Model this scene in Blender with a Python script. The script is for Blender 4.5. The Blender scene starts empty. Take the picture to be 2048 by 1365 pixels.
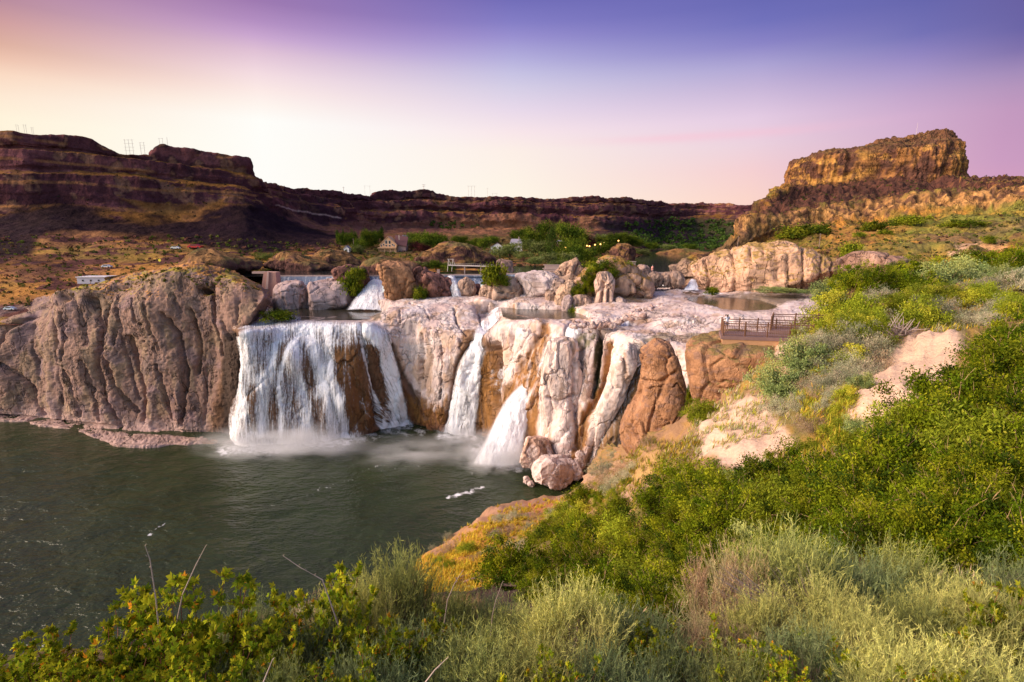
import bpy, math, random
import numpy as np
from mathutils import Vector, Matrix
random.seed(11)
rng = np.random.RandomState(7)
F, CX, CY, HC = 1024.0, 1024.0, 682.5, 70.0
PITCH = math.atan(202.5 / 1024)
CPI, SPI = math.cos(PITCH), math.sin(PITCH)
scene = bpy.context.scene
COL = scene.collection

# ---------- measuring from the photograph: real distances (metres) for what is seen along a ray
def at(px, py, D):
    a = (np.asarray(px, float) - CX) / F
    b = (CY - np.asarray(py, float)) / F
    t = np.asarray(D, float) / (CPI + b * SPI)
    return np.stack(np.broadcast_arrays(a * t, D, HC + (-SPI + b * CPI) * t), -1)
def DZ(py, z):
    b = (CY - py) / F
    return (z - HC) * (CPI + b * SPI) / (-SPI + b * CPI)
def atz(px, py, z):
    return Vector(at(px, py, DZ(py, z)))
def proj(P):
    P = np.asarray(P, float)
    y, z = P[..., 1], P[..., 2] - HC
    f = y * CPI - z * SPI
    return CX + F * P[..., 0] / f, CY - F * (y * SPI + z * CPI) / f
def lin(r, g, b):
    return tuple(((c / 255.0) / 12.92 if c / 255.0 <= .04045 else ((c / 255.0 + .055) / 1.055) ** 2.4) for c in (r, g, b))

# ---------- noise
_G = np.array([[1,1,0],[-1,1,0],[1,-1,0],[-1,-1,0],[1,0,1],[-1,0,1],[1,0,-1],[-1,0,-1],
               [0,1,1],[0,-1,1],[0,1,-1],[0,-1,-1],[1,1,0],[-1,1,0],[0,-1,1],[0,-1,-1]], float)
def _h(ix, iy, iz, s):
    h = (ix * 73856093) ^ (iy * 19349663) ^ (iz * 83492791) ^ (s * 2654435 + 97)
    h &= 0xffffffff
    h ^= h >> 13; h = (h * 0x5bd1e995) & 0xffffffff; h ^= h >> 15
    h = (h * 0x27d4eb2d) & 0xffffffff; h ^= h >> 14
    return h
def perlin(P, s=0):
    I = np.floor(P).astype(np.int64); f = P - I
    u = f * f * f * (f * (f * 6 - 15) + 10)
    r = 0.0
    for dx in (0, 1):
        wx = u[..., 0] if dx else 1 - u[..., 0]
        for dy in (0, 1):
            wy = u[..., 1] if dy else 1 - u[..., 1]
            for dz in (0, 1):
                wz = u[..., 2] if dz else 1 - u[..., 2]
                g = _G[_h(I[..., 0] + dx, I[..., 1] + dy, I[..., 2] + dz, s) & 15]
                r = r + wx * wy * wz * (g[..., 0] * (f[..., 0] - dx) + g[..., 1] * (f[..., 1] - dy) + g[..., 2] * (f[..., 2] - dz))
    return r
def fbm(P, o=4, s=0, lac=2.03, gain=.5):
    r, a = 0.0, 1.0
    for k in range(o):
        r = r + a * perlin(P * lac ** k + 17.3 * k, s + k); a *= gain
    return r
def ridged(P, o=4, s=0):
    r, a = 0.0, 1.0
    for k in range(o):
        r = r + a * (1 - 2.2 * np.abs(perlin(P * 2.05 ** k + 9.1 * k, s + k))); a *= .5
    return r * .5
def worley(P, s=0):
    I = np.floor(P).astype(np.int64)
    d1 = np.full(P.shape[:-1], 9.0); d2 = d1.copy(); idv = np.zeros(P.shape[:-1])
    for dx in (-1, 0, 1):
        for dy in (-1, 0, 1):
            for dz in (-1, 0, 1):
                h = _h(I[..., 0] + dx, I[..., 1] + dy, I[..., 2] + dz, s)
                ox = (h & 1023) / 1023.; oy = ((h >> 10) & 1023) / 1023.; oz = ((h >> 20) & 1023) / 1023.
                q = np.stack([I[..., 0] + dx + ox, I[..., 1] + dy + oy, I[..., 2] + dz + oz], -1) - P
                d = np.sqrt((q ** 2).sum(-1))
                m = d < d1
                d2 = np.where(m, d1, np.minimum(d2, d)); idv = np.where(m, (h & 255) / 255., idv); d1 = np.where(m, d, d1)
    return d1, d2, idv
def sstep(a, b, x):
    t = np.clip((x - a) / (b - a), 0, 1); return t * t * (3 - 2 * t)

# ---------- 2D masks measured on the photograph, used to say where on a surface a stain, a soil, a crack or painted shade lies
def seg_dist(px, py, pts):
    d = np.full(px.shape, 1e9); tt = np.zeros(px.shape)
    n = len(pts) - 1
    for k in range(n):
        ax, ay = pts[k][:2]; bx, by = pts[k + 1][:2]
        vx, vy = bx - ax, by - ay
        t = np.clip(((px - ax) * vx + (py - ay) * vy) / (vx * vx + vy * vy + 1e-9), 0, 1)
        e = np.hypot(px - ax - t * vx, py - ay - t * vy)
        m = e < d
        d = np.where(m, e, d); tt = np.where(m, (k + t) / n, tt)
    return d, tt
def poly_mask(px, py, poly, soft=3):
    ins = np.zeros(px.shape, bool); n = len(poly)
    for k in range(n):
        ax, ay = poly[k]; bx, by = poly[(k + 1) % n]
        c = ((ay > py) != (by > py)) & (px < (bx - ax) * (py - ay) / (by - ay + 1e-12) + ax)
        ins ^= c
    d, _ = seg_dist(px, py, list(poly) + [poly[0]])
    return sstep(-soft, soft, np.where(ins, d, -d))

def pchip(xk, Y, x):
    xk = np.asarray(xk, float); K = len(xk)
    h = np.diff(xk).reshape((-1,) + (1,) * (Y.ndim - 1))
    d = np.diff(Y, axis=0) / h
    m = np.zeros_like(Y)
    m[0] = d[0]; m[-1] = d[-1]
    if K > 2:
        pr = d[:-1] * d[1:]
        w = np.where(pr > 0, 2 * pr / np.where(pr > 0, d[:-1] + d[1:], 1.0), 0.0)
        m[1:-1] = w
    i = np.clip(np.searchsorted(xk, x, side='right') - 1, 0, K - 2)
    sh = (-1,) + (1,) * (Y.ndim - 1)
    hh = (xk[i + 1] - xk[i]).reshape(sh); t = ((x - xk[i]).reshape(sh)) / hh
    return ((2 * t ** 3 - 3 * t ** 2 + 1) * Y[i] + (t ** 3 - 2 * t ** 2 + t) * hh * m[i]
            + (-2 * t ** 3 + 3 * t ** 2) * Y[i + 1] + (t ** 3 - t ** 2) * hh * m[i + 1])
def even(xk, n):
    return np.interp(np.linspace(0, 1, n), np.linspace(0, 1, len(xk)), xk) if False else np.linspace(xk[0], xk[-1], n)

# ---------- meshes
def new_mesh(name, V, faces, col=None, uv=None, attrs=None, smooth=True):
    """V (n,3); faces (m,k) int array; col per vertex (n,3)"""
    V = np.ascontiguousarray(V, np.float32).reshape(-1, 3); faces = np.ascontiguousarray(faces, np.int32)
    me = bpy.data.meshes.new(name)
    k = faces.shape[1]; m = len(faces)
    me.vertices.add(len(V)); me.vertices.foreach_set('co', V.ravel())
    me.loops.add(m * k); me.loops.foreach_set('vertex_index', faces.ravel())
    me.polygons.add(m); me.polygons.foreach_set('loop_start', np.arange(0, m * k, k, dtype=np.int32))
    me.polygons.foreach_set('use_smooth', np.full(m, smooth, bool))
    if col is not None:
        c = np.ones((len(V), 4), np.float32); c[:, :3] = np.asarray(col).reshape(-1, 3)
        a = me.attributes.new('Col', 'FLOAT_COLOR', 'POINT'); a.data.foreach_set('color', c.ravel())
    for kx, v in (attrs or {}).items():
        a = me.attributes.new(kx, 'FLOAT', 'POINT'); a.data.foreach_set('value', np.asarray(v, np.float32).ravel())
    if uv is not None:
        l = me.uv_layers.new(name='UVMap')
        l.data.foreach_set('uv', np.asarray(uv, np.float32).reshape(-1, 2)[faces.ravel()].ravel())
    me.update(calc_edges=True); me.validate()
    return me
def link(name, me, mat=None, parent=None):
    o = bpy.data.objects.new(name, me); COL.objects.link(o)
    if mat is not None and me is not None and not me.materials: me.materials.append(mat)
    if parent is not None: o.parent = parent
    return o
def tag(o, label=None, cat=None, group=None, kind=None):
    if label: o['label'] = label
    if cat: o['category'] = cat
    if group: o['group'] = group
    if kind: o['kind'] = kind
    return o
def empty(name, loc, rz=0, **k):
    o = bpy.data.objects.new(name, None); COL.objects.link(o); o.location = loc; o.rotation_euler = (0, 0, rz)
    o.empty_display_size = .2
    return tag(o, **k)
def copy_tree(o, parent=None):
    c = o.copy(); COL.objects.link(c)
    c.parent = parent
    for ch in list(o.children):
        copy_tree(ch, c)
    return c

class MB:
    """collects boxes, tubes and raw faces into ONE mesh"""
    def __init__(s): s.v = []; s.f = []
    def box(s, c, size, M=None):
        n = len(s.v)
        for dx, dy, dz in ((-1,-1,-1),(1,-1,-1),(1,1,-1),(-1,1,-1),(-1,-1,1),(1,-1,1),(1,1,1),(-1,1,1)):
            p = Vector((c[0] + dx * size[0] / 2, c[1] + dy * size[1] / 2, c[2] + dz * size[2] / 2))
            s.v.append(tuple(M @ p) if M else tuple(p))
        s.f += [tuple(n + i for i in q) for q in ((0,3,2,1),(4,5,6,7),(0,1,5,4),(1,2,6,5),(2,3,7,6),(3,0,4,7))]
        return s
    def prism(s, poly, y0, y1, M=None):
        """poly in (x,z), extruded along y"""
        n = len(s.v); k = len(poly)
        for y in (y0, y1):
            for x, z in poly:
                p = Vector((x, y, z)); s.v.append(tuple(M @ p) if M else tuple(p))
        s.f.append(tuple(n + i for i in range(k))); s.f.append(tuple(n + k + i for i in reversed(range(k))))
        for i in range(k):
            j = (i + 1) % k; s.f.append((n + i, n + k + i, n + k + j, n + j))
        return s
    def tube(s, pts, r, seg=6):
        pts = [Vector(p) for p in pts]; rs = r if isinstance(r, (list, tuple)) else [r] * len(pts)
        n0 = len(s.v)
        for i, p in enumerate(pts):
            d = (pts[min(i + 1, len(pts) - 1)] - pts[max(i - 1, 0)]).normalized()
            a = d.orthogonal().normalized(); b = d.cross(a)
            for k in range(seg):
                t = 2 * math.pi * k / seg
                s.v.append(tuple(p + (a * math.cos(t) + b * math.sin(t)) * rs[i]))
        for i in range(len(pts) - 1):
            for k in range(seg):
                q = (k + 1) % seg; A = n0 + i * seg; B = A + seg
                s.f.append((A + k, A + q, B + q, B + k))
        s.f.append(tuple(n0 + k for k in reversed(range(seg)))); e = n0 + (len(pts) - 1) * seg
        s.f.append(tuple(e + k for k in range(seg)))
        return s
    def build(s, name, mat, parent=None, smooth=False):
        me = bpy.data.meshes.new(name); me.from_pydata(s.v, [], s.f)
        if smooth: me.polygons.foreach_set('use_smooth', [True] * len(s.f))
        me.update(); return link(name, me, mat, parent)

# ---------- materials
def mat_base(name):
    m = bpy.data.materials.new(name); m.use_nodes = True; nt = m.node_tree; nt.nodes.clear()
    return m, nt, nt.nodes, nt.links
def surf_mat(name, color=None, rough=.9, scales=((1.0, .25),), bump=((1.0, .3, 1.0),), zs=1.0, blotch=None, spec=.25, vor=None):
    """colour from attribute Col (or a constant) x noise; bump layers (scale, distance, detail)"""
    m, nt, N, L = mat_base(name)
    out = N.new('ShaderNodeOutputMaterial'); b = N.new('ShaderNodeBsdfPrincipled'); L.new(b.outputs[0], out.inputs[0])
    b.inputs['Roughness'].default_value = rough; b.inputs['Specular IOR Level'].default_value = spec
    tc = N.new('ShaderNodeTexCoord'); mp = N.new('ShaderNodeMapping'); L.new(tc.outputs['Object'], mp.inputs[0])
    mp.inputs['Scale'].default_value = (1, 1, zs)
    if color is None:
        a = N.new('ShaderNodeAttribute'); a.attribute_name = 'Col'; cur = a.outputs['Color']
    else:
        a = N.new('ShaderNodeRGB'); a.outputs[0].default_value = (*color, 1); cur = a.outputs[0]
    for sc, am in scales:
        n = N.new('ShaderNodeTexNoise'); n.inputs['Scale'].default_value = sc; n.inputs['Detail'].default_value = 8
        n.inputs['Roughness'].default_value = .65
        L.new(mp.outputs[0], n.inputs['Vector'])
        r = N.new('ShaderNodeMapRange'); r.inputs['From Min'].default_value = .3; r.inputs['From Max'].default_value = .7
        r.inputs['To Min'].default_value = 1 - am; r.inputs['To Max'].default_value = 1 + am
        L.new(n.outputs['Fac'], r.inputs['Value'])
        x = N.new('ShaderNodeVectorMath'); x.operation = 'SCALE'; L.new(cur, x.inputs[0]); L.new(r.outputs[0], x.inputs['Scale']); cur = x.outputs[0]
    L.new(cur, b.inputs['Base Color'])
    nrm = None
    for sc, dist, det in bump:
        n = N.new('ShaderNodeTexNoise'); n.inputs['Scale'].default_value = sc; n.inputs['Detail'].default_value = det
        n.inputs['Roughness'].default_value = .6
        L.new(mp.outputs[0], n.inputs['Vector'])
        bp = N.new('ShaderNodeBump'); bp.inputs['Distance'].default_value = dist; bp.inputs['Strength'].default_value = 1
        L.new(n.outputs['Fac'], bp.inputs['Height'])
        if nrm: L.new(nrm, bp.inputs['Normal'])
        nrm = bp.outputs[0]
    if vor:
        dn = N.new('ShaderNodeTexNoise'); dn.inputs['Scale'].default_value = vor[0] * 1.7; dn.inputs['Detail'].default_value = 4; L.new(mp.outputs[0], dn.inputs['Vector'])
        dm = N.new('ShaderNodeVectorMath'); dm.operation = 'MULTIPLY_ADD'; dm.inputs[1].default_value = (1.6 / vor[0],) * 3; L.new(dn.outputs['Color'], dm.inputs[0]); L.new(mp.outputs[0], dm.inputs[2])
        dark = None
        for sc_v, wd in ((vor[0], .035), (vor[0] * 2.7, .05)):
            n = N.new('ShaderNodeTexVoronoi'); n.feature = 'DISTANCE_TO_EDGE'; n.inputs['Scale'].default_value = sc_v; L.new(dm.outputs[0], n.inputs['Vector'])
            cr = N.new('ShaderNodeMapRange'); cr.inputs['From Max'].default_value = wd; L.new(n.outputs['Distance'], cr.inputs['Value'])
            # cracks come and go
            mk = N.new('ShaderNodeTexNoise'); mk.inputs['Scale'].default_value = sc_v * .6; mk.inputs['Detail'].default_value = 2; L.new(mp.outputs[0], mk.inputs['Vector'])
            mr = N.new('ShaderNodeMapRange'); mr.inputs['From Min'].default_value = .42; mr.inputs['From Max'].default_value = .56; L.new(mk.outputs['Fac'], mr.inputs['Value'])
            ad = N.new('ShaderNodeMath'); ad.operation = 'MAXIMUM'; L.new(cr.outputs[0], ad.inputs[0]); L.new(mr.outputs[0], ad.inputs[1])
            bp = N.new('ShaderNodeBump'); bp.inputs['Distance'].default_value = vor[1]; L.new(ad.outputs[0], bp.inputs['Height'])
            L.new(nrm, bp.inputs['Normal']); nrm = bp.outputs[0]
            if dark is None: dark = ad.outputs[0]
            else:
                mu = N.new('ShaderNodeMath'); mu.operation = 'MULTIPLY'; L.new(dark, mu.inputs[0]); L.new(ad.outputs[0], mu.inputs[1]); dark = mu.outputs[0]
        dk = N.new('ShaderNodeMapRange'); dk.inputs['To Min'].default_value = 1 - vor[2]; L.new(dark, dk.inputs['Value'])
        x = N.new('ShaderNodeVectorMath'); x.operation = 'SCALE'; L.new(cur, x.inputs[0]); L.new(dk.outputs[0], x.inputs['Scale']); L.new(x.outputs[0], b.inputs['Base Color'])
    if nrm: L.new(nrm, b.inputs['Normal'])
    return m
def leaf_mat(name, sat=1.0, trans=.35, rnd=.18):
    m, nt, N, L = mat_base(name)
    out = N.new('ShaderNodeOutputMaterial'); mx = N.new('ShaderNodeMixShader'); d = N.new('ShaderNodeBsdfDiffuse'); t = N.new('ShaderNodeBsdfTranslucent')
    a = N.new('ShaderNodeAttribute'); a.attribute_name = 'Col'
    oi = N.new('ShaderNodeObjectInfo'); hs = N.new('ShaderNodeHueSaturation'); hs.inputs['Saturation'].default_value = sat
    r = N.new('ShaderNodeMapRange'); r.inputs['To Min'].default_value = 1 - rnd; r.inputs['To Max'].default_value = 1 + rnd
    L.new(oi.outputs['Random'], r.inputs['Value']); L.new(r.outputs[0], hs.inputs['Value'])
    L.new(a.outputs['Color'], hs.inputs['Color'])
    L.new(hs.outputs[0], d.inputs[0]); L.new(hs.outputs[0], t.inputs[0])
    mx.inputs[0].default_value = trans
    L.new(d.outputs[0], mx.inputs[1]); L.new(t.outputs[0], mx.inputs[2]); L.new(mx.outputs[0], out.inputs[0])
    return m
def plain(name, color, rough=.7, metal=0, spec=.4, emit=None):
    m, nt, N, L = mat_base(name)
    out = N.new('ShaderNodeOutputMaterial'); b = N.new('ShaderNodeBsdfPrincipled'); L.new(b.outputs[0], out.inputs[0])
    tc = N.new('ShaderNodeTexCoord'); n = N.new('ShaderNodeTexNoise'); n.inputs['Scale'].default_value = 3; n.inputs['Detail'].default_value = 6
    L.new(tc.outputs['Object'], n.inputs['Vector'])
    r = N.new('ShaderNodeMapRange'); r.inputs['To Min'].default_value = .75; r.inputs['To Max'].default_value = 1.2; L.new(n.outputs['Fac'], r.inputs['Value'])
    x = N.new('ShaderNodeVectorMath'); x.operation = 'SCALE'; x.inputs[0].default_value = color; L.new(r.outputs[0], x.inputs['Scale'])
    L.new(x.outputs[0], b.inputs['Base Color'])
    b.inputs['Roughness'].default_value = rough; b.inputs['Metallic'].default_value = metal; b.inputs['Specular IOR Level'].default_value = spec
    if emit:
        b.inputs['Emission Color'].default_value = (*emit[0], 1); b.inputs['Emission Strength'].default_value = emit[1]
    return m

# ---------- terrain sheets
def grid_faces(nu, nv, mask=None):
    i = np.arange(nu * nv).reshape(nu, nv)
    f = np.stack([i[:-1, :-1], i[:-1, 1:], i[1:, 1:], i[1:, :-1]], -1)
    return f[mask] if mask is not None else f.reshape(-1, 4)
def grid_normals(P):
    du = np.gradient(P, axis=0); dv = np.gradient(P, axis=1)
    n = np.cross(du, dv); n /= np.linalg.norm(n, axis=-1, keepdims=True) + 1e-12
    return n
def blur(A, k):
    for _ in range(k):
        B = A.copy()
        B[1:-1] = (A[:-2] + 2 * A[1:-1] + A[2:]) / 4; A = B.copy()
        B[:, 1:-1] = (A[:, :-2] + 2 * A[:, 1:-1] + A[:, 2:]) / 4; A = B
    return A
class Layer: pass
def sheet(cols, nu, nv, disp=None, nblur=3):
    """cols: columns left to right, each a list of (px, py, D) from the foot to the back: a continuous sheet of ground."""
    A = np.array(cols, float); A[..., 2] = np.log(A[..., 2])
    C = A.shape[0]
    u = np.cumsum([0] + [max(4.0, np.abs(A[k + 1, :, 0] - A[k, :, 0]).mean()) for k in range(C - 1)])
    gap = np.sqrt((np.diff(A[..., 1], axis=1) ** 2).mean(0)) + 4 + 25 * np.abs(np.diff(A[..., 2], axis=1)).mean(0)
    v = np.cumsum([0] + list(gap))
    G = np.moveaxis(pchip(v, np.moveaxis(A, 1, 0), np.linspace(0, v[-1], nv)), 0, 1)
    P = pchip(u, at(G[..., 0], G[..., 1], np.exp(G[..., 2])), np.linspace(0, u[-1], nu))
    P = blur(P, nblur)
    L = Layer(); L.P0 = P
    L.px, L.py = proj(P)
    n = grid_normals(P)
    n = blur(n, 6); n /= np.linalg.norm(n, axis=-1, keepdims=True)
    cam = np.array([0, 0, HC]) - P
    s = np.sign((n * cam).sum(-1).mean()); n = n * s; L.flip = s
    L.N = n
    if disp is not None: P = P + n * disp(L)[..., None]
    L.P = P; L.nu, L.nv = nu, nv
    L.n2 = grid_normals(P) * s
    return L
def sheet_obj(name, L, col, mat, **k):
    f = grid_faces(L.nu, L.nv)
    if L.flip > 0: f = f
    else: f = f[:, ::-1]
    L.col = col
    o = link(name, new_mesh(name, L.P.reshape(-1, 3), f, col.reshape(-1, 3)), mat)
    return tag(o, **k)
def near_on(L, px, py):
    d = (L.px - px) ** 2 + (L.py - py) ** 2
    i = np.unravel_index(np.argmin(d), d.shape)
    return Vector(L.P[i])
def mix(a, b, m):
    return a * (1 - m[..., None]) + np.asarray(b) * m[..., None]
def flat(c, shape):
    return np.broadcast_to(np.asarray(c, float), shape + (3,)).copy()

# ---------- free-standing rocks: closed bodies lofted round an upright axis
def rock(name, rows, D, ry, col, mat, disp=None, expo=3.2, nu=120, label=None, cat=None, group=None, kind=None, grass=None, drop=4.0, cracks=(), vres=1.6, seed=1, cdepth=1.2, cw=2.5, paint=None, amp=1.0, cut=.93, ncut=34):
    rows = sorted(rows)
    top = rows[0]
    c0 = (top[1] + top[2]) / 2; w0 = (top[2] - top[1]) / 2
    R_ = [(top[0] - .14 * w0 - 1, c0, 1e-3)] + [(r[0], (r[1] + r[2]) / 2, (r[2] - r[1]) / 2) for r in rows]
    A = np.array(R_); nv = int(max(14, (A[-1, 0] - A[0, 0]) / 2 * vres))
    y = A[0, 0] + (A[-1, 0] - A[0, 0]) * (np.linspace(0, 1, nv) ** 1.25)
    B = pchip(A[:, 0], A, y)
    bb = (CY - B[:, 0]) / F; kx = 1 / (CPI + bb * SPI); kz = (-SPI + bb * CPI) * kx
    aL = np.arctan((B[:, 1] - B[:, 2] - CX) / F * kx); aR = np.arctan((B[:, 1] + B[:, 2] - CX) / F * kx)
    ac = (aL + aR) / 2; a0 = float(ac[-1]); rho = D / math.cos(a0)
    hw = np.maximum((rho - .3 * ry) * np.tan((aR - aL) / 2), 1e-4)
    ctr = np.stack([rho * np.sin(ac), rho * np.cos(ac), HC + kz * (rho - .6 * ry) * np.cos(ac)], -1)
    ctr = np.vstack([ctr, ctr[-1] - [0, 0, drop]]); hw = np.append(hw, hw[-1] * 1.02)
    th = np.linspace(0, 2 * np.pi, nu + 1)
    ryv = ry * (hw / hw.max()) ** .8
    cx = np.sign(np.cos(th)) * np.abs(np.cos(th)) ** (2 / expo); sy = np.sign(np.sin(th)) * np.abs(np.sin(th)) ** (2 / expo)
    P = np.zeros((nu + 1, len(hw), 3)); ca, sa = math.cos(a0), math.sin(a0)
    u_ = cx[:, None] * hw[None]; w_ = sy[:, None] * ryv[None]
    P[..., 0] = ctr[None, :, 0] + u_ * ca + w_ * sa
    P[..., 1] = ctr[None, :, 1] - u_ * sa + w_ * ca
    P[..., 2] = ctr[None, :, 2]
    if cut:
        rr = np.random.RandomState(seed * 7 + 3); lo = P[:, :-1].reshape(-1, 3).min(0); hi = P[:, :-1].reshape(-1, 3).max(0)
        cc_ = (lo + hi) / 2; hs = (hi - lo) / 2 + 1e-6; q = (P - cc_) / hs
        for _ in range(ncut):
            v_ = rr.randn(3) * [1, 1, .75]; v_ /= np.linalg.norm(v_)
            dq = q @ v_; lim = dq[:, :-1].max() * (cut - .16 * rr.rand() ** 2)
            q = q - np.maximum(0, dq - lim)[..., None] * v_
        P = cc_ + q * hs
    n = grid_normals(P)
    out = P - P.mean(0, keepdims=True) * 1.0; out[..., 2] = 0
    s = np.sign((n * out).sum(-1).mean()); n *= s
    n[:, 0] = (0, 0, 1); n[0] = n[-1] = (n[0] + n[-1]) / 2
    L = Layer(); L.P0 = P; L.N = n; L.px, L.py = proj(P)
    S = max(hw.max(), 1.0)
    if disp is None:
        Q = P / S
        d1, d2, idv = worley(Q * [1.5, 1.5, 1.0] + .25 * fbm(Q * 2, 2, seed)[..., None], seed + 2)
        d = amp * S * ((idv - .5) * .22 - .10 * np.exp(-((d2 - d1) / .05) ** 2) + .06 * fbm(Q * [1.6, 1.6, 1.1], 4, seed) + .03 * ridged(Q * [2.6, 2.6, 1.4], 2, seed + 5) - .02 + .025 * fbm(Q * 8, 3, seed + 9))
    else:
        d = disp(L)
    front = np.broadcast_to(sy[:, None] < .3, P.shape[:2])
    for cr in cracks:
        dd, _ = seg_dist(L.px, L.py, cr); d = d - np.where(front, cdepth * np.exp(-(dd / cw) ** 2), 0)
    d[0] = d[-1] = (d[0] + d[-1]) / 2
    d[:, 0] = d[:, 0].mean()
    P = P + n * d[..., None]
    L.P = P; n2 = grid_normals(P) * s; L.n2 = n2
    shape = P.shape[:2]
    c = flat(col, shape)
    v = fbm(P / S * 3.0, 3, seed + 3)
    c = c * (1 + .35 * v[..., None])
    c = mix(c, np.asarray(col) * [.62, .55, .5], sstep(.1, .5, fbm(P / S * [2, 2, .8], 4, seed + 21)) * .7)
    if grass is not None:
        up = n2[..., 2] + .5 * fbm(P / S * 5, 3, seed + 31)
        c = mix(c, grass, sstep(.55, .8, up))
    if paint: c = paint(L, c)
    nvv = P.shape[1]
    f = grid_faces(nu + 1, nvv)
    if s < 0: f = f[:, ::-1]
    o = link(name, new_mesh(name, P.reshape(-1, 3), f, np.clip(c, .005, .9).reshape(-1, 3)), mat)
    tag(o, label, cat, group, kind)
    L.obj = o
    return L
# ================= materials of the land
M = {}
M['pale'] = surf_mat('pale_rock', rough=.85, scales=((.35, .12), (2.5, .16)), bump=((.3, .22, 6), (1.8, .12, 8)), zs=.42, vor=(.085, .28, .32))
M['tan'] = surf_mat('tan_rock', rough=.92, scales=((.3, .18), (1.6, .2)), bump=((.4, .3, 6), (2.0, .18, 8)), zs=.4, vor=(.075, .35, .45))
M['brown'] = surf_mat('brown_rock', rough=.92, scales=((.8, .15), (6, .2)), bump=((1.2, .35, 9), (6, .09, 6)), zs=.8, vor=(.2, .06, .15))
M['far'] = surf_mat('canyon_rock', rough=1.0, spec=.04, scales=((.02, .2), (.12, .35), (.5, .25)), bump=((.05, 5.0, 9), (.25, 2.0, 6)), zs=.9)
M['hill'] = surf_mat('hill_ground', rough=.95, scales=((.06, .15), (.4, .3), (1.5, .2)), bump=((.15, 3.0, 9), (.9, .8, 6)), zs=.5, vor=(.07, 1.0, .35))
M['soil'] = surf_mat('slope_ground', rough=.95, scales=((.6, .12), (5, .16)), bump=((.8, .3, 9), (6, .05, 8)))

PALE = np.array([.68, .53, .48]); PALE2 = np.array([.50, .355, .33]); OCHRE = np.array([.27, .12, .03]); DARKBR = np.array([.10, .045, .022])
BLUFF = np.array([.27, .158, .122]); BASALT = np.array([.078, .028, .034]); GOLD = np.array([.42, .19, .05])
TALUS = np.array([.016, .008, .013]); ALG = np.array([.06, .06, .01])

# ================= the plateau and the cliff the river falls over
raw = [
 (370, 820, 662, 34, [(648, 38), (630, 39.0), (611, 41.0)]),
 (440, 826, 664, 34, [(648, 38), (630, 39.0), (611, 41.0)]),
 (460, 862, 668, 37, [(648, 40), (630, 40.0), (611, 41.3)]),
 (480, 893, 668, 39.8, [(648, 40), (630, 40.0), (611, 41.3)]),
 (560, 888, 654, 39.8, [(647, 40), (630, 40.0), (611, 41.3)]),
 (620, 884, 651, 39.8, [(646, 40), (630, 40.0), (611, 41.3)]),
 (700, 876, 651, 39.8, [(646, 40), (630, 40.0), (612, 41.5)]),
 (735, 868, 653, 39.5, [(646, 40), (632, 40.3), (616, 41.5)]),
 (760, 860, 662, 37.5, [(643, 40.3), (626, 43), (612, 44)]),
 (820, 850, 668, 36.3, [(642, 40.5), (612, 45), (601, 46)]),
 (880, 866, 672, 36.5, [(642, 40.5), (610, 45), (600, 46.2)]),
 (940, 870, 674, 36.5, [(646, 39.5), (613, 44.5), (601, 46.2)]),
 (968, 872, 676, 36.0, [(652, 38.6), (628, 41), (604, 46)]),
 (1000, 895, 655, 41, [(640, 41.6), (620, 43), (606, 45.5)]),
 (1040, 925, 646, 43, [(639, 43), (622, 43.1), (607, 46)]),
 (1090, 940, 648, 43.5, [(640, 43.5), (625, 43.5), (608, 46)]),
 (1130, 955, 655, 43.2, [(643, 43.6), (630, 44.2), (612, 45.5)]),
 (1200, 962, 668, 41.8, [(650, 43.8), (632, 45.7), (612, 46.5)]),
 (1260, 965, 680, 42, [(655, 43.5), (630, 45.5), (600, 47.5)]),
 (1330, 965, 692, 42, [(660, 44), (625, 47.2), (583, 48.6)]),
 (1400, 965, 700, 42, [(665, 44), (622, 47.7), (582, 48.4)]),
 (1500, 965, 705, 42, [(668, 44), (624, 47.8), (582, 48.4)]),
 (1620, 965, 710, 42, [(668, 44), (624, 47.8), (582, 48.4)]),
 (1760, 965, 715, 42, [(668, 44), (620, 46.5), (582, 49)]),
]
cols = []
for px, wl, lip, zl, pl in raw:
    Dw = DZ(wl, 0); Dl = max(DZ(lip, zl), Dw + 1) if px < 1000 else DZ(lip, zl)
    Dw2 = min(Dw, Dl - 1) if px >= 1000 else Dw
    h = wl - lip
    a = .25 if px < 1000 else .45
    c = [(px, wl + 26, Dw2 - .5), (px, wl, Dw2), (px, wl - .36 * h, Dw2 + (Dl - Dw2) * a * .45), (px, wl - .72 * h, Dw2 + (Dl - Dw2) * a * 1.4), (px, lip + .06 * h, Dl - .12 * (Dl - Dw2) - .8), (px, lip, Dl)]
    for (y, z) in pl: c.append((px, y, DZ(y, z)))
    Dn = c[-1][2] * 1.17; c.append((px, (c[-1][1] * .45 + 565 * .55) if px < 1000 else 572, Dn))
    cols.append(c)
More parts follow.
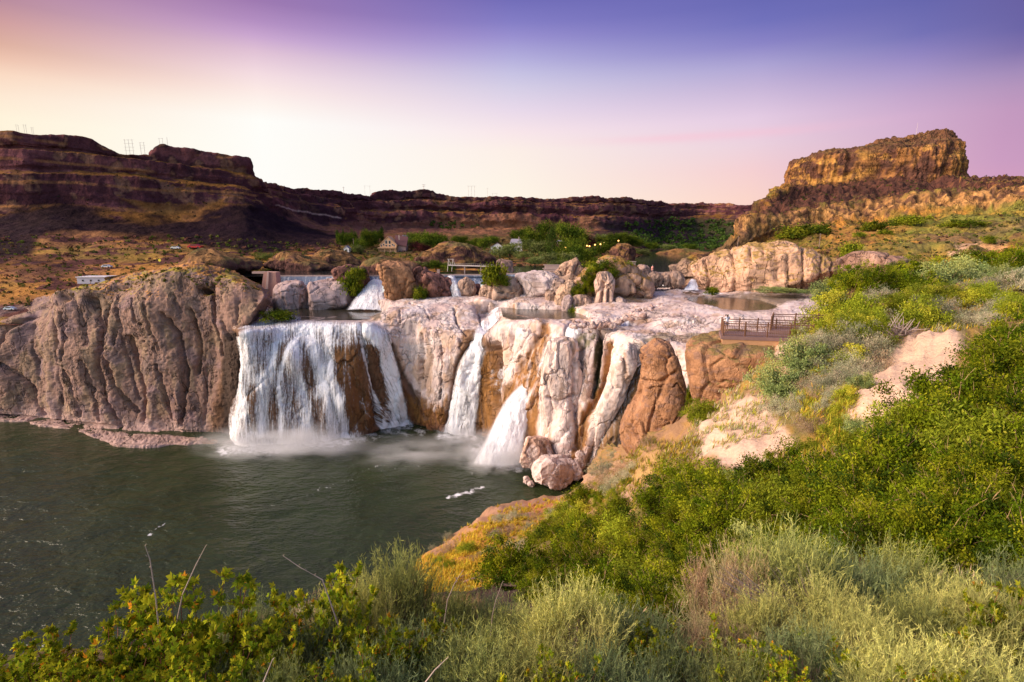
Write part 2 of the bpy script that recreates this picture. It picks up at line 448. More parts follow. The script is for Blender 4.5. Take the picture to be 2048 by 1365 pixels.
CR_FALLS = [  # (polyline, width px, depth m)
 ([(945, 681), (917, 725), (902, 795), (893, 845)], 5, 2.2), ([(988, 690), (994, 752), (991, 795), (1003, 835)], 5, 3.5),
 ([(985, 700), (960, 690)], 4, 1.0), ([(1163, 700), (1158, 760), (1148, 800), (1151, 860), (1150, 900)], 6, 3.5),
 ([(1203, 672), (1198, 720), (1192, 750), (1184, 790)], 5, 4.0), ([(1222, 688), (1216, 740), (1205, 780), (1172, 832), (1160, 900)], 8, 2.5),
 ([(1297, 690), (1273, 734), (1240, 795), (1209, 857), (1178, 928)], 9, 2.2),
 ([(908, 618), (914, 648), (932, 672)], 1.6, 1.4), ([(952, 620), (966, 664)], 2.0, 1.6), ([(845, 668), (843, 731), (838, 790)], 1.8, 1.0),
 ([(800, 623), (801, 650)], 1.3, .8), ([(875, 663), (884, 722), (880, 800)], 1.6, .8), ([(860, 655), (880, 660), (915, 656)], 1.5, .8),
 ([(780, 690), (800, 740), (830, 800), (850, 840)], 4, 1.2), ([(463, 668), (464, 740), (452, 880)], 6, 3.0), ([(724, 655), (728, 700), (745, 760), (755, 850)], 5, 2.2),
 ([(1092, 648), (1068, 700), (1035, 745)], 6, 1.1), ([(1128, 672), (1134, 655), (1145, 648)], 3, 1.4), ([(1128, 675), (1118, 690)], 3, 1.0),
 ([(1290, 688), (1320, 682), (1350, 676), (1400, 682)], 3, 1.0), ([(1140, 652), (1180, 655), (1240, 652), (1300, 640)], 2.2, .9),
 ([(1165, 665), (1215, 668), (1260, 662)], 1.8, .7), ([(1260, 640), (1310, 632), (1390, 630)], 1.8, .7), ([(1075, 700), (1085, 745)], 2, .8),
 ([(1330, 655), (1380, 645), (1450, 640)], 1.5, .6), ([(1240, 700), (1250, 760), (1245, 800)], 2, .8), ([(1000, 640), (980, 650), (972, 670)], 3, 1.0),
 ([(770, 640), (830, 632), (900, 640)], 1.5, .5), ([(820, 605), (850, 618), (860, 640)], 1.3, .5), ([(1220, 640), (1235, 655)], 2, .8),
]
def d_falls(L):
    P = L.P0; px, py = L.px, L.py
    steep = sstep(.75, .35, np.abs(L.N[..., 2]))
    fl = fbm(P * [.11, .11, .04], 3, 3) * 2.0 + ridged(P * [.25, .25, .1], 2, 8) * .15
    fl = fl * (.25 + .75 * steep)
    d1, d2, idv = worley(P * [.10, .10, .055] + .12 * fbm(P * .3, 2, 5)[..., None], 4)
    blk = (idv - .5) * 1.6 - .8 * np.exp(-((d2 - d1) / .035) ** 2)
    d1, d2, idv = worley(P * [.3, .3, .2] + .2 * fbm(P * .5, 2, 6)[..., None], 14)
    blk += ((idv - .5) * .5 - .3 * np.exp(-((d2 - d1) / .05) ** 2)) * sstep(-.1, .25, fbm(P * .07, 2, 15))
    d = fl + blk * (.35 + .5 * steep) + fbm(P * [.8, .8, .6], 4, 12) * .22
    d += 1.0 * fbm(P * [.05, .05, .2], 3, 33) * (1 - steep); d -= .4 * blk * (1 - steep)
    wp = px + 2.2 * fbm(P * .5, 3, 61); wq = py + 2.2 * fbm(P * .5, 3, 62)
    for pts, w, dep in CR_FALLS:
        dd, _ = seg_dist(wp, wq, pts); d = d - dep * np.exp(-(dd / w) ** 2)
    # shelves of rock inside the big fall
    for (cx_, cy_, rx, ry, a) in ((590, 720, 26, 34, 3.0), (545, 760, 30, 60, 1.2), (655, 770, 30, 70, 1.4), (695, 800, 16, 25, 2.0), (760, 700, 22, 40, 1.5), (620, 830, 40, 50, 1.5),
                                  (1105, 800, 40, 100, 1.2), (965, 760, 22, 70, 1.6), (930, 800, 20, 70, 1.4), (1250, 745, 26, 70, 1.5)):
        d = d + a * np.exp(-((px - cx_) / rx) ** 2 - ((py - cy_) / ry) ** 2)
    # pools are worn flat
    flatm = np.maximum(poly_mask(px, py, [(590, 612), (770, 608), (760, 634), (640, 640), (585, 640)], 5), poly_mask(px, py, [(1015, 614), (1135, 614), (1175, 634), (1120, 640), (1030, 634)], 5))
    flatm = np.maximum(flatm, poly_mask(px, py, [(1365, 590), (1620, 590), (1530, 622), (1450, 618)], 6))
    return d * (1 - flatm)
LF = sheet(cols, 820, 330, d_falls, 4)
POOLS = [([(560, 640), (585, 635), (640, 638), (735, 635), (772, 620), (780, 606), (700, 600), (600, 600), (540, 606), (535, 628)], 40.75),
         ([(1012, 632), (1030, 635), (1110, 640), (1176, 638), (1180, 626), (1135, 611), (1040, 608), (1008, 618)], 43.85),
         ([(1368, 594), (1400, 606), (1440, 616), (1500, 621), (1542, 618), (1556, 610), (1520, 597), (1470, 592), (1400, 590)], 47.9)]
def carve(L):
    z = L.P[..., 2]
    jx = 3 * fbm(L.P0 * .25, 3, 65)
    for poly, zp in POOLS:
        inn = poly_mask(L.px + jx, L.py + jx * .4, poly, 1.5); ring = poly_mask(L.px, L.py, poly, 26)
        ring = np.clip(ring * 2, 0, 1) * (L.P0[..., 1] > 170 if zp < 42 else 1)
        z = np.where(ring > .02, np.maximum(z, zp + .10) * ring + z * (1 - ring), z)
        z = z * (1 - inn) + (zp - .5) * inn
    L.P[..., 2] = z
carve(LF); LF.n2 = grid_normals(LF.P) * LF.flip
def paint_falls(L):
    px, py, P = L.px, L.py, L.P
    wx = px + 5 * fbm(P * [.5, .5, .2], 4, 71); wy = py + 7 * fbm(P * [.5, .5, .25], 4, 72)
    c = flat(PALE, px.shape)
    m = fbm(P * [.14, .14, .08], 4, 40)
    c = mix(c, PALE2, sstep(-.1, .35, m) * .8)
    c = mix(c, [.70, .60, .58], sstep(.1, .4, fbm(P * [.1, .1, .2], 3, 44)) * .7)
    c = mix(c, [.50, .30, .17], sstep(.18, .42, fbm(P * [.22, .22, .07], 4, 46)) * .55)
    st = fbm(P * [.9, .9, .08], 3, 47)
    def pz(poly, col, k=1.0, soft=5, streak=.0):
        nonlocal c
        mm = poly_mask(wx, wy, poly, soft) * k
        if streak: mm = mm * np.clip(1 - streak + streak * 2.6 * (st + .35), 0, 1)
        c = mix(c, col, mm)
    pz([(440, 655), (700, 648), (745, 652), (776, 670), (800, 745), (822, 800), (860, 850), (860, 900), (440, 930)], [.15, .075, .04], 1)
    pz([(655, 690), (725, 700), (760, 850), (690, 870)], [.17, .075, .025], .9, 8, .4)
    pz([(420, 660), (470, 664), (468, 780), (458, 900), (415, 910), (420, 800)], [.045, .026, .02], .97)  # shade of the recess beside the bluff, painted into the rock colour
    pz([(765, 665), (790, 690), (815, 760), (850, 805), (862, 850), (825, 860), (790, 740)], DARKBR, .8)
    pz([(815, 812), (870, 822), (893, 815), (905, 890), (830, 900)], [.16, .06, .022], .95)
    pz([(815, 790), (850, 800), (880, 812), (900, 780), (900, 850), (830, 850)], OCHRE, .8, 6, .8)
    pz([(925, 660), (972, 668), (994, 700), (996, 760), (1004, 860), (990, 900), (885, 900), (905, 760)], [.20, .10, .045], .92)
    pz([(958, 720), (985, 700), (992, 760), (985, 880), (945, 895)], OCHRE, .9, 6, .5)
    pz([(1080, 645), (1100, 646), (1096, 680), (1080, 725), (1085, 760), (1050, 790), (1030, 830), (1008, 880), (1000, 850), (1008, 790), (1038, 725), (1065, 690)], OCHRE * 1.1, .95, 6, .45)
    pz([(1005, 770), (1030, 765), (1040, 800), (1030, 850), (1000, 880)], OCHRE * .8, .85)
    pz([(1085, 755), (1078, 830), (1068, 900), (1050, 960), (1025, 950), (1032, 880), (1055, 810)], OCHRE * .9, .95, 5, .2)
    pz([(1196, 668), (1210, 668), (1204, 720), (1196, 790), (1182, 800), (1190, 720)], [.035, .035, .006], .95, 3)
    pz([(1212, 690), (1230, 684), (1222, 740), (1212, 790), (1180, 835), (1176, 880), (1160, 930), (1140, 920), (1160, 830), (1200, 770)], OCHRE, .95, 4, .2)
    pz([(1262, 760), (1295, 690), (1310, 692), (1290, 750), (1300, 800), (1270, 860), (1230, 900), (1185, 945), (1160, 950), (1200, 860), (1235, 790)], [.17, .085, .025], .95, 4, .2)
    pz([(1262, 720), (1282, 712), (1272, 740), (1240, 790), (1232, 800), (1250, 760)], ALG, .9, 4)
    pz([(1160, 668), (1195, 670), (1180, 700), (1150, 690)], ALG * 1.6, .75, 4, .5)
    pz([(1275, 675), (1330, 665), (1420, 668), (1420, 675), (1330, 676), (1310, 690)], [.14, .10, .02], .7, 4)
    pz([(1180, 660), (1240, 645), (1290, 625), (1340, 606), (1380, 602), (1330, 622), (1270, 655), (1215, 668)], [.16, .10, .08], .55, 6, .6)
    pz([(1020, 612), (1135, 612), (1180, 640), (1130, 644), (1020, 640)], [.20, .10, .05], .85, 4)
    pz([(590, 612), (770, 606), (760, 640), (600, 645)], [.12, .09, .06], .85, 5)
    pz([(480, 640), (600, 636), (740, 640), (745, 650), (480, 664)], [.32, .23, .20], .6, 4)
    pz([(1365, 590), (1620, 588), (1530, 624), (1450, 620)], [.15, .10, .05], .8, 5)
    cr = np.zeros(px.shape)
    for pts, w, dep in CR_FALLS:
        if dep < 1.7:
            dd, _ = seg_dist(wx, wy, pts); cr = np.maximum(cr, np.exp(-(dd / (w * .8)) ** 2))
    c = mix(c, [.16, .09, .06], cr * .75)
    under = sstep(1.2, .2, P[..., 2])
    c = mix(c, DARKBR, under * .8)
    return np.clip(c, .004, .9)
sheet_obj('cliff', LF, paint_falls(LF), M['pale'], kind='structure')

# ================= the bluff left of the falls
def bl(px, wl, base, top, b1, b2, pxs=None):
    Dw = DZ(wl, 0.2); Db = Dw + 3 + (wl - base) * .35; Dt = Db + 7
    q = pxs or [px] * 9
    return [(q[0], wl + 30, Dw - .5), (q[1], wl, Dw), (q[2], base, Db), (q[3], base - (base - top) * .35, Db + 1.2), (q[4], base - (base - top) * .72, Db + 2.0),
            (q[5], top + 3, Dt - 1.5), (q[6], b1[0], b1[1]), (q[7], b2[0], b2[1]), (q[8], b2[0] + 12, b2[1] * 1.2)]
cb = [bl(-700, 828, 824, 660, (640, 232), (620, 250)), bl(-150, 832, 826, 650, (632, 232), (615, 250)),
      bl(0, 838, 828, 640, (624, 232), (610, 248)), bl(60, 845, 832, 628, (612, 226), (602, 240)), bl(112, 852, 838, 598, (592, 215), (588, 228)),
      bl(150, 862, 842, 586, (580, 205), (576, 218)), bl(200, 882, 848, 578, (573, 196), (569, 208)), bl(250, 890, 852, 573, (560, 192), (551, 206)),
      bl(300, 890, 857, 568, (552, 190), (542, 204)), bl(350, 889, 860, 563, (543, 188), (532, 202)), bl(390, 887, 863, 561, (540, 188), (527, 202)), bl(430, 885, 866, 562, (548, 188), (534, 202)),
      bl(460, 883, 872, 566, (556, 187), (545, 200), [450, 455, 459, 463, 468, 470, 468, 466, 466]),
      bl(500, 884, 874, 574, (568, 187), (560, 199), [460, 464, 467, 471, 480, 506, 500, 497, 495]),
      bl(530, 884, 876, 590, (584, 190), (578, 200), [464, 468, 471, 475, 486, 536, 530, 524, 520])]
e = list(cb[-1]); wrap = [(p[0] + 4, p[1] + (3 if k > 4 else 0), p[2] + 14) for k, p in enumerate(e)]; cb.append(wrap)
CR_BL = [([(191, 600), (208, 659), (202, 741), (219, 796), (241, 850)], 4, 3.2), ([(216, 612), (213, 703), (230, 769), (273, 825)], 3.2, 2.6), ([(271, 600), (278, 645)], 2.5, 1.8),
 ([(262, 675), (273, 741), (290, 782), (284, 845)], 4, 3.0), ([(331, 630), (353, 673), (369, 741), (366, 850)], 3.6, 3.2), ([(377, 620), (391, 703), (386, 750)], 3.2, 3.0),
 ([(424, 570), (427, 646), (437, 712)], 3.2, 3.0), ([(446, 645), (465, 680)], 2.5, 1.5), ([(10, 725), (55, 763), (85, 828)], 5, 3.2), ([(153, 741), (172, 828)], 4, 3.0), ([(150, 630), (153, 681), (150, 720)], 3, 2.2),
 ([(476, 605), (474, 670)], 2, 1.2), ([(0, 714), (22, 665), (68, 627), (100, 600)], 4, 2.2), ([(240, 640), (250, 700), (262, 760), (275, 800)], 2.4, 1.5), ([(315, 730), (332, 790), (345, 840)], 2.6, 1.8),
 ([(181, 720), (196, 790), (205, 840)], 3, 2.0), ([(120, 640), (125, 700), (135, 780), (130, 840)], 3, 1.6), ([(400, 740), (408, 800), (405, 850)], 3, 1.2), ([(300, 600), (306, 660), (320, 700)], 2, 1.2), ([(60, 650), (70, 720), (80, 760)], 3, 1.6),
 ([(166, 596), (176, 640), (186, 690)], 2.5, 1.8), ([(232, 590), (238, 640), (233, 690)], 2.2, 1.4), ([(352, 590), (360, 625)], 2, 1.2), ([(205, 857), (300, 866), (380, 872)], 2.4, .9)]
def d_bl(L):
    P = L.P0; steep = sstep(.8, .4, np.abs(L.N[..., 2]))
    d = (fbm(P * [.038, .038, .016], 3, 103) * 5.4 + ridged((P + 3 * fbm(P * .08, 2, 109)[..., None]) * [.16, .16, .05], 3, 108) * .3) * (.15 + .85 * steep)
    d1, d2, idv = worley(P * [.22, .22, .12] + .3 * fbm(P * .3, 2, 5)[..., None], 104)
    d += (idv - .5) * .35 - .25 * np.exp(-((d2 - d1) / .06) ** 2) - .35 * sstep(.25, .5, fbm(P * 1.1, 2, 117))
    d += fbm(P * [.7, .7, .45], 4, 112) * .26 + fbm(P * [.10, .10, .16], 3, 115) * .9
    wp = L.px + 3 * fbm(P * .4, 3, 161); wq = L.py
    for pts, w, dep in CR_BL:
        dd, _ = seg_dist(wp, wq, pts); d = d - dep * np.exp(-(dd / w) ** 2)
    for (x, y, r, a) in ((405, 580, 7, 6), (412, 583, 6, 5), (289, 648, 2.2, 2), (290, 683, 2.4, 2), (302, 670, 2, 1.6), (155, 601, 8, 2.5), (515, 612, 4, 2.5), (508, 600, 3, 1.5)):
        d = d - a * np.exp(-((L.px - x) ** 2 + ((L.py - y) * 1.3) ** 2) / r ** 2)
    return d * sstep(1.0, .8, np.abs(L.py - 880) * 0 + 0)  if False else d
LB = sheet(cb, 620, 300, d_bl, 3)
def paint_bl(L):
    P, px, py = L.P, L.px, L.py
    c = flat(BLUFF, px.shape)
    c = mix(c, [.29, .19, .12], sstep(-.1, .3, fbm(P * [.2, .2, .08], 4, 140)) * .7)
    c = mix(c, [.15, .10, .095], sstep(.05, .4, fbm(P * [.35, .35, .1], 4, 141)) * .75)
    c = mix(c, [.22, .14, .15], sstep(.1, .4, fbm(P * [.1, .1, .1], 3, 142)) * .6)
    c = mix(c, [.46, .30, .26], sstep(6, 1.5, P[..., 2]) * .7)
    wx_ = px + 5 * fbm(P * .4, 3, 7)
    c = mix(c, [.16, .075, .03], poly_mask(wx_, py, [(432, 760), (445, 700), (490, 670), (500, 900), (405, 900), (420, 840)], 10) * .8)
    c = mix(c, [.045, .028, .022], poly_mask(wx_, py, [(441, 700), (452, 668), (500, 655), (500, 900), (440, 900), (436, 800)], 6) * .9)  # bluff end painted near black to read as a shaded recess
    up = L.n2[..., 2] + .35 * fbm(P * .25, 3, 151)
    g = mix(flat(GOLD * 1.15, px.shape), [.30, .22, .03], sstep(0, .3, fbm(P * .12, 3, 153)))
    g = mix(g, [.12, .055, .04], sstep(.12, .35, fbm(P * .3, 4, 155)))
    c = mix(c, g, sstep(.62, .85, up) * sstep(612, 590, py + 10 * fbm(P * .2, 2, 9)) * (P[..., 2] > 45))
    hole = np.exp(-(((px - 405) / 9) ** 2 + ((py - 580) / 6) ** 2))
    c = mix(c, [.03, .02, .02], hole)
    return np.clip(c, .004, .9)
sheet_obj('terrain_left_bluff', LB, paint_bl(LB), M['tan'], kind='structure')

# ================= the far canyon wall and the valley floor below it
W_ = {
 -700: [(650, 200), (560, 255), (470, 380), (410, 430), (350, 450), (300, 470), (262, 490)],
 -150: [(650, 200), (560, 258), (472, 378), (415, 432), (350, 452), (300, 470), (268, 495)],
 0: [(650, 200), (560, 260), (475, 375), (418, 430), (350, 452), (302, 470), (272, 500)],
 60: [(648, 203), (560, 260), (473, 378), (412, 436), (350, 456), (304, 474), (275, 505)],
 100: [(640, 210), (560, 262), (470, 385), (405, 445), (350, 462), (306, 480), (277, 512)],
 165: [(622, 225), (550, 280), (470, 400), (400, 455), (350, 475), (309, 500), (277, 530)],
 200: [(618, 228), (550, 282), (470, 404), (402, 460), (352, 480), (312, 506), (293, 540)],
 250: [(610, 235), (545, 290), (470, 410), (408, 470), (355, 490), (321, 520), (314, 555)],
 302: [(600, 240), (540, 300), (472, 420), (415, 480), (360, 505), (326, 535), (314, 570)],
 322: [(598, 242), (540, 300), (473, 422), (416, 486), (362, 510), (328, 545), (290, 580)],
 400: [(590, 245), (540, 305), (478, 430), (414, 500), (370, 530), (336, 570), (302, 610)],
 470: [(584, 249), (540, 309), (490, 410), (402, 515), (375, 555), (346, 595), (315, 640)],
 490: [(580, 250), (540, 310), (496, 405), (403, 520), (378, 560), (352, 600), (319, 650)],
 503: [(579, 251), (539, 312), (498, 405), (406, 530), (382, 570), (362, 620), (352, 700)],
 525: [(576, 253), (538, 318), (498, 410), (412, 555), (390, 610), (374, 670), (366, 770)],
 560: [(570, 255), (535, 330), (495, 430), (425, 600), (400, 700), (386, 770), (373, 840)],
 600: [(565, 258), (533, 338), (494, 450), (432, 640), (405, 780), (390, 850), (377, 920)],
 640: [(560, 260), (530, 350), (490, 480), (440, 680), (410, 850), (395, 930), (382, 1000)],
 700: [(553, 265), (524, 375), (488, 520), (448, 730), (418, 900), (402, 980), (388, 1035)],
 740: [(548, 270), (520, 400), (487, 560), (455, 780), (425, 950), (406, 1020), (395, 1060)],
 756: [(548, 270), (520, 402), (487, 565), (455, 790), (425, 955), (404, 1025), (384, 1065)],
 850: [(545, 275), (515, 420), (485, 600), (455, 850), (425, 1000), (403, 1060), (384, 1100)],
 905: [(545, 278), (513, 435), (484, 620), (455, 870), (428, 1020), (408, 1085), (394, 1125)],
 1000: [(545, 280), (512, 450), (482, 640), (455, 900), (430, 1040), (409, 1110), (397, 1150)],
 1200: [(528, 400), (508, 480), (485, 700), (458, 950), (435, 1150), (410, 1230), (398, 1280)],
 1270: [(516, 500), (500, 640), (483, 850), (460, 1020), (438, 1190), (414, 1290), (403, 1340)],
 1330: [(501, 900), (494, 1000), (480, 1080), (460, 1150), (440, 1230), (419, 1350), (409, 1400)],
 1350: [(501, 900), (494, 1000), (480, 1080), (458, 1160), (439, 1240), (419, 1360), (408, 1410)],
 1400: [(501, 900), (494, 1050), (482, 1130), (455, 1200), (435, 1300), (420, 1400), (409, 1450)],
 1520: [(501, 900), (494, 1000), (475, 1080), (450, 1150), (430, 1300), (423, 1450), (413, 1500)],
 1750: [(501, 900), (494, 1000), (475, 1080), (450, 1150), (430, 1300), (425, 1450), (416, 1500)],
}
cw_ = []
for px, r in W_.items():
    t3 = r[3][1]; lowf = .72 if 503 < px < 1300 else 1.0
    r = r[:4] + [(r[4][0], t3 * 1.022), (r[4][0] * .8 + r[5][0] * .2, t3 * 1.050), (r[5][0], t3 * 1.062), (r[5][0] * .9 + r[6][0] * .1, t3 * 1.082), (r[6][0], t3 * 1.092)]
    z = at(px, r[-1][0], r[-1][1])[2]; Db = r[-1][1] * 1.7
    t = (z - HC - 3) / Db; py = CY - F * (t * CPI + SPI) / (CPI - t * SPI)
    cw_.append([(px, y, D) for y, D in r] + [(px, max(py, r[-1][0] + 1.5), Db)])
def d_w(L):
    P = L.P0; steep = sstep(.92, .6, np.abs(L.N[..., 2])); far = P[..., 1:2] / 600.
    Q = P
    d = (ridged(P * [.035, .035, .010], 4, 203) * 3.2 + fbm(P * [.009, .009, .005], 4, 204) * 7) * (.10 + .90 * steep)
    d += fbm(Q * [.05, .05, .05], 5, 205) * (1.2 + 1.6 * (1 - steep))
    # basalt flows: ledges running level along the wall
    zz = P[..., 2] + 5 * fbm(Q * [.01, .01, 0], 3, 206)
    d += 1.8 * sstep(-.3, .3, np.sin((zz + 9 * fbm(P * [.006, .006, 0], 3, 209)) * .30)) * steep * sstep(-.15, .2, fbm(P * [.008, .008, .01], 3, 210)) + 2.2 * ridged(P * [.09, .09, .02], 3, 207) * steep
    low = sstep(70, 55, P[..., 2])
    rim = np.zeros(d.shape); nv_ = d.shape[1]; rim[:, int(nv_ * .88):] = 1; rim = blur(rim, 8)
    return d * np.clip(far[..., 0], .25, 1.6) * (1 - .55 * low) * (1 - .72 * rim)
LW = sheet(cw_, 1000, 320, d_w, 1)
def paint_w(L):
    P, px, py = L.P, L.px, L.py
    Q = P
    n1 = fbm(Q * [.015, .015, .06], 5, 221); n2 = fbm(Q * .06, 5, 222); n3 = fbm(Q * [.008, .008, .02], 5, 223)
    c = mix(flat(BASALT, px.shape), [.17, .062, .065], sstep(-.1, .4, n1))
    c = mix(c, [.045, .02, .026], sstep(.05, .4, n2))
    c = mix(c, [.24, .115, .075], sstep(.28, .5, n2 + .3 * n3) * .8)
    # dry grass on everything level enough to hold it
    up = L.n2[..., 2] + .25 * n2
    gold = mix(flat(GOLD * .8, px.shape), [.22, .10, .045], sstep(-.1, .4, n1))
    gold = mix(gold, [.19, .13, .03], sstep(.1, .4, n3) * .7 * sstep(80, 60, P[..., 2]))
    wx = px + 22 * n3 + 8 * n2; wy = py + 16 * n1 + 5 * n2
    c = mix(c, gold * .6, sstep(.80, .98, up + .3 * n3))
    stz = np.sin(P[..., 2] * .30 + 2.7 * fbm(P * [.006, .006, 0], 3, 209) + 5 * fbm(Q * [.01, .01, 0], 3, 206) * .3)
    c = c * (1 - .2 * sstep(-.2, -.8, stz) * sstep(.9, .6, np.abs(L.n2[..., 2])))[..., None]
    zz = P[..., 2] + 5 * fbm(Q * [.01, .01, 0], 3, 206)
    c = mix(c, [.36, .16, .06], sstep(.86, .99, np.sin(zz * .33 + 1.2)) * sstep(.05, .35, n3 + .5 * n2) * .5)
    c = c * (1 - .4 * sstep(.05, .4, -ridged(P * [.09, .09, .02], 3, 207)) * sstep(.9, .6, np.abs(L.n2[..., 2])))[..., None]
    # slopes at the foot
    lowm = sstep(0, 1, poly_mask(wx, wy, [(-900, 470), (100, 468), (300, 472), (430, 500), (560, 498), (700, 470), (900, 462), (1100, 470), (1250, 480), (1250, 640), (-900, 760)], 6))
    g2 = mix(gold * 1.25, [.12, .05, .04], sstep(.0, .25, n2))
    c = mix(c, g2, lowm)
    def pz(poly, col, k=1, soft=6):
        nonlocal c
        c = mix(c, col, poly_mask(wx, wy, poly, soft) * k)
    pz([(540, 425), (700, 440), (1000, 455), (1200, 462), (1200, 478), (1000, 480), (700, 478), (600, 440)], [.20, .085, .06], .75)
    pz([(850, 440), (1180, 440), (1200, 462), (900, 462)], [.36, .16, .07], .5)
    pz([(-900, 420), (0, 425), (140, 405), (230, 432), (300, 440), (380, 432), (440, 410), (500, 408), (560, 425), (620, 450), (690, 470), (680, 490), (560, 505), (430, 500), (330, 475), (200, 470), (90, 480), (60, 510), (-900, 510)], TALUS, .96, 9)
    pz([(250, 405), (420, 415), (470, 402), (430, 425), (330, 436)], GOLD * .8, .6)
    pz([(-30, 520), (60, 500), (120, 520), (150, 545), (100, 560), (40, 560)], TALUS * 1.5, .6)
    pz([(560, 400), (640, 400), (690, 430), (650, 440), (600, 428)], TALUS * 1.7, .7)
    pz([(1200, 455), (1330, 440), (1520, 445), (1520, 500), (1300, 500), (1180, 480)], [.035, .022, .03], .85, 9)
    pz([(1350, 440), (1470, 440), (1500, 470), (1440, 490), (1380, 470)], [.05, .055, .015], .55, 12)
    pz([(690, 480), (800, 478), (900, 470), (1230, 470), (1230, 530), (690, 520)], [.07, .07, .018], .6, 8)
    pz([(-100, 640), (0, 628), (60, 615), (110, 600), (120, 606), (60, 628), (0, 645)], [.16, .12, .12], .6, 3)
    # the graded road climbing out of the canyon
    dd, _ = seg_dist(px, py, [(545, 413), (600, 422), (680, 437)]); c = mix(c, [.42, .28, .25], np.exp(-(dd / 1.6) ** 2) * .8)
    return np.clip(c, .004, .9)
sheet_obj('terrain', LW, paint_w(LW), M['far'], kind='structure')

# ================= hillside on the right, below the butte
H_ = {
 1340: [(576, 236), (572, 238), (566, 240), (558, 243), (552, 248), (546, 252), (542, 258), (540, 266)],
 1395: [(576, 236), (570, 238), (560, 240), (548, 244), (538, 250), (530, 256), (521, 262), (516, 270)],
 1440: [(576, 236), (570, 238), (555, 242), (534, 250), (518, 264), (510, 276), (503, 285), (498, 295)],
 1482: [(576, 236), (566, 240), (544, 246), (520, 262), (496, 325), (480, 335), (475, 345), (470, 355)],
 1492: [(576, 236), (566, 240), (542, 246), (516, 264), (491, 335), (448, 345), (443, 355), (438, 365)],
 1520: [(576, 236), (564, 240), (540, 246), (512, 265), (485, 340), (438, 350), (426, 367), (414, 388)],
 1545: [(576, 236), (562, 240), (537, 246), (507, 267), (473, 345), (433, 355), (413, 380), (388, 410)],
 1600: [(578, 232), (562, 238), (535, 244), (502, 268), (462, 350), (430, 362), (405, 400), (376, 440)],
 1653: [(582, 225), (562, 234), (532, 240), (497, 266), (452, 350), (423, 362), (400, 400), (372, 450)],
 1695: [(598, 170), (566, 195), (532, 225), (493, 258), (446, 348), (418, 360), (394, 400), (364, 455)],
 1750: [(605, 125), (570, 160), (530, 200), (490, 250), (438, 345), (412, 358), (388, 400), (358, 460)],
 1875: [(600, 120), (565, 150), (525, 190), (485, 235), (428, 335), (402, 345), (375, 390), (345, 450)],
 1915: [(598, 118), (560, 148), (523, 186), (483, 230), (426, 330), (398, 342), (374, 385), (350, 445)],
 1960: [(595, 115), (555, 145), (520, 180), (480, 225), (424, 325), (393, 335), (376, 370), (365, 400)],
 2048: [(590, 110), (550, 140), (515, 170), (475, 215), (421, 315), (387, 325), (373, 350), (365, 380)],
 2700: [(560, 100), (530, 130), (500, 160), (465, 210), (410, 300), (375, 310), (362, 330), (350, 360)],
}
ch = []
for px, r in H_.items():
    z = at(px, r[-1][0], r[-1][1])[2]; Db = r[-1][1] * 1.5
    t = (z - HC - 12) / Db; py = CY - F * (t * CPI + SPI) / (CPI - t * SPI)
    ch.append([(px, r[0][0] + 60, r[0][1] * .72)] + [(px, y, D) for y, D in r] + [(px, max(py, r[-1][0] + 2), Db)])
def d_h(L):
    P = L.P0
    band = poly_mask(L.px, L.py, [(1480, 445), (1620, 424), (1716, 411), (1875, 398), (2048, 384), (2700, 372), (2700, 412), (2048, 424), (1875, 430), (1748, 440), (1653, 455), (1558, 470), (1482, 492)], 6)
    upm = sstep(430, 400, L.py + (L.px - 1700) * .1)
    d = band * (ridged(P * [.13, .13, .02], 4, 303) * 4.5 + 2) + fbm(P * .05, 4, 304) * 4 + fbm(P * .25, 4, 305) * 1.0
    zz = P[..., 2] + 3 * fbm(P * [.03, .03, 0], 3, 306)
    d += upm * (2.6 * sstep(-.3, .6, np.sin(zz * .42)) + fbm(P * .16, 4, 309) * 3.4)
    return d * sstep(80, 160, P[..., 1]) * 1.0
LH = sheet(ch, 560, 300, d_h, 2)
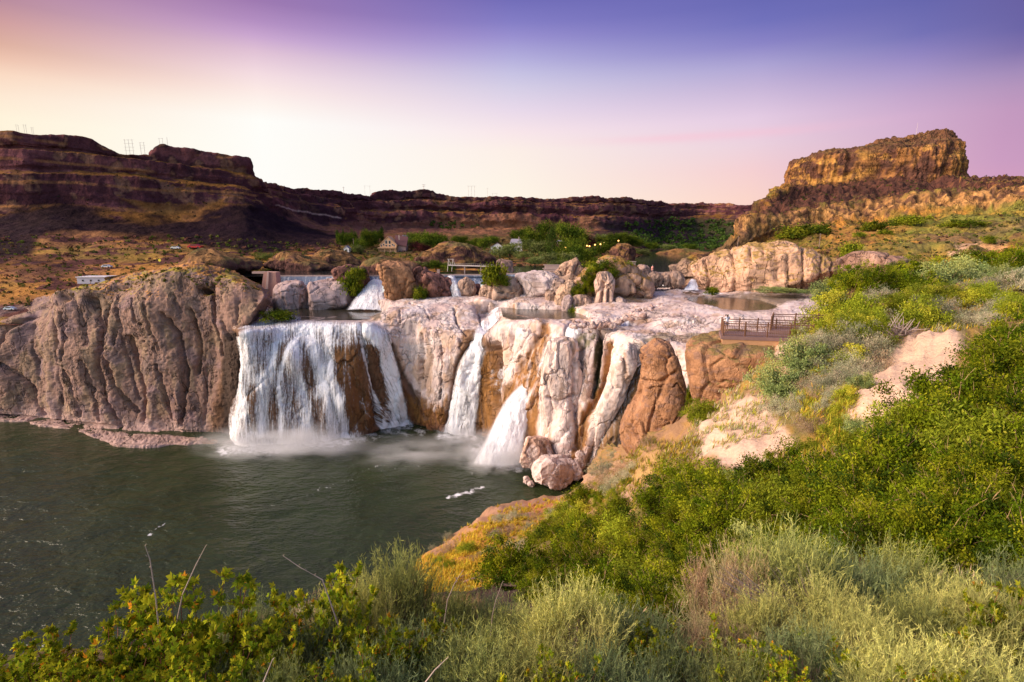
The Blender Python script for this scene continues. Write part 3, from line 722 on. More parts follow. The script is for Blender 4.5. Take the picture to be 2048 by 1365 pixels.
def paint_h(L):
    P, px, py = L.P, L.px, L.py
    n1 = fbm(P * .045, 5, 321); n2 = fbm(P * .2, 4, 322); n3 = fbm(P * [.03, .03, .2], 4, 323)
    gold = mix(flat([.46, .20, .035], px.shape), [.25, .18, .025], sstep(-.15, .25, n1))
    gold = mix(gold, [.12, .10, .02], sstep(.0, .3, fbm(P * .12, 4, 324)) * .7)
    gold = mix(gold, [.16, .075, .04], sstep(.1, .35, n2) * .8)
    rock_ = mix(flat([.40, .20, .07], px.shape), [.14, .065, .035], sstep(-.1, .3, n2))
    rock_ = mix(rock_, [.52, .27, .09], sstep(.15, .4, fbm(P * [.15, .15, .04], 3, 326)) * .7)
    tal = mix(flat([.075, .028, .02], px.shape), [.14, .05, .03], sstep(0, .4, n2))
    wx = px + 14 * n1; wy = py + 10 * n1 + 5 * n2
    c = gold
    up = L.n2[..., 2] + .2 * n2
    upm = poly_mask(wx, wy, [(1470, 500), (1500, 432), (1590, 368), (1920, 340), (2700, 340), (2700, 395), (2048, 388), (1875, 402), (1716, 414), (1621, 427), (1495, 450)], 5)
    c = mix(c, mix(tal, gold, sstep(.80, .95, up) * .85), upm)
    talm = poly_mask(wx, wy, [(1505, 430), (1560, 392), (1680, 372), (1800, 345), (1900, 345), (1905, 375), (1780, 395), (1700, 400), (1640, 420), (1540, 438)], 8)
    c = mix(c, tal, talm * .85)
    band = poly_mask(px + 4 * n2, py + 4 * n2, [(1480, 445), (1495, 447), (1620, 428), (1716, 415), (1875, 402), (2048, 387), (2700, 375), (2700, 412), (2048, 421), (1875, 427), (1748, 437), (1653, 452), (1558, 468), (1482, 492)], 3)
    c = mix(c, rock_, band)
    def pz(poly, col, k=1, soft=6):
        nonlocal c
        c = mix(c, col, poly_mask(wx, wy, poly, soft) * k)
    pz([(1850, 432), (2048, 422), (2300, 422), (2300, 470), (2000, 480), (1880, 470), (1760, 480), (1780, 450)], [.22, .24, .03], .6, 9)
    pz([(1620, 470), (1760, 450), (1820, 455), (1760, 480), (1650, 490)], [.50, .22, .05], .6, 6)
    pz([(1660, 495), (1900, 480), (1980, 500), (1900, 520), (1720, 520)], [.20, .18, .04], .6, 9)
    pz([(1830, 470), (2060, 440), (2300, 440), (2300, 462), (2060, 466), (1900, 492)], [.17, .10, .06], .6, 8)
    pz([(1890, 505), (1945, 478), (1965, 482), (1940, 498), (1900, 515)], [.60, .36, .22], .9, 3)
    pz([(1940, 486), (2010, 480), (2010, 488), (1945, 494)], [.50, .30, .16], .7, 3)
    pz([(1320, 530), (1410, 530), (1410, 610), (1320, 610)], [.30, .19, .14], .9)
    pz([(1390, 500), (1490, 478), (1500, 505), (1420, 520), (1390, 525)], [.18, .09, .05], .7, 6)
    pz([(1690, 512), (1840, 512), (1840, 560), (1690, 560)], [.20, .12, .07], .7, 6)
    return np.clip(c, .004, .9)
sheet_obj('terrain_right_hill', LH, paint_h(LH), M['hill'], kind='structure')

# ================= the slope the camera stands on
S_ = {
 -700: [(1430, 4.0), (1400, 6), (1390, 7), (1385, 8), (1380, 9)],
 0: [(1415, 4.2), (1390, 6.2), (1370, 7.5), (1350, 8.5), (1335, 9.5)],
 300: [(1400, 4.4), (1360, 7), (1330, 8.5), (1310, 10), (1290, 12)],
 600: [(1360, 4.8), (1330, 8), (1290, 10.5), (1260, 13), (1235, 16)],
 780: [(1335, 5), (1310, 9), (1260, 13), (1220, 20), (1190, 30)],
 812: [(1320, 5.1), (1295, 10), (1240, 15), (1205, 28), (1172, 60)],
 840: [(1300, 5.2), (1280, 11), (1220, 24), (1180, 50), (1125, DZ(1125, .6))],
 900: [(1300, 5.2), (1270, 11), (1205, 30), (1150, 62), (1080, DZ(1080, .6))],
 1000: [(1300, 5.2), (1260, 11), (1180, 38), (1100, 78), (1014, DZ(1014, .6))],
 1080: [(1300, 5.2), (1250, 11), (1170, 34), (1080, 76), (999, DZ(999, .6))],
 1150: [(1300, 5.2), (1240, 11), (1150, 28), (1060, 70), (986, DZ(986, .6))],
 1200: [(1300, 5.2), (1230, 11), (1130, 26), (1020, 60), (935, 104)],
 1250: [(1300, 5.2), (1220, 11), (1110, 24), (990, 48), (902, 76)],
 1300: [(1300, 5.2), (1210, 10), (1080, 21), (970, 36), (882, 54)],
 1370: [(1300, 5.2), (1200, 10), (1050, 20), (930, 33), (832, 48)],
 1450: [(1300, 5.2), (1200, 9.5), (1020, 18), (890, 31), (768, 44)],
 1530: [(1300, 5.2), (1200, 9.5), (1000, 17), (860, 29), (722, 42)],
 1600: [(1300, 5.2), (1200, 9), (1000, 16), (850, 26), (692, 42)],
 1700: [(1300, 5.2), (1200, 8.7), (1000, 14.5), (850, 22), (645, 47)],
 1800: [(1300, 5.2), (1200, 8.4), (1000, 13.5), (840, 20), (612, 53)],
 2048: [(1300, 5.2), (1200, 8), (1000, 12), (820, 18), (562, 60)],
 2700: [(1300, 5.2), (1180, 8), (980, 12), (800, 18), (530, 70)],
}
cs = []
def backpt(px, D, z):
    t = (z - HC) / D; return (px, CY - F * (t * CPI + SPI) / (CPI - t * SPI), D)
for px, r in S_.items():
    zs = at(px, r[-1][0], r[-1][1])[2]; Ds = r[-1][1]
    if px < 830: b_ = backpt(px, Ds * 1.25 + 1, min(zs - 3, max(zs - 1.1 * Ds - 3, 2))); b2 = backpt(px, max(Ds * 1.3 + 8, 24), -4)
    elif px < 1180: b_ = backpt(px, Ds * 1.02, -1.5); b2 = backpt(px, Ds * 1.06, -6)
    elif px < 1650: b_ = backpt(px, Ds * 1.15, zs - 4); b2 = backpt(px, Ds * 1.4 + 5, zs - 18)
    else: b_ = backpt(px, Ds * 1.3, zs - 1.5); b2 = backpt(px, Ds * 1.9, zs - 6)
    cs.append([(px, 2500, 1.0), (px, 1500, 2.6)] + [(px, y, D) for y, D in r] + [b_, b2])
def d_s(L):
    P = L.P0; D = P[..., 1]
    a = np.clip(D / 40., .12, 1.0)
    d = fbm(P * .12, 4, 403) * 1.6 * a + fbm(P * .6, 4, 404) * .45 * a
    d = d * (1 - .8 * np.exp(-(((L.px - 800) / 90) ** 2 + ((L.py - 1150) / 110) ** 2)))
    # eroded banks: runnels down the bare soil
    bank = np.maximum(poly_mask(L.px, L.py, [(1395, 890), (1450, 830), (1510, 820), (1560, 890), (1500, 915), (1400, 915)], 10), poly_mask(L.px, L.py, [(1700, 830), (1760, 700), (1910, 640), (1920, 720), (1800, 860)], 12))
    d += bank * (ridged(P * [1.2, .5, .3], 3, 407) * .35)
    return d
LS = sheet(cs, 560, 400, d_s, 2)
def paint_s(L):
    P, px, py = L.P, L.px, L.py
    n1 = fbm(P * .15, 4, 421); n2 = fbm(P * .9, 4, 422)
    c = mix(flat([.30, .17, .09], px.shape), [.17, .13, .04], sstep(-.1, .3, n1))
    c = mix(c, [.36, .20, .04], sstep(.05, .35, n2) * .6)
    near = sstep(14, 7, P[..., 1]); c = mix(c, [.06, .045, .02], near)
    wx = px + 18 * n1 + 9 * n2; wy = py + 14 * n2 + 8 * n1
    def pz(poly, col, k=1, soft=7):
        nonlocal c
        c = mix(c, col, poly_mask(wx, wy, poly, soft) * k)
    pz([(1390, 930), (1440, 800), (1520, 790), (1590, 880), (1530, 935)], [.60, .41, .30], 1)
    pz([(1690, 840), (1700, 760), (1760, 700), (1820, 660), (1920, 640), (1930, 720), (1810, 860)], [.66, .44, .30], 1)
    pz([(1560, 700), (1620, 690), (1590, 760), (1560, 800)], [.60, .40, .30], .9)
    pz([(1100, 1000), (1200, 940), (1330, 900), (1400, 960), (1300, 1010)], [.42, .26, .20], .7)
    pz([(820, 1100), (1000, 1020), (1000, 1180), (840, 1190)], [.50, .24, .03], .8)
    pz([(850, 1105), (1000, 1010), (1150, 984), (1170, 1000), (1060, 1030), (960, 1058), (860, 1118)], [.36, .20, .16], .7)
    pz([(1000, 1060), (1200, 960), (1320, 900), (1400, 930), (1250, 990), (1080, 1060)], [.40, .24, .05], .6)
    pz([(1060, 1010), (1160, 1005), (1130, 1040), (1060, 1060)], [.38, .12, .05], .8)
    pz([(860, 1160), (1100, 1160), (1120, 1230), (870, 1200)], [.06, .035, .03], .9)
    return np.clip(c, .004, .9)
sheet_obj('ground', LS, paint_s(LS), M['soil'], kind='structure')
# ================= rocks standing clear of the sheets
PK = [.52, .37, .34]; TN = [.40, .265, .20]; BRW = [.33, .165, .085]; RED = [.20, .09, .07]
GR = [.28, .20, .04]
RK = 'rock outcrops round the falls'
def rk(name, rows, D, ry, col, mat, label, seed, cat='rock', group=None, **k):
    if name in ('rock_outcrop', 'rock_peak', 'rock_island'):
        rows = [(y, (a + b) / 2 - (b - a) * .57, (a + b) / 2 + (b - a) * .57) for y, a, b in rows]; rows[0] = (rows[0][0] - 2, *rows[0][1:]); k.setdefault('cut', .97)
    return rock(name, rows, D, ry, col, M[mat], label=label, cat=cat, group=group, seed=seed, **k)
rk('rock_outcrop', [(570, 560, 608), (580, 553, 612), (600, 552, 616), (622, 555, 616)], 226, 9, PK, 'pale', 'pale rounded rock with dark hollows below the concrete dam pier', 1, cracks=[[(566, 598), (570, 612)], [(556, 585), (566, 618)]], cw=3)
rk('rock_outcrop', [(566, 628, 672), (573, 617, 690), (585, 614, 701), (600, 614, 705), (620, 616, 694)], 225, 10, PK, 'pale', 'smooth pale pink rock dome left of the upper cascade', 2, amp=.6)
rk('rock_outcrop', [(540, 675, 728), (550, 670, 737), (570, 686, 737), (590, 698, 728), (604, 700, 720)], 233, 8, RED, 'tan', 'dark red rock with a green bush between two dam sections', 3)
rk('rock_outcrop', [(533, 760, 822), (545, 757, 832), (565, 764, 834), (590, 768, 828), (614, 770, 816)], 216, 8, BRW, 'tan', 'tall rust brown rock right of the upper cascade', 4, cracks=[[(790, 540), (800, 580), (795, 612)], [(812, 560), (803, 610)], [(838, 560), (830, 600)]], grass=None)
rk('rock_outcrop', [(543, 832, 850), (552, 826, 880), (563, 826, 900), (580, 826, 904), (599, 832, 893)], 218, 9, [.24, .11, .085], 'tan', 'dark reddish rock with a shaded cave facing the plateau', 5, cracks=[[(838, 570), (845, 600)], [(848, 575), (852, 600)]], cdepth=5, cw=5)
rk('rock_outcrop', [(561, 925, 940), (572, 918, 948), (597, 918, 952)], 218, 5, TN, 'tan', 'small brown rock right of the thin grey fall', 6)
rk('rock_outcrop', [(572, 950, 958), (580, 944, 962), (598, 944, 964)], 222, 4, RED, 'tan', 'small dark rock beside a narrow white trickle', 7)
rk('rock_outcrop', [(556, 1014, 1030), (567, 984, 1036), (580, 968, 1043), (598, 964, 1042)], 212, 9, TN, 'tan', 'tan rock group with a bright green bush on its back', 8, cracks=[[(985, 566), (982, 598)], [(1003, 575), (1008, 598)]])
rk('rock_outcrop', [(548, 1050, 1100), (556, 1036, 1115), (575, 1034, 1122), (598, 1040, 1100), (613, 1052, 1092)], 214, 12, [.60, .47, .44], 'pale', 'bare white rock apron below the centre of the dam', 9, amp=.5)
rk('rock_outcrop', [(566, 1106, 1122), (580, 1092, 1130), (600, 1086, 1140), (616, 1086, 1140)], 208, 6, TN, 'tan', 'rounded tan rock left of the shrubby island', 10)
rk('rock_outcrop', [(585, 1095, 1106), (595, 1090, 1111), (617, 1091, 1110)], 203, 3, TN, 'tan', 'small round boulder at the left foot of the shrubby island', 11)
rk('rock_outcrop', [(561, 1110, 1126), (572, 1104, 1132), (596, 1108, 1130)], 204, 4, [.38, .27, .23], 'tan', 'grey tan knob above the small round boulder', 12)
rk('rock_outcrop', [(564, 1130, 1150), (580, 1120, 1156), (600, 1112, 1155), (620, 1106, 1150)], 200, 5, [.46, .30, .21], 'tan', 'slanting tan rib on the left flank of the shrubby island', 13)
rk('rock_peak', [(522, 1144, 1156), (530, 1128, 1163), (545, 1106, 1165), (566, 1090, 1170), (585, 1092, 1172)], 216, 9, [.44, .28, .20], 'tan', 'pointed tan rock peak left of the green island top', 14, cat='rock peak', cracks=[[(1135, 530), (1128, 560)]])
rk('rock_island', [(523, 1182, 1243), (532, 1172, 1262), (545, 1164, 1278), (560, 1152, 1290), (580, 1146, 1294), (600, 1138, 1294), (625, 1150, 1262), (642, 1170, 1240)], 208, 13, [.40, .25, .18], 'tan', 'big shrubby rock island in the middle of the plateau', 15, cat='rock island', grass=[.36, .19, .05], cracks=[[(1235, 560), (1238, 600)], [(1262, 570), (1258, 610)]])
rk('rock_pillar', [(549, 1198, 1222), (560, 1190, 1229), (585, 1191, 1227), (612, 1182, 1227), (642, 1165, 1224)], 194, 6, [.50, .34, .27], 'tan', 'smooth fluted tan pillar on the front of the shrubby island', 16, cat='rock pillar', cracks=[[(1206, 565), (1203, 600), (1196, 640)], [(1218, 580), (1214, 640)]], cdepth=2)
rk('rock_outcrop', [(596, 1130, 1143), (606, 1124, 1147), (630, 1126, 1146)], 192, 4, [.34, .25, .24], 'tan', 'grey boulder standing at the end of the brown pool', 17)
rk('rock_outcrop', [(596, 1150, 1176), (608, 1144, 1183), (634, 1146, 1181)], 193, 4, TN, 'tan', 'tan boulder with a green bush at its foot', 18)
rk('rock_outcrop', [(598, 1234, 1248), (606, 1229, 1253), (616, 1230, 1252)], 192, 3, [.52, .38, .32], 'tan', 'small pale round boulder right of the fluted pillar', 19)
rk('rock_outcrop', [(533, 1278, 1292), (546, 1272, 1299), (573, 1272, 1300)], 222, 5, [.46, .30, .24], 'tan', 'tan rock behind the right end of the shrubby island', 20)
rk('rock_outcrop', [(548, 1298, 1318), (556, 1293, 1326), (574, 1293, 1326)], 220, 5, TN, 'tan', 'square tan rock left in the row under the far weir', 21)
rk('rock_outcrop', [(549, 1328, 1360), (556, 1325, 1366), (576, 1325, 1366)], 220, 6, TN, 'tan', 'square tan rock right in the row under the far weir', 22, cracks=[[(1340, 549), (1341, 575)]])
BL_CR = [[(1410, 520), (1418, 560), (1412, 590)], [(1460, 500), (1470, 540), (1468, 590)], [(1500, 500), (1505, 545), (1500, 590)], [(1528, 500), (1524, 545), (1530, 590)], [(1553, 500), (1554, 590)], [(1575, 510), (1578, 590)], [(1605, 500), (1608, 545), (1600, 590)], [(1640, 510), (1642, 545), (1636, 590)], [(1660, 520), (1664, 580)]]
rk('rock_bluff', [(484, 1536, 1580), (490, 1505, 1625), (497, 1474, 1655), (510, 1430, 1672), (525, 1394, 1682), (545, 1372, 1688), (565, 1380, 1690), (586, 1392, 1670)], 222, 17, [.52, .31, .21], 'tan', 'large rounded tan bluff with vertical clefts right of the plateau', 23, cat='bluff', cut=.97, nu=300, vres=2.2, expo=3.0, cracks=BL_CR, cdepth=1.8, cw=2.0, grass=[.36, .22, .07],
   disp=lambda L: ridged(L.P0 * [.12, .12, .05], 2, 41) * .6 + fbm(L.P0 * [.14, .14, .12], 4, 42) * 1.5 + fbm(L.P0 * .7, 4, 43) * .6)
rk('rock_outcrop', [(514, 1694, 1785), (522, 1682, 1812), (535, 1680, 1824), (556, 1680, 1828)], 200, 9, [.34, .20, .15], 'tan', 'low dark tan rock wall right of the large bluff', 24, cracks=[[(1720, 520), (1722, 550)], [(1760, 520), (1758, 550)]])
# brown rocks below the platform
def p_brown(L, c):
    P = L.P
    c = mix(c, [.42, .22, .12], sstep(0, .4, fbm(P * .5, 4, 51)) * .6)
    return mix(c, [.20, .12, .10], sstep(.1, .5, fbm(P * [.9, .9, 1.6], 4, 53)) * .6)
rk('rock_mound', [(692, 1294, 1318), (702, 1284, 1345), (720, 1276, 1360), (750, 1283, 1372), (790, 1277, 1376), (840, 1256, 1378), (885, 1238, 1380), (915, 1228, 1372)], 60, 6.5, BRW, 'brown', 'big smooth brown rock knob right of the sloping brown chute', 25, cut=.985, amp=.55, nu=220, drop=8, paint=p_brown, cracks=[[(1330, 760), (1300, 840), (1290, 900)], [(1280, 760), (1320, 765), (1350, 745)]], cdepth=.35, cw=3)
rk('rock_mound', [(688, 1420, 1575), (694, 1394, 1595), (712, 1370, 1605), (750, 1372, 1600), (800, 1380, 1560), (870, 1390, 1500)], 45.6, 4.6, BRW, 'brown', 'brown rock bank directly below the viewing platform', 26, cut=0, amp=.5, nu=220, drop=6, paint=p_brown, grass=[.20, .14, .05], expo=3)
# pale rock buttresses of the cliff
def p_pale(L, c):
    P = L.P
    c = mix(c, PALE, sstep(0, .3, fbm(P * [.3, .3, .1], 3, 54)) * .7)
    return mix(c, OCHRE, sstep(.28, .5, fbm(P * [.35, .35, .06], 4, 55)) * .5)
def DP(L):
    P = L.P0
    d1, d2, idv = worley(P * [.16, .16, .07] + .15 * fbm(P * .3, 2, 6)[..., None], 64)
    return fbm(P * [.10, .10, .04], 3, 62) * .9 + (idv - .5) * .9 - .5 * np.exp(-((d2 - d1) / .05) ** 2) + fbm(P * .9, 3, 63) * .14
def blockd(s, k=.22, a=.4):
    def f(L):
        d1, d2, idv = worley(L.P0 * k + .2 * fbm(L.P0 * k * 2, 2, s)[..., None], s)
        return a * ((idv - .5) * 1.0 - .7 * np.exp(-((d2 - d1) / .06) ** 2)) + fbm(L.P0 * .25, 3, s + 1) * a + fbm(L.P0 * 1.2, 3, s + 2) * .25
    return f
rock('cliff_buttress', [(686, 1104, 1156), (694, 1094, 1162), (712, 1090, 1166), (760, 1083, 1164), (805, 1076, 1156), (850, 1074, 1152), (895, 1080, 1146), (940, 1084, 1142)], 152, 6, PALE, M['pale'], kind='structure', nu=200, vres=1.8, disp=DP, drop=8, paint=p_pale, expo=2.8, seed=71, cracks=[[(1152, 705), (1148, 780), (1140, 830)], [(1095, 795), (1120, 805), (1150, 790)], [(1120, 830), (1112, 900)]], cdepth=1.2, cw=3)
rock('cliff_rib', [(680, 1170, 1192), (700, 1166, 1196), (760, 1160, 1190), (810, 1150, 1176), (870, 1148, 1160), (900, 1148, 1158)], 154, 4, PALE * .85, M['pale'], kind='structure', nu=120, disp=DP, drop=6, paint=p_pale, seed=72)
rock('cliff_rib', [(692, 1230, 1284), (705, 1225, 1290), (750, 1220, 1268), (800, 1203, 1246), (850, 1184, 1222), (900, 1170, 1200), (955, 1158, 1186)], 146, 6, PALE, M['pale'], kind='structure', nu=160, disp=DP, drop=6, paint=p_pale, seed=73, cracks=[[(1248, 712), (1252, 745)]], cdepth=.8)
rk('boulder', [(880, 1050, 1078), (893, 1040, 1096), (915, 1034, 1110), (940, 1044, 1106)], 146, 6, [.44, .27, .20], 'pale', 'brown stained boulder at the foot of the pale buttress', 27, cat='boulder', nu=160, disp=blockd(81), paint=p_pale, cut=.86, ncut=22)
rk('boulder', [(924, 1084, 1122), (932, 1068, 1140), (948, 1056, 1150), (968, 1052, 1150), (984, 1080, 1140), (992, 1108, 1130)], 138, 6.5, [.60, .46, .42], 'pale', 'large pale boulder at the water edge below the buttress', 28, cat='boulder', nu=200, disp=blockd(82, .14, .5), cut=.86, ncut=22)
for k, (x, y, w, h) in enumerate([(1053, 964, 7, 8), (1062, 972, 8, 7), (1150, 950, 16, 20), (1135, 915, 14, 14), (1160, 930, 12, 22)]):
    rk('small_boulder', [(y - h, x - w * .6, x + w * .6), (y - h * .4, x - w, x + w), (y + h * .5, x - w, x + w * .9)], 139 + (960 - y) * .12, w * .13, [.56, .42, .38], 'pale', 'small angular boulder beside the large pale boulder at the water edge', 90 + k, cat='boulder', nu=60, group='small boulders round the large pale boulder', disp=blockd(90 + k, .5, .5))
# rubble along the lip of the middle channel
rng2 = np.random.RandomState(5)
rub = [(1142 + 5 * i, 652 + 3 * math.sin(i * 1.7)) for i in range(17)] + [(1235 + 7.2 * i, 645 - 2.1 * i + 3 * math.sin(i * 2.1)) for i in range(20)] + [(1262 + 9 * i, 628 - 1.6 * i) for i in range(12)]
for k, (x, y) in enumerate(rub):
    w = 4 + 5 * rng2.rand(); h = 4 + 5 * rng2.rand()
    x += 3 * rng2.randn(); Dk = DZ(y + 3, 44.2 if y > 640 else 45.6)
    rk('channel_boulder', [(y - h, x - w * .5, x + w * .5), (y - h * .5, x - w, x + w), (y + h * .4, x - w * 1.1, x + w * 1.1)], Dk, w * Dk / F * .9, [.54, .40, .37] if k % 3 else [.38, .24, .20], 'pale', 'pale boulder in the broken band across the middle of the plateau', 200 + k, cat='boulder', nu=36, group='boulders across the middle of the plateau', drop=1.5, vres=2.5, disp=lambda L, s=300 + k: fbm(L.P0 * .8, 3, s) * .5)
# the butte
def p_butte(L, c):
    P = L.P
    c = mix(flat([.31, .135, .042], L.px.shape), [.11, .045, .028], sstep(-.15, .25, fbm(P * [.10, .10, .05], 5, 501)))
    c = mix(c, [.50, .25, .06], sstep(.16, .38, fbm(P * [.05, .05, .09], 4, 502)) * .8)
    c = mix(c, [.09, .04, .03], sstep(.1, .3, fbm(P * [.25, .25, .1], 4, 503)) * .7)
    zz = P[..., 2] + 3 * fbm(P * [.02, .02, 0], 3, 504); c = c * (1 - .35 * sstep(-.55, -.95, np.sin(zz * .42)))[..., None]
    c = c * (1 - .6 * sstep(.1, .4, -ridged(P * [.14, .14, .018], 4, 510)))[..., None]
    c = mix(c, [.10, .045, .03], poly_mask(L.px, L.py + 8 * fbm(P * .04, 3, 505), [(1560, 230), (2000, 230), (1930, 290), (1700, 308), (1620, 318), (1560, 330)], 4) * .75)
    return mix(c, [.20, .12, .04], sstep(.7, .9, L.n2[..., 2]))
def d_butte(L):
    P = L.P0
    return ridged(P * [.14, .14, .018], 4, 510) * 4.2 + ridged(P * [.4, .4, .06], 2, 514) * 1.0 + fbm(P * [.03, .03, .02], 3, 511) * 4 + fbm(P * .3, 4, 512) * .9 + .5 * np.sin(P[..., 2] * .5 + 2 * fbm(P * .03, 2, 513))
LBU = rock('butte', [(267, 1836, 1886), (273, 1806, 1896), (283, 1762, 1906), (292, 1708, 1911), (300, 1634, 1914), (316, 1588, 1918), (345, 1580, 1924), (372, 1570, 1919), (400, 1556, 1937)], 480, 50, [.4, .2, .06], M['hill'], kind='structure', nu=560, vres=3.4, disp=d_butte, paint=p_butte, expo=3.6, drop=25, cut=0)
# knolls on the valley floor
def p_knoll(L, c):
    P = L.P
    g = mix(flat([.26, .13, .045], L.px.shape), [.13, .10, .03], sstep(0, .3, fbm(P * .06, 3, 521)))
    r = mix(flat([.10, .042, .036], L.px.shape), [.19, .085, .06], sstep(0, .3, fbm(P * .15, 4, 522)))
    return mix(r, g, sstep(.35, .75, L.n2[..., 2] + .5 * fbm(P * .08, 3, 523)))
def kn(rows, D, ry, label, seed, a=2.5):
    rk('rocky_knoll', rows, D, ry, [.2, .1, .07], 'hill', label, seed, cat='knoll', nu=160, paint=p_knoll, drop=6, group='knolls between the dam and the houses',
       disp=lambda L: 1.1 * a * fbm(L.P0 * .045, 4, seed) + a * .8 * ridged(L.P0 * [.13, .13, .13], 4, seed + 1))
kn([(514, 400, 440), (520, 380, 480), (528, 365, 520), (540, 350, 545)], 262, 22, 'dark craggy knoll left of the dam pier', 531)
kn([(512, 560, 590), (520, 545, 620), (532, 530, 660), (547, 525, 680)], 300, 24, 'grassy knoll behind the left dam section', 532)
kn([(500, 640, 662), (510, 625, 690), (525, 612, 720), (546, 610, 728)], 330, 22, 'reddish crag left of the tan gabled house', 533)
kn([(488, 890, 915), (495, 865, 940), (507, 845, 965), (522, 830, 990), (536, 820, 1000)], 330, 26, 'rounded golden hill behind the footbridge', 534)
kn([(489, 1232, 1252), (498, 1222, 1266), (512, 1216, 1272), (528, 1216, 1274)], 380, 12, 'dark red crag at the edge of the reservoir', 535)
kn([(522, 740, 790), (530, 720, 830), (545, 715, 850)], 290, 14, 'low reddish bank below the tan gabled house', 536, 1.5)
kn([(503, 1325, 1400), (508, 1310, 1440), (514, 1300, 1445)], 640, 14, 'low scrubby spit reaching into the reservoir', 537, 1.2)
kn([(512, 420, 450), (520, 400, 500), (538, 395, 540)], 290, 18, 'reddish craggy knoll above the left end of the dam', 538)
# ================= water
def water_mat(name, col, rough, waves, foam=True, milky=0.0, stretch=(1, 1, 1)):
    m, nt, N, L = mat_base(name)
    out = N.new('ShaderNodeOutputMaterial'); b = N.new('ShaderNodeBsdfPrincipled'); L.new(b.outputs[0], out.inputs[0])
    b.inputs['Roughness'].default_value = rough; b.inputs['IOR'].default_value = 1.33; b.inputs['Specular IOR Level'].default_value = .5
    tc = N.new('ShaderNodeTexCoord'); mp = N.new('ShaderNodeMapping'); L.new(tc.outputs['Object'], mp.inputs[0]); mp.inputs['Scale'].default_value = stretch
    nrm = None
    for sc, dist in waves:
        n = N.new('ShaderNodeTexNoise'); n.inputs['Scale'].default_value = sc; n.inputs['Detail'].default_value = 3; n.inputs['Distortion'].default_value = .4
        L.new(mp.outputs[0], n.inputs['Vector']); bp = N.new('ShaderNodeBump'); bp.inputs['Distance'].default_value = dist
        L.new(n.outputs['Fac'], bp.inputs['Height'])
        if nrm: L.new(nrm, bp.inputs['Normal'])
        nrm = bp.outputs[0]
    L.new(nrm, b.inputs['Normal'])
    a = N.new('ShaderNodeAttribute'); a.attribute_name = 'foam'
    n = N.new('ShaderNodeTexNoise'); n.inputs['Scale'].default_value = 1.6; n.inputs['Detail'].default_value = 8; n.inputs['Roughness'].default_value = .7
    L.new(tc.outputs['Object'], n.inputs['Vector'])
    s = N.new('ShaderNodeMath'); s.operation = 'ADD'; L.new(a.outputs['Fac'], s.inputs[0]); L.new(n.outputs['Fac'], s.inputs[1])
    r = N.new('ShaderNodeMapRange'); r.inputs['From Min'].default_value = .85; r.inputs['From Max'].default_value = 1.35; L.new(s.outputs[0], r.inputs['Value'])
    mx = N.new('ShaderNodeMix'); mx.data_type = 'RGBA'; L.new(r.outputs[0], mx.inputs[0])
    n2 = N.new('ShaderNodeTexNoise'); n2.inputs['Scale'].default_value = .06; n2.inputs['Detail'].default_value = 5; L.new(tc.outputs['Object'], n2.inputs['Vector'])
    r2 = N.new('ShaderNodeMapRange'); r2.inputs['To Min'].default_value = .6; r2.inputs['To Max'].default_value = 1.4; L.new(n2.outputs['Fac'], r2.inputs['Value'])
    x = N.new('ShaderNodeVectorMath'); x.operation = 'SCALE'; x.inputs[0].default_value = col; L.new(r2.outputs[0], x.inputs['Scale'])
    L.new(x.outputs[0], mx.inputs[6]); mx.inputs[7].default_value = (.78, .78, .82, 1)
    L.new(mx.outputs[2], b.inputs['Base Color'])
    r3 = N.new('ShaderNodeMapRange'); r3.inputs['To Min'].default_value = rough; r3.inputs['To Max'].default_value = .8; L.new(r.outputs[0], r3.inputs['Value'])
    L.new(r3.outputs[0], b.inputs['Roughness'])
    return m
M['pool'] = water_mat('pool_water', (.024, .034, .012), .18, ((.07, 1.6), (.25, .8), (.9, .32), (3.0, .08)), stretch=(.6, 1, 1))
M['lake'] = water_mat('reservoir_water', (.02, .022, .02), .08, ((.5, .03),))
M['upper'] = water_mat('shallow_water', (.045, .038, .022), .12, ((1.2, .05),))
# plunge pool
nu, nv = 620, 430
X = np.linspace(-260, 75, nu)[:, None] * np.ones((1, nv)); Y = (np.linspace(0, 1, nv) ** 1.35 * 250 + 2)[None, :] * np.ones((nu, 1))
P = np.stack([X, Y, np.zeros_like(X)], -1); ppx, ppy = proj(P); bad = Y < 40
foam = np.zeros_like(X)
vis = (ppy > 820) & (ppy < 1500)
wpx = ppx + 7 * fbm(P * .35, 3, 620); wpy = ppy + 5 * fbm(P * .35, 3, 621)
for pts, w, a in [
    ([(440, 903), (500, 900), (540, 902), (590, 888), (640, 890), (700, 884)], 9, 1.0), ([(450, 896), (520, 896), (690, 880)], 14, .5), ([(765, 856), (818, 851)], 7, .8), ([(880, 872), (950, 874)], 9, .9),
    ([(955, 905), (1000, 925), (1035, 930)], 16, 1.0), ([(960, 895), (985, 925)], 18, .6), ([(900, 994), (925, 988), (968, 974)], 4, .85), ([(297, 1072), (312, 1062), (328, 1048)], 3.5, .75),
    ([(490, 1030), (520, 1016)], 2.2, .55), ([(570, 1005), (620, 984), (700, 950), (850, 915), (960, 905)], 3.5, .30), ([(620, 990), (640, 978)], 2, .5), ([(720, 945), (770, 930)], 2, .5), ([(500, 1025), (600, 995), (700, 960), (800, 935), (900, 930)], 2.5, .42), ([(640, 930), (760, 905), (860, 900)], 3, .34), ([(860, 960), (920, 945), (990, 950)], 2.5, .4)]:
    d, t = seg_dist(wpx, wpy, pts); foam = np.maximum(foam, a * np.exp(-(d / w) ** 2) * (.72 + .9 * fbm(P * .7, 3, 622)))
Q = P.copy()
d, t = seg_dist(ppx, ppy, [(440, 903), (560, 898), (700, 884), (800, 858), (920, 875), (1000, 915), (1035, 935)])
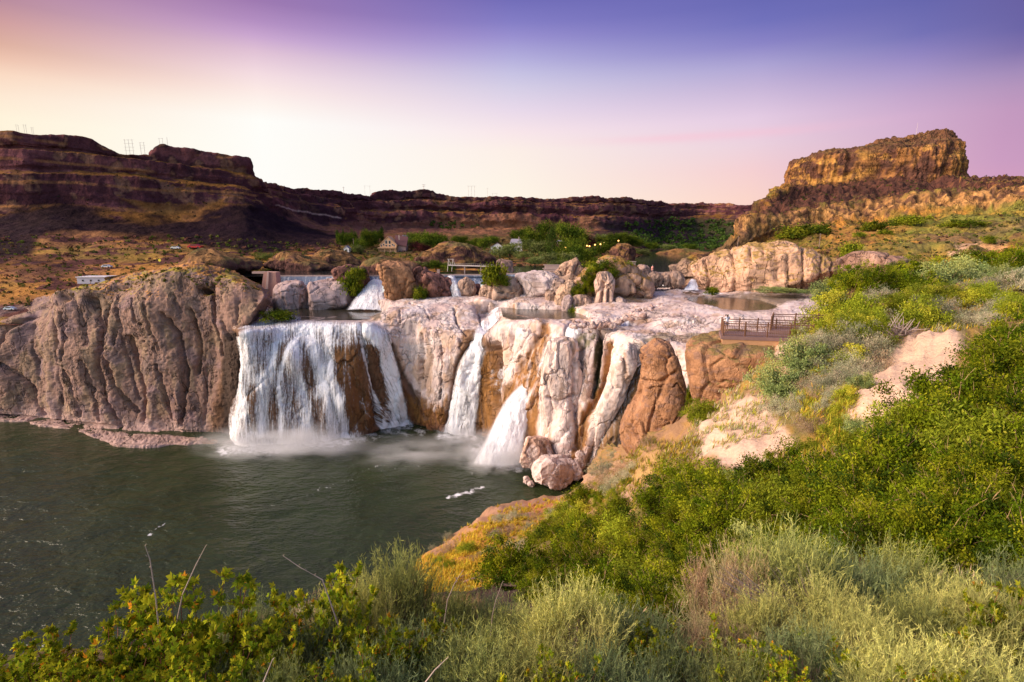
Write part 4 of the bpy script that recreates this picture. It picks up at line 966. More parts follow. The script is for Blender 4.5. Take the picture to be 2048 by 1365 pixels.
foam = np.maximum(foam, .42 * np.exp(-d / 26) * (1 + fbm(P * .25, 3, 601)))
foam = foam * vis
P[..., 2] += .12 * fbm(P * [.12, .25, 1], 3, 602) + .25 * np.exp(-d / 14) * fbm(P * .5, 3, 603) * vis
tag(link('water', new_mesh('water', P.reshape(-1, 3), grid_faces(nu, nv)[:, ::-1], None, attrs={'foam': foam.ravel()}), M['pool']), kind='structure')
def pool(name, pts, z, mat, n=1, foampts=()):
    v = [tuple(atz(x, y, z)) for x, y in pts]
    me = bpy.data.meshes.new(name); me.from_pydata(v, [], [tuple(range(len(v)))]); me.update()
    if me.polygons[0].normal.z < 0: me.flip_normals()
    tag(link(name, me, mat), kind='structure')
for nm, (poly, zp) in zip(('upper_pool_water', 'channel_water', 'right_pool_water'), POOLS):
    cx_ = sum(p[0] for p in poly) / len(poly); cy_ = sum(p[1] for p in poly) / len(poly)
    pool(nm, [(cx_ + (x - cx_) * 1.06 + (2 if x > cx_ else -2), cy_ + (y - cy_) * 1.10 + (1.5 if y > cy_ else -1.5)) for x, y in poly], zp, M['upper'])
# reservoir behind the dam
me = bpy.data.meshes.new('reservoir'); v = [(-190, 241, 53.1), (145, 241, 53.1), (900, 1350, 53.1), (-400, 1350, 53.1)]
me.from_pydata(v, [], [(0, 1, 2, 3)]); me.update(); tag(link('reservoir_water', me, M['lake']), kind='structure')

# ---- falling water: films that hug the displaced rock they run over
def fall_mat():
    m, nt, N, L = mat_base('falling_water')
    out = N.new('ShaderNodeOutputMaterial'); mx = N.new('ShaderNodeMixShader'); tr = N.new('ShaderNodeBsdfTransparent')
    b = N.new('ShaderNodeBsdfPrincipled'); b.inputs['Base Color'].default_value = (.93, .92, .97, 1); b.inputs['Roughness'].default_value = .5
    uv = N.new('ShaderNodeUVMap'); uv.uv_map = 'UVMap'
    a = N.new('ShaderNodeAttribute'); a.attribute_name = 'dens'
    tot = None
    for (sx, sy, w, det) in ((.30, .018, .9, 4), (1.3, .05, .75, 4), (.6, .22, .55, 6)):
        mp = N.new('ShaderNodeMapping'); mp.inputs['Scale'].default_value = (sx, sy, 1); L.new(uv.outputs[0], mp.inputs[0])
        n = N.new('ShaderNodeTexNoise'); n.inputs['Scale'].default_value = 1; n.inputs['Detail'].default_value = det; n.inputs['Roughness'].default_value = .6
        L.new(mp.outputs[0], n.inputs['Vector'])
        s = N.new('ShaderNodeMath'); s.operation = 'MULTIPLY_ADD'; s.inputs[1].default_value = w; L.new(n.outputs['Fac'], s.inputs[0])
        if tot is None: s.inputs[2].default_value = -.5 * (.9 + .75 + .55)
        else: L.new(tot, s.inputs[2])
        tot = s.outputs[0]
    k = N.new('ShaderNodeMath'); k.operation = 'MULTIPLY_ADD'; k.inputs[1].default_value = 2.2; L.new(tot, k.inputs[0]); L.new(a.outputs['Fac'], k.inputs[2])
    c = N.new('ShaderNodeMapRange'); c.inputs['From Min'].default_value = .12; c.inputs['From Max'].default_value = .95; L.new(k.outputs[0], c.inputs['Value'])
    a2 = N.new('ShaderNodeAttribute'); a2.attribute_name = 'edge'
    f = N.new('ShaderNodeMath'); f.operation = 'MULTIPLY'; L.new(c.outputs[0], f.inputs[0]); L.new(a2.outputs['Fac'], f.inputs[1])
    L.new(f.outputs[0], mx.inputs[0]); L.new(tr.outputs[0], mx.inputs[1]); L.new(b.outputs[0], mx.inputs[2]); L.new(mx.outputs[0], out.inputs[0])
    bp = N.new('ShaderNodeBump'); bp.inputs['Distance'].default_value = .5; L.new(tot, bp.inputs['Height']); L.new(bp.outputs[0], b.inputs['Normal'])
    return m
M['fall'] = fall_mat()
def film(name, L, poly, base, streams, off, label, flow=None, soft=5, holes=(), group=None):
    px, py = L.px, L.py
    P = L.P + L.n2 * 0
    wx = px + 5 * fbm(P * [.6, .6, .12], 4, 701)
    m = poly_mask(wx, py, poly, soft)
    keep = m > .02
    i0 = np.where(keep.any(1))[0]; j0 = np.where(keep.any(0))[0]
    a, b_, c, d_ = i0[0], i0[-1] + 1, j0[0], j0[-1] + 1
    nrm = blur(L.n2, 4)[a:b_, c:d_]; nrm /= np.linalg.norm(nrm, axis=-1, keepdims=True)
    V = blur(L.P, 4)[a:b_, c:d_] + nrm * off
    gap = np.maximum(0, ((L.P[a:b_, c:d_] - V) * nrm).sum(-1) + .15); V = V + nrm * blur(gap, 2)[..., None] * 1.3
    V += nrm * (.25 * fbm(V * [1.2, 1.2, .12], 3, 705))[..., None]
    qx, qy, qm = px[a:b_, c:d_], py[a:b_, c:d_], m[a:b_, c:d_]
    dens = np.full(qx.shape, base)
    ddx = np.zeros(qx.shape)
    for pts, w, s in streams:
        dd, t = seg_dist(qx + 2 * fbm(V * [.5, .5, .1], 2, 702), qy, pts); dens = dens + s * np.exp(-(dd / w) ** 2)
    for poly2, s, sf in holes: dens = dens - s * poly_mask(qx + 5 * fbm(V * [.4, .4, .05], 3, 703), qy, poly2, sf)
    u = qx - (flow(qx, qy) if flow else 0)
    f = grid_faces(*qx.shape)
    k4 = (qm.ravel()[f] > .02).any(1); f = f[k4]
    used = np.unique(f); re = np.full(qx.size, -1); re[used] = np.arange(len(used)); f = re[f]
    if L.flip < 0: f = f[:, ::-1]
    me = new_mesh(name, V.reshape(-1, 3)[used], f, None, uv=np.stack([u, qy], -1).reshape(-1, 2)[used], attrs={'dens': dens.ravel()[used], 'edge': qm.ravel()[used]})
    o = link(name, me, M['fall']); return tag(o, label, 'waterfall', group)
film('waterfall', LF, [(466, 700), (472, 676), (488, 664), (540, 655), (620, 650), (700, 650), (735, 652), (752, 655), (773, 668), (790, 720), (803, 780), (822, 856), (765, 862), (745, 845), (725, 860), (700, 888), (600, 892), (540, 900), (500, 905), (440, 905), (462, 860), (470, 800)], .40, [
    ([(561, 665), (540, 741), (524, 759), (521, 811), (524, 900)], 12, .55), ([(600, 670), (585, 698), (568, 731), (559, 764), (564, 811), (565, 889)], 5, .6), ([(592, 694), (599, 741), (613, 811), (618, 889)], 10, .45),
    ([(615, 655), (625, 690), (641, 741), (655, 799), (669, 889)], 14, .55), ([(655, 655), (662, 700), (664, 741), (678, 788), (693, 880)], 8, .5), ([(723, 701), (739, 752), (770, 848)], 3.5, .55),
    ([(742, 654), (770, 694), (796, 776), (812, 850)], 9, .7), ([(730, 654), (758, 705), (782, 788), (791, 854)], 7, .5), ([(470, 670), (560, 657), (640, 654), (735, 655)], 14, .35),
    ([(480, 690), (478, 790), (472, 880)], 22, .28), ([(440, 902), (520, 903), (600, 893), (700, 885)], 12, .7), ([(765, 856), (822, 853)], 8, .6), ([(690, 690), (692, 760), (680, 800)], 7, .2), ([(500, 670), (498, 800), (500, 900)], 10, .15)],
    .55, 'broad main waterfall in many white streams between the left bluff and pale rock', holes=[([(668, 700), (720, 690), (735, 760), (752, 850), (704, 868), (690, 800), (672, 760)], .52, 10), ([(735, 690), (752, 690), (775, 800), (765, 850), (750, 800)], .55, 5), ([(606, 690), (622, 700), (632, 760), (618, 800), (606, 740)], .4, 6), ([(556, 690), (580, 690), (566, 730), (552, 740)], .35, 5), ([(500, 770), (515, 760), (516, 860), (498, 860)], .4, 5), ([(628, 800), (650, 790), (664, 860), (632, 870)], .32, 5), ([(540, 780), (556, 770), (560, 870), (538, 870)], .3, 5)],
    flow=lambda x, y: sstep(700, 800, x) * (y - 655) * .33)
film('waterfall', LF, [(958, 655), (970, 645), (976, 652), (972, 690), (966, 760), (955, 820), (948, 880), (882, 880), (895, 840), (904, 790), (918, 740), (936, 700), (948, 678)], .62, [
    ([(962, 670), (940, 720), (922, 790), (905, 872)], 12, .45), ([(966, 690), (948, 780), (944, 870)], 6, .4), ([(884, 874), (948, 876)], 10, .6)], .5, 'narrow white waterfall between pale rock and an ochre stained wall',
    flow=lambda x, y: -(y - 680) * .22)
film('waterfall', LF, [(1136, 655), (1152, 652), (1160, 662), (1145, 690), (1120, 700), (1095, 720), (1080, 752), (1092, 700), (1120, 680)], .75, [([(1146, 660), (1130, 690), (1095, 725)], 9, .4)], .6, 'short white chute of water sliding round the top of the pale buttress')
film('trickle', LF, [(978, 630), (992, 616), (998, 618), (1000, 636), (992, 652), (975, 662), (968, 655)], .5, [([(994, 620), (990, 650), (970, 660)], 3, .5)], .4, 'small white stream stepping down above the narrow waterfall', soft=2)
film('trickle', LF, [(986, 740), (992, 740), (1000, 800), (1006, 840), (998, 842), (988, 790)], .35, [([(990, 780), (1002, 838)], 2.5, .5)], .4, 'faint thread of water in the dark cleft beside the ochre wall', soft=2)
film('trickle', LF, [(1290, 690), (1302, 690), (1285, 740), (1262, 790), (1235, 845), (1205, 900), (1175, 945), (1165, 945), (1190, 895), (1222, 840), (1250, 780), (1275, 730)], .02, [([(1296, 695), (1276, 738), (1253, 780), (1225, 838), (1190, 905)], 3.5, .5), ([(1275, 765), (1250, 800), (1235, 830)], 2.5, .3)], .4, 'thin stream running down the brown sloping chute left of the brown knob', soft=3)
film('trickle', LF, [(1215, 660), (1255, 640), (1262, 646), (1240, 656), (1222, 666)], .45, [([(1225, 660), (1256, 645)], 4, .4)], .3, 'short strip of white water among boulders in the middle channel', soft=2)
film('trickle', LF, [(478, 660), (520, 646), (560, 640), (600, 640), (600, 645), (540, 652), (500, 662)], .45, [([(490, 655), (560, 643)], 4, .4)], .3, 'strip of white water below the green tuft left of the main fall', soft=2)
# the free fall that shoots out of the cleft, and the cascades higher up: bodies of water of their own
def chute(name, cols, nu, nv, base, label, bulge, dens=None, streams=(), group=None, sd=0):
    def dd(L):
        w = np.sin(np.linspace(0, 1, L.px.shape[0]) * np.pi)[:, None]
        return bulge * w + .35 * fbm(L.P0 * [.6, .6, .15], 3, 710 + sd)
    L = sheet(cols, nu, nv, dd, 1)
    s = np.linspace(0, 1, nu)[:, None] * np.ones((1, nv)); t = np.linspace(0, 1, nv)[None] * np.ones((nu, 1))
    edge = sstep(0, .13, s) * sstep(1, .87, s) * sstep(0, .05, t) * sstep(1, .97, t)
    dn = np.full(s.shape, base)
    for pts, w, a in streams:
        q, _ = seg_dist(L.px, L.py, pts); dn += a * np.exp(-(q / w) ** 2)
    W = (L.px[-1].mean() - L.px[0].mean()); f = grid_faces(nu, nv)
    if L.flip < 0: f = f[:, ::-1]
    o = link(name, new_mesh(name, L.P.reshape(-1, 3), f, None, uv=np.stack([s * abs(L.px[-1] - L.px[0]).mean(), L.py], -1), attrs={'dens': dn.ravel(), 'edge': edge.ravel()}), M['fall'])
    return tag(o, label, 'waterfall', group)
chute('waterfall', [[(940, 932, 151), (966, 885, 153), (988, 840, 156), (1010, 800, 158), (1046, 764, 159), (1082, 746, 160)],
                    [(990, 936, 149.5), (1008, 888, 151.5), (1024, 842, 154.5), (1042, 806, 157), (1068, 777, 158.5), (1088, 762, 159.5)],
                    [(1042, 936, 149), (1048, 892, 151), (1058, 852, 154), (1070, 818, 156.5), (1084, 794, 158), (1094, 780, 159)]], 60, 140, 1.15, 'smooth white jet of water arching out beside the pale buttress', 1.2, sd=1)
chute('waterfall', [[(690, 622, 213), (705, 600, 219), (722, 580, 226), (740, 562, 232)], [(735, 624, 212), (742, 600, 218), (748, 580, 225), (753, 561, 231)], [(772, 624, 212), (771, 600, 218), (768, 580, 225), (766, 561, 231)]], 60, 80, .95, 'white foaming cascade pouring from the dam gap into the upper pool', 1.0, sd=2)
chute('waterfall', [[(905, 598, 212), (897, 575, 216), (893, 556, 222)], [(915, 598, 212), (908, 575, 215.5), (902, 556, 221)], [(926, 598, 212), (920, 575, 216), (911, 556, 222)]], 40, 60, .62, 'thin grey veil of water over a rock right of the dark cave rock', 1.6, sd=3)
chute('waterfall', [[(954, 600, 215), (958, 585, 219), (962, 575, 224)], [(958, 600, 214.5), (962, 585, 218.5), (965, 575, 223.5)], [(964, 600, 215), (966, 585, 219), (968, 575, 224)]], 20, 30, .95, 'narrow white trickle dropping between two small rocks', .3, sd=4)
chute('waterfall', [[(1364, 582, 214), (1373, 571, 218), (1380, 561, 224)], [(1382, 583, 213), (1384, 571, 217), (1386, 560, 223)], [(1400, 582, 214), (1396, 571, 218), (1392, 561, 224)]], 30, 40, .95, 'small white cascade left of the large rounded bluff', .5, sd=5)
chute('waterfall', [[(1400, 595, 205), (1400, 587, 207.5)], [(1425, 595, 205), (1425, 587, 207.5)], [(1448, 595, 205), (1448, 587, 207.5)]], 50, 20, .75, 'low wide curtain of water stepping into the right pool', .3, sd=6)
# spray hanging at the foot of the falls: real volumes of drifting droplets
def mist(name, loc, size, dens, label):
    m, nt, N, L = mat_base('spray')
    out = N.new('ShaderNodeOutputMaterial'); v = N.new('ShaderNodeVolumePrincipled'); L.new(v.outputs[0], out.inputs['Volume'])
    v.inputs['Color'].default_value = (.95, .95, 1, 1); v.inputs['Anisotropy'].default_value = .2
    tc = N.new('ShaderNodeTexCoord'); ln = N.new('ShaderNodeVectorMath'); ln.operation = 'LENGTH'; L.new(tc.outputs['Object'], ln.inputs[0])
    r = N.new('ShaderNodeMapRange'); r.inputs['From Min'].default_value = 1; r.inputs['From Max'].default_value = 0; r.interpolation_type = 'SMOOTHSTEP'; L.new(ln.outputs['Value'], r.inputs['Value'])
    n = N.new('ShaderNodeTexNoise'); n.inputs['Scale'].default_value = 2.2; n.inputs['Detail'].default_value = 4; L.new(tc.outputs['Object'], n.inputs['Vector'])
    r2 = N.new('ShaderNodeMapRange'); r2.inputs['From Min'].default_value = .38; r2.inputs['From Max'].default_value = .68; L.new(n.outputs['Fac'], r2.inputs['Value'])
    p = N.new('ShaderNodeMath'); p.operation = 'MULTIPLY'; L.new(r.outputs[0], p.inputs[0]); L.new(r2.outputs[0], p.inputs[1])
    q = N.new('ShaderNodeMath'); q.operation = 'MULTIPLY'; q.inputs[1].default_value = dens; L.new(p.outputs[0], q.inputs[0]); L.new(q.outputs[0], v.inputs['Density'])
    th = np.linspace(0, 2 * np.pi, 25); ph = np.linspace(0, np.pi, 13)
    V = np.stack([np.outer(np.cos(th), np.sin(ph)), np.outer(np.sin(th), np.sin(ph)), np.outer(np.ones(25), np.cos(ph))], -1)
    o = link(name, new_mesh(name, V.reshape(-1, 3), grid_faces(25, 13)), m); o.location = loc; o.scale = size
    return tag(o, label, 'mist', None, 'stuff')
if not globals().get('NOMIST'):
    mist('mist', (*atz(565, 892, 2.5)[:2], 2.5), (34, 11, 9), .6, 'white spray drifting at the foot of the main waterfall')
    mist('mist', (*atz(1000, 912, 3)[:2], 3), (16, 12, 10), .85, 'white spray rising where the smooth jet hits the pool')
    mist('mist', (*atz(915, 878, 2)[:2], 2), (10, 7, 6), .5, 'white spray at the foot of the narrow waterfall')
    mist('mist', (*atz(830, 905, 1.5)[:2], 1.5), (26, 15, 4.5), .22, 'thin low spray over the pool between the falls')
# ================= plants
M['leaf'] = leaf_mat('leaf', trans=.25, rnd=.3); M['straw'] = leaf_mat('straw', trans=.25, rnd=.3)
M['stem'] = plain('woody_stem', (.16, .08, .05), .8); M['redstem'] = plain('red_stem', (.22, .06, .04), .7); M['greystem'] = plain('grey_stem', (.38, .28, .24), .85)
M['tanstem'] = plain('tan_stem', (.40, .25, .12), .8); M['bark'] = plain('bark', (.09, .06, .045), .9)
def nrmz(v): return v / (np.linalg.norm(v, axis=-1, keepdims=True) + 1e-9)
def leaf_quads(C, a, b, r, up=None, upk=0.0):
    """diamond leaves: centres C, half length a, half width b"""
    n = len(C); u = nrmz(r.randn(n, 3) + (0 if up is None else upk * up)); v = nrmz(np.cross(u, r.randn(n, 3)))
    a = np.broadcast_to(np.asarray(a, float), (n,))[:, None]; b = np.broadcast_to(np.asarray(b, float), (n,))[:, None]
    V = np.stack([C - u * a, C + v * b, C + u * a, C - v * b], 1).reshape(-1, 3)
    return V, np.arange(4 * n).reshape(-1, 4)
def strip(path, wdt, side):
    """path (n,k,3) -> ribbons"""
    n, k, _ = path.shape; w = np.asarray(wdt).reshape(1, -1, 1) if np.ndim(wdt) == 1 else wdt
    A = path - side[:, None] * w; B = path + side[:, None] * w
    V = np.stack([A, B], 2).reshape(-1, 3); base = (np.arange(n) * k * 2)[:, None] + (np.arange(k - 1) * 2)[None]
    f = np.stack([base, base + 1, base + 3, base + 2], -1).reshape(-1, 4)
    return V, f
def cat_mesh(name, parts, col):
    off = 0; Vs, Fs = [], []
    for V, f in parts: Vs.append(V); Fs.append(f + off); off += len(V)
    return new_mesh(name, np.concatenate(Vs), np.concatenate(Fs), col, smooth=False)
def crown_points(n, R, H, K, seed, shape='dome', sig=.17, z0=.15):
    r = np.random.RandomState(seed)
    d = nrmz(r.randn(K, 3)); d[:, 2] = np.abs(d[:, 2]) * (1 if shape == 'dome' else 1) 
    if shape != 'dome': d[:, 2] = nrmz(r.randn(K, 3))[:, 2]
    rad = (.45 + .55 * r.rand(K) ** .5)[:, None] * (1 + .25 * r.randn(K, 1))
    if shape == 'dome': c = d * rad * [R, R, H * .88] + [0, 0, H * z0]
    elif shape == 'ball': c = d * rad * [R, R, H * .40] + [0, 0, H * .58]
    else:
        t = r.rand(K); a = r.rand(K) * 6.28; w = np.sin(np.clip(t * 1.12 + .08, 0, 1) * np.pi) ** .7
        c = np.stack([np.cos(a) * R * .7 * w, np.sin(a) * R * .7 * w, H * (.08 + .9 * t)], -1)
    i = r.randint(0, K, n); sg = sig * R * (.6 + .8 * r.rand(K))
    P = c[i] + r.randn(n, 3) * sg[i][:, None] * [1, 1, .8]
    P[:, 2] = np.abs(P[:, 2]) * (P[:, 2] > -.1) + .02
    return P, i, c
def bush_mesh(name, n, R, H, K, a, b, cols, seed, shape='dome', sig=.17, mat='leaf', stem='stem', nst=16, up=.4, ntw=0, partnames=('foliage', 'stems')):
    P, i, c = crown_points(n, R, H, K, seed, shape, sig); r = np.random.RandomState(seed + 1)
    V, f = leaf_quads(P, a * (.55 + .9 * r.rand(n)), b * (.55 + .9 * r.rand(n)), r, np.array([0, 0, 1.]), up)
    cols = np.asarray(cols); ci = r.randint(0, len(cols), K)
    cc = cols[ci][i] * (.7 + .6 * r.rand(n))[:, None]
    j = r.rand(n) < .10; cc[j] = cols[r.randint(0, len(cols), j.sum())]
    me = new_mesh(partnames[0], V, f, np.repeat(cc, 4, 0), smooth=False); me.materials.append(M[mat])
    mb = MB()
    if shape in ('ball', 'column'):
        mb.tube([(0, 0, -.5), (R * .03, 0, H * .3), (0, R * .02, H * .62)], [R * .09, R * .07, R * .03], 7)
    for k in range(nst):
        p = c[k % K]; s0 = (0, 0, -.1) if shape == 'dome' else (0, 0, H * (.2 + .2 * r.rand()))
        s0 = Vector(s0) + Vector((r.randn() * R * .06, r.randn() * R * .06, 0)) * (shape == 'dome')
        m = (Vector(p) * .55 + s0 * .45) + Vector((r.randn(), r.randn(), abs(r.randn()))) * R * .05
        mb.tube([s0, m, Vector(p)], [R * .022, R * .014, R * .006], 4)
    for k in range(ntw):
        p = Vector(c[k % nst]); dd_ = Vector(nrmz(np.array(p) / [R, R, H] + r.randn(3) * .5)); q = p + dd_ * R * (.15 + .3 * r.rand())
        mb.tube([p * .96, p.lerp(q, .5) + Vector((0, 0, .01)), q], [R * .007, R * .005, R * .0025], 3)
    ms = bpy.data.meshes.new(partnames[1]); ms.from_pydata(mb.v, [], mb.f); ms.materials.append(M[stem])
    return name, (partnames[0], me), (partnames[1], ms)
def place(proto, loc, s, rz, label, cat, group):
    name, a, b = proto
    e_ = empty(name, loc, rz, label=label, cat=cat, group=group); e_.scale = s if hasattr(s, '__len__') else (s, s, s)
    for pn, me in (a, b):
        o = bpy.data.objects.new(pn, me); COL.objects.link(o); o.parent = e_
    return e_
G1 = [(.085, .13, .006), (.15, .19, .008), (.045, .075, .008), (.24, .25, .012), (.14, .16, .01)]
G2 = [(.24, .28, .02), (.36, .36, .03), (.18, .22, .02), (.42, .38, .04)]
SG = [(.33, .32, .20), (.42, .40, .26), (.25, .26, .15), (.44, .36, .24)]
DR = [(.42, .28, .18), (.34, .22, .15), (.50, .36, .22), (.28, .22, .10)]
GL = [(.24, .30, .10), (.33, .38, .15), (.18, .24, .08), (.38, .40, .12)]
YG = [(.50, .40, .04), (.62, .44, .05), (.40, .36, .04), (.55, .30, .05)]
willow = [bush_mesh('leafy_bush', 17000, 1.0, 1.15, 70, .036, .016, G1, 1000 + k, sig=.115, ntw=90, stem='tanstem', nst=40) for k in range(4)]
bright = [bush_mesh('leafy_bush', 9000, 1.0, 1.0, 50, .050, .018, G2, 1010 + k, sig=.15) for k in range(3)]
grey = [bush_mesh('sage_bush', 7000, 1.0, 1.0, 60, .055, .010, SG, 1020 + k, sig=.14, stem='greystem', nst=30, up=1.4) for k in range(3)]
dry = [bush_mesh('dry_bush', 5500, 1.0, .9, 60, .060, .008, DR, 1030 + k, sig=.15, stem='greystem', nst=40, up=1.2, mat='straw') for k in range(2)]
glauc = [bush_mesh('leafy_bush', 9000, 1.0, 1.0, 60, .045, .022, GL, 1040 + k, sig=.14) for k in range(2)]
# ---- rabbitbrush: many wiry stems set with thread leaves
def rabbit_mesh(seed, n=900, col=((.30, .38, .20), (.42, .48, .26), (.22, .30, .17)), tip=(.55, .56, .22), dryk=0.0):
    r = np.random.RandomState(seed); NB = 62
    a = r.rand(NB) * 6.283; sp = np.sqrt(r.rand(NB)) * .95; hh = .60 * np.sqrt(np.clip(1.15 - sp ** 2 * .75, .2, 2)) * (.8 + .35 * r.rand(NB))
    root = r.randn(NB, 3) * [.07, .07, 0]; end = np.stack([np.cos(a) * sp * .42, np.sin(a) * sp * .42, hh], -1)
    bend = np.stack([np.cos(a) * sp * .14, np.sin(a) * sp * .14, -.12 * sp], -1)
    bi = r.randint(0, NB, n); s0 = (.45 + .5 * r.rand(n))[:, None]
    q = root[bi] * (1 - s0) + end[bi] * s0 + bend[bi] * np.sin(s0 * np.pi)
    bd = nrmz(end[bi] - root[bi]); fan = nrmz(bd + r.randn(n, 3) * .30 + [0, 0, .25]); ln = (.30 + .26 * r.rand(n))[:, None, None]
    t = np.linspace(0, 1, 7)[None, :, None]; curl = r.randn(n, 1, 3) * .05
    path = q[:, None] + (bd[:, None] * (1 - t) * .4 + fan[:, None] * (.6 + .4 * t)) * ln * t + curl * t ** 2 + np.array([0, 0, .05]) * t ** 2
    ec = np.array([0, 0, .30]); er = np.array([.60, .60, .66]); tv = (path[:, -1] - ec) / er; tn = np.linalg.norm(tv, axis=-1, keepdims=True)
    tgt = ec + tv / tn * er * (.74 + .40 * r.rand(n, 1) ** 2); path = path + (tgt - path[:, -1])[:, None] * t
    side = nrmz(np.cross(path[:, -1] - path[:, 0], r.randn(n, 3)))
    V1, f1 = strip(path, np.linspace(.0028, .0012, 7), side)
    bc = np.asarray(col)[r.randint(0, len(col), NB)] * (.75 + .5 * r.rand(NB, 1)); dry_ = r.rand(NB) < dryk; bc[dry_] = (.46, .31, .20)
    c0 = bc[bi] * (.85 + .3 * r.rand(n, 1)); tt = np.linspace(0, 1, 7)
    cst = np.repeat(c0[:, None], 7, 1) * .9; cst = mix(cst, np.array([.40, .29, .19]), np.broadcast_to((1 - tt)[None] ** 1.3, (n, 7)))
    C1 = np.repeat(cst.reshape(-1, 3), 2, 0)
    m = 24; ti = .15 + .85 * r.rand(n, m); k = np.clip((ti * 6).astype(int), 0, 5); fr = ti * 6 - k; ii = np.arange(n)[:, None]
    p = path[ii, k] * (1 - fr[..., None]) + path[ii, k + 1] * fr[..., None]
    dr = nrmz(path[ii, k + 1] - path[ii, k]); ld = nrmz(dr * .9 + r.randn(n, m, 3) * .6)
    le = (.022 + .028 * r.rand(n, m))[..., None]; sd = nrmz(np.cross(ld, r.randn(n, m, 3)))
    mid = p + ld * le * .6; T = p + ld * le + np.array([0, 0, .004])
    V2 = np.stack([p - sd * .0013, p + sd * .0013, mid + sd * .0015, mid - sd * .0015], 2).reshape(-1, 3); f2 = np.arange(len(V2)).reshape(-1, 4)
    V3 = np.stack([mid - sd * .0015, mid + sd * .0015, T + sd * .0004, T - sd * .0004], 2).reshape(-1, 3)
    cl = c0[:, None] * (.7 + .6 * r.rand(n, m))[..., None]; cl = mix(cl, np.asarray(tip), sstep(.6, 1.0, ti) * .7 * (r.rand(n)[:, None] < .7))
    C2 = np.repeat(cl.reshape(-1, 3), 4, 0)
    me = cat_mesh('foliage', [(V1, f1), (V2, f2), (V3, f2)], np.concatenate([C1, C2, C2])); me.materials.append(M['straw'])
    mb = MB()
    for b in range(NB):
        pts = [Vector(root[b] * (1 - u) + end[b] * u + bend[b] * math.sin(u * 3.14) + r.randn(3) * .012) for u in (-.15, .25, .5, .75, 1)]
        mb.tube(pts, [.011, .008, .006, .0045, .003], 4)
    ms = bpy.data.meshes.new('stems'); ms.from_pydata(mb.v, [], mb.f); ms.materials.append(M['greystem'])
    return 'rabbitbrush', ('foliage', me), ('stems', ms)
rabbit = [rabbit_mesh(1100, col=((.33, .37, .11), (.46, .48, .15), (.22, .26, .08)), tip=(.66, .64, .16)), rabbit_mesh(1101, col=((.48, .48, .14), (.64, .60, .19), (.36, .38, .11)), tip=(.82, .76, .22)), rabbit_mesh(1102, col=((.20, .26, .11), (.28, .34, .15), (.12, .17, .07)), tip=(.42, .46, .16)),
          rabbit_mesh(1103, dryk=.4, col=((.40, .38, .18), (.48, .40, .2)), tip=(.60, .42, .2))]
# ---- shrub with small lobed leaves and reddish stems
def lobed_mesh(seed, ns=34):
    r = np.random.RandomState(seed); mb = MB(); C, U, Tm = [], [], []
    for s in range(ns):
        a = r.rand() * 6.283; sp = abs(r.randn()) * .55 + .1; h = .55 + .5 * r.rand()
        pts = []; p = np.array([r.randn() * .08, r.randn() * .08, -.1]); d = np.array([math.cos(a) * sp, math.sin(a) * sp, 1.0]); d /= np.linalg.norm(d)
        L_ = h * 1.1 / 7
        for k in range(8):
            pts.append(p.copy()); d = d + r.randn(3) * .13 + [0, 0, .05]; d /= np.linalg.norm(d); p = p + d * L_
        mb.tube(pts, [.008 - .0008 * k for k in range(8)], 4)
        for k in range(2, 8):
            for q in range(2):
                sd = nrmz(r.randn(3) + [0, 0, .6]); tl = .06 + .12 * r.rand() * (1.15 - k / 8); b0 = pts[k]
                tp = b0 + sd * tl; mb.tube([b0, b0 + sd * tl * .5 + [0, 0, .004], tp], [.0035, .0026, .0015], 3)
                for z in range(9):
                    f_ = r.rand(); C.append(b0 + sd * tl * f_ + r.randn(3) * .010); U.append(nrmz(sd * .5 + r.randn(3) * .8 + [0, 0, .25])); Tm.append(min(1, k / 7.) * .8 + .2 * f_)
            for z in range(4): C.append(pts[k] + r.randn(3) * .012); U.append(nrmz(r.randn(3) + [0, 0, .5])); Tm.append(k / 8.)
        for z in range(8): C.append(pts[-1] + r.randn(3) * .012); U.append(nrmz(r.randn(3) * .6 + [0, 0, 1.])); Tm.append(1.0)
    C = np.array(C); U = np.array(U); Tm = np.array(Tm); n = len(C)
    W = nrmz(np.cross(U, r.randn(n, 3))); Nn = np.cross(U, W); ln = (.020 + .016 * r.rand(n))[:, None]
    parts = []
    for ang, k in ((0, 1.0), (.85, .72), (-.85, .72)):
        du = U * math.cos(ang) + W * math.sin(ang); dw = W * math.cos(ang) - U * math.sin(ang)
        T = C + du * ln * k * 1.7 + Nn * ln * .12; mdp = C + du * ln * k * .85
        V = np.stack([C, mdp + dw * ln * .36 * k + Nn * ln * .1, T, mdp - dw * ln * .36 * k + Nn * ln * .1], 1).reshape(-1, 3)
        parts.append((V, np.arange(len(V)).reshape(-1, 4)))
    base = np.array([(.17, .24, .012), (.25, .31, .015), (.12, .18, .012), (.33, .35, .02)])[r.randint(0, 4, n)]
    q = sstep(.78, 1.0, Tm + .12 * r.randn(n)) * (r.rand(n) < .75)
    base = mix(base, np.array([.50, .42, .02]), q * .6); o_ = (r.rand(n) < .03) & (Tm > .7); base[o_] = (.72, .28, .02)
    cc = np.repeat(base, 4, 0)
    me = cat_mesh('foliage', parts, np.concatenate([cc] * 3)); me.materials.append(M['leaf'])
    ms = bpy.data.meshes.new('stems'); ms.from_pydata(mb.v, [], mb.f); ms.materials.append(M['redstem'])
    return 'lobed_leaf_shrub', ('foliage', me), ('stems', ms)
lobed = [lobed_mesh(1200), lobed_mesh(1201), lobed_mesh(1202)]
GX, GY, GZ = LS.P[..., 0], LS.P[..., 1], LS.P[..., 2]
def ground_z(x, y):
    d = (GX - x) ** 2 + (GY - y) ** 2; i = np.unravel_index(np.argmin(d), d.shape); return float(GZ[i])
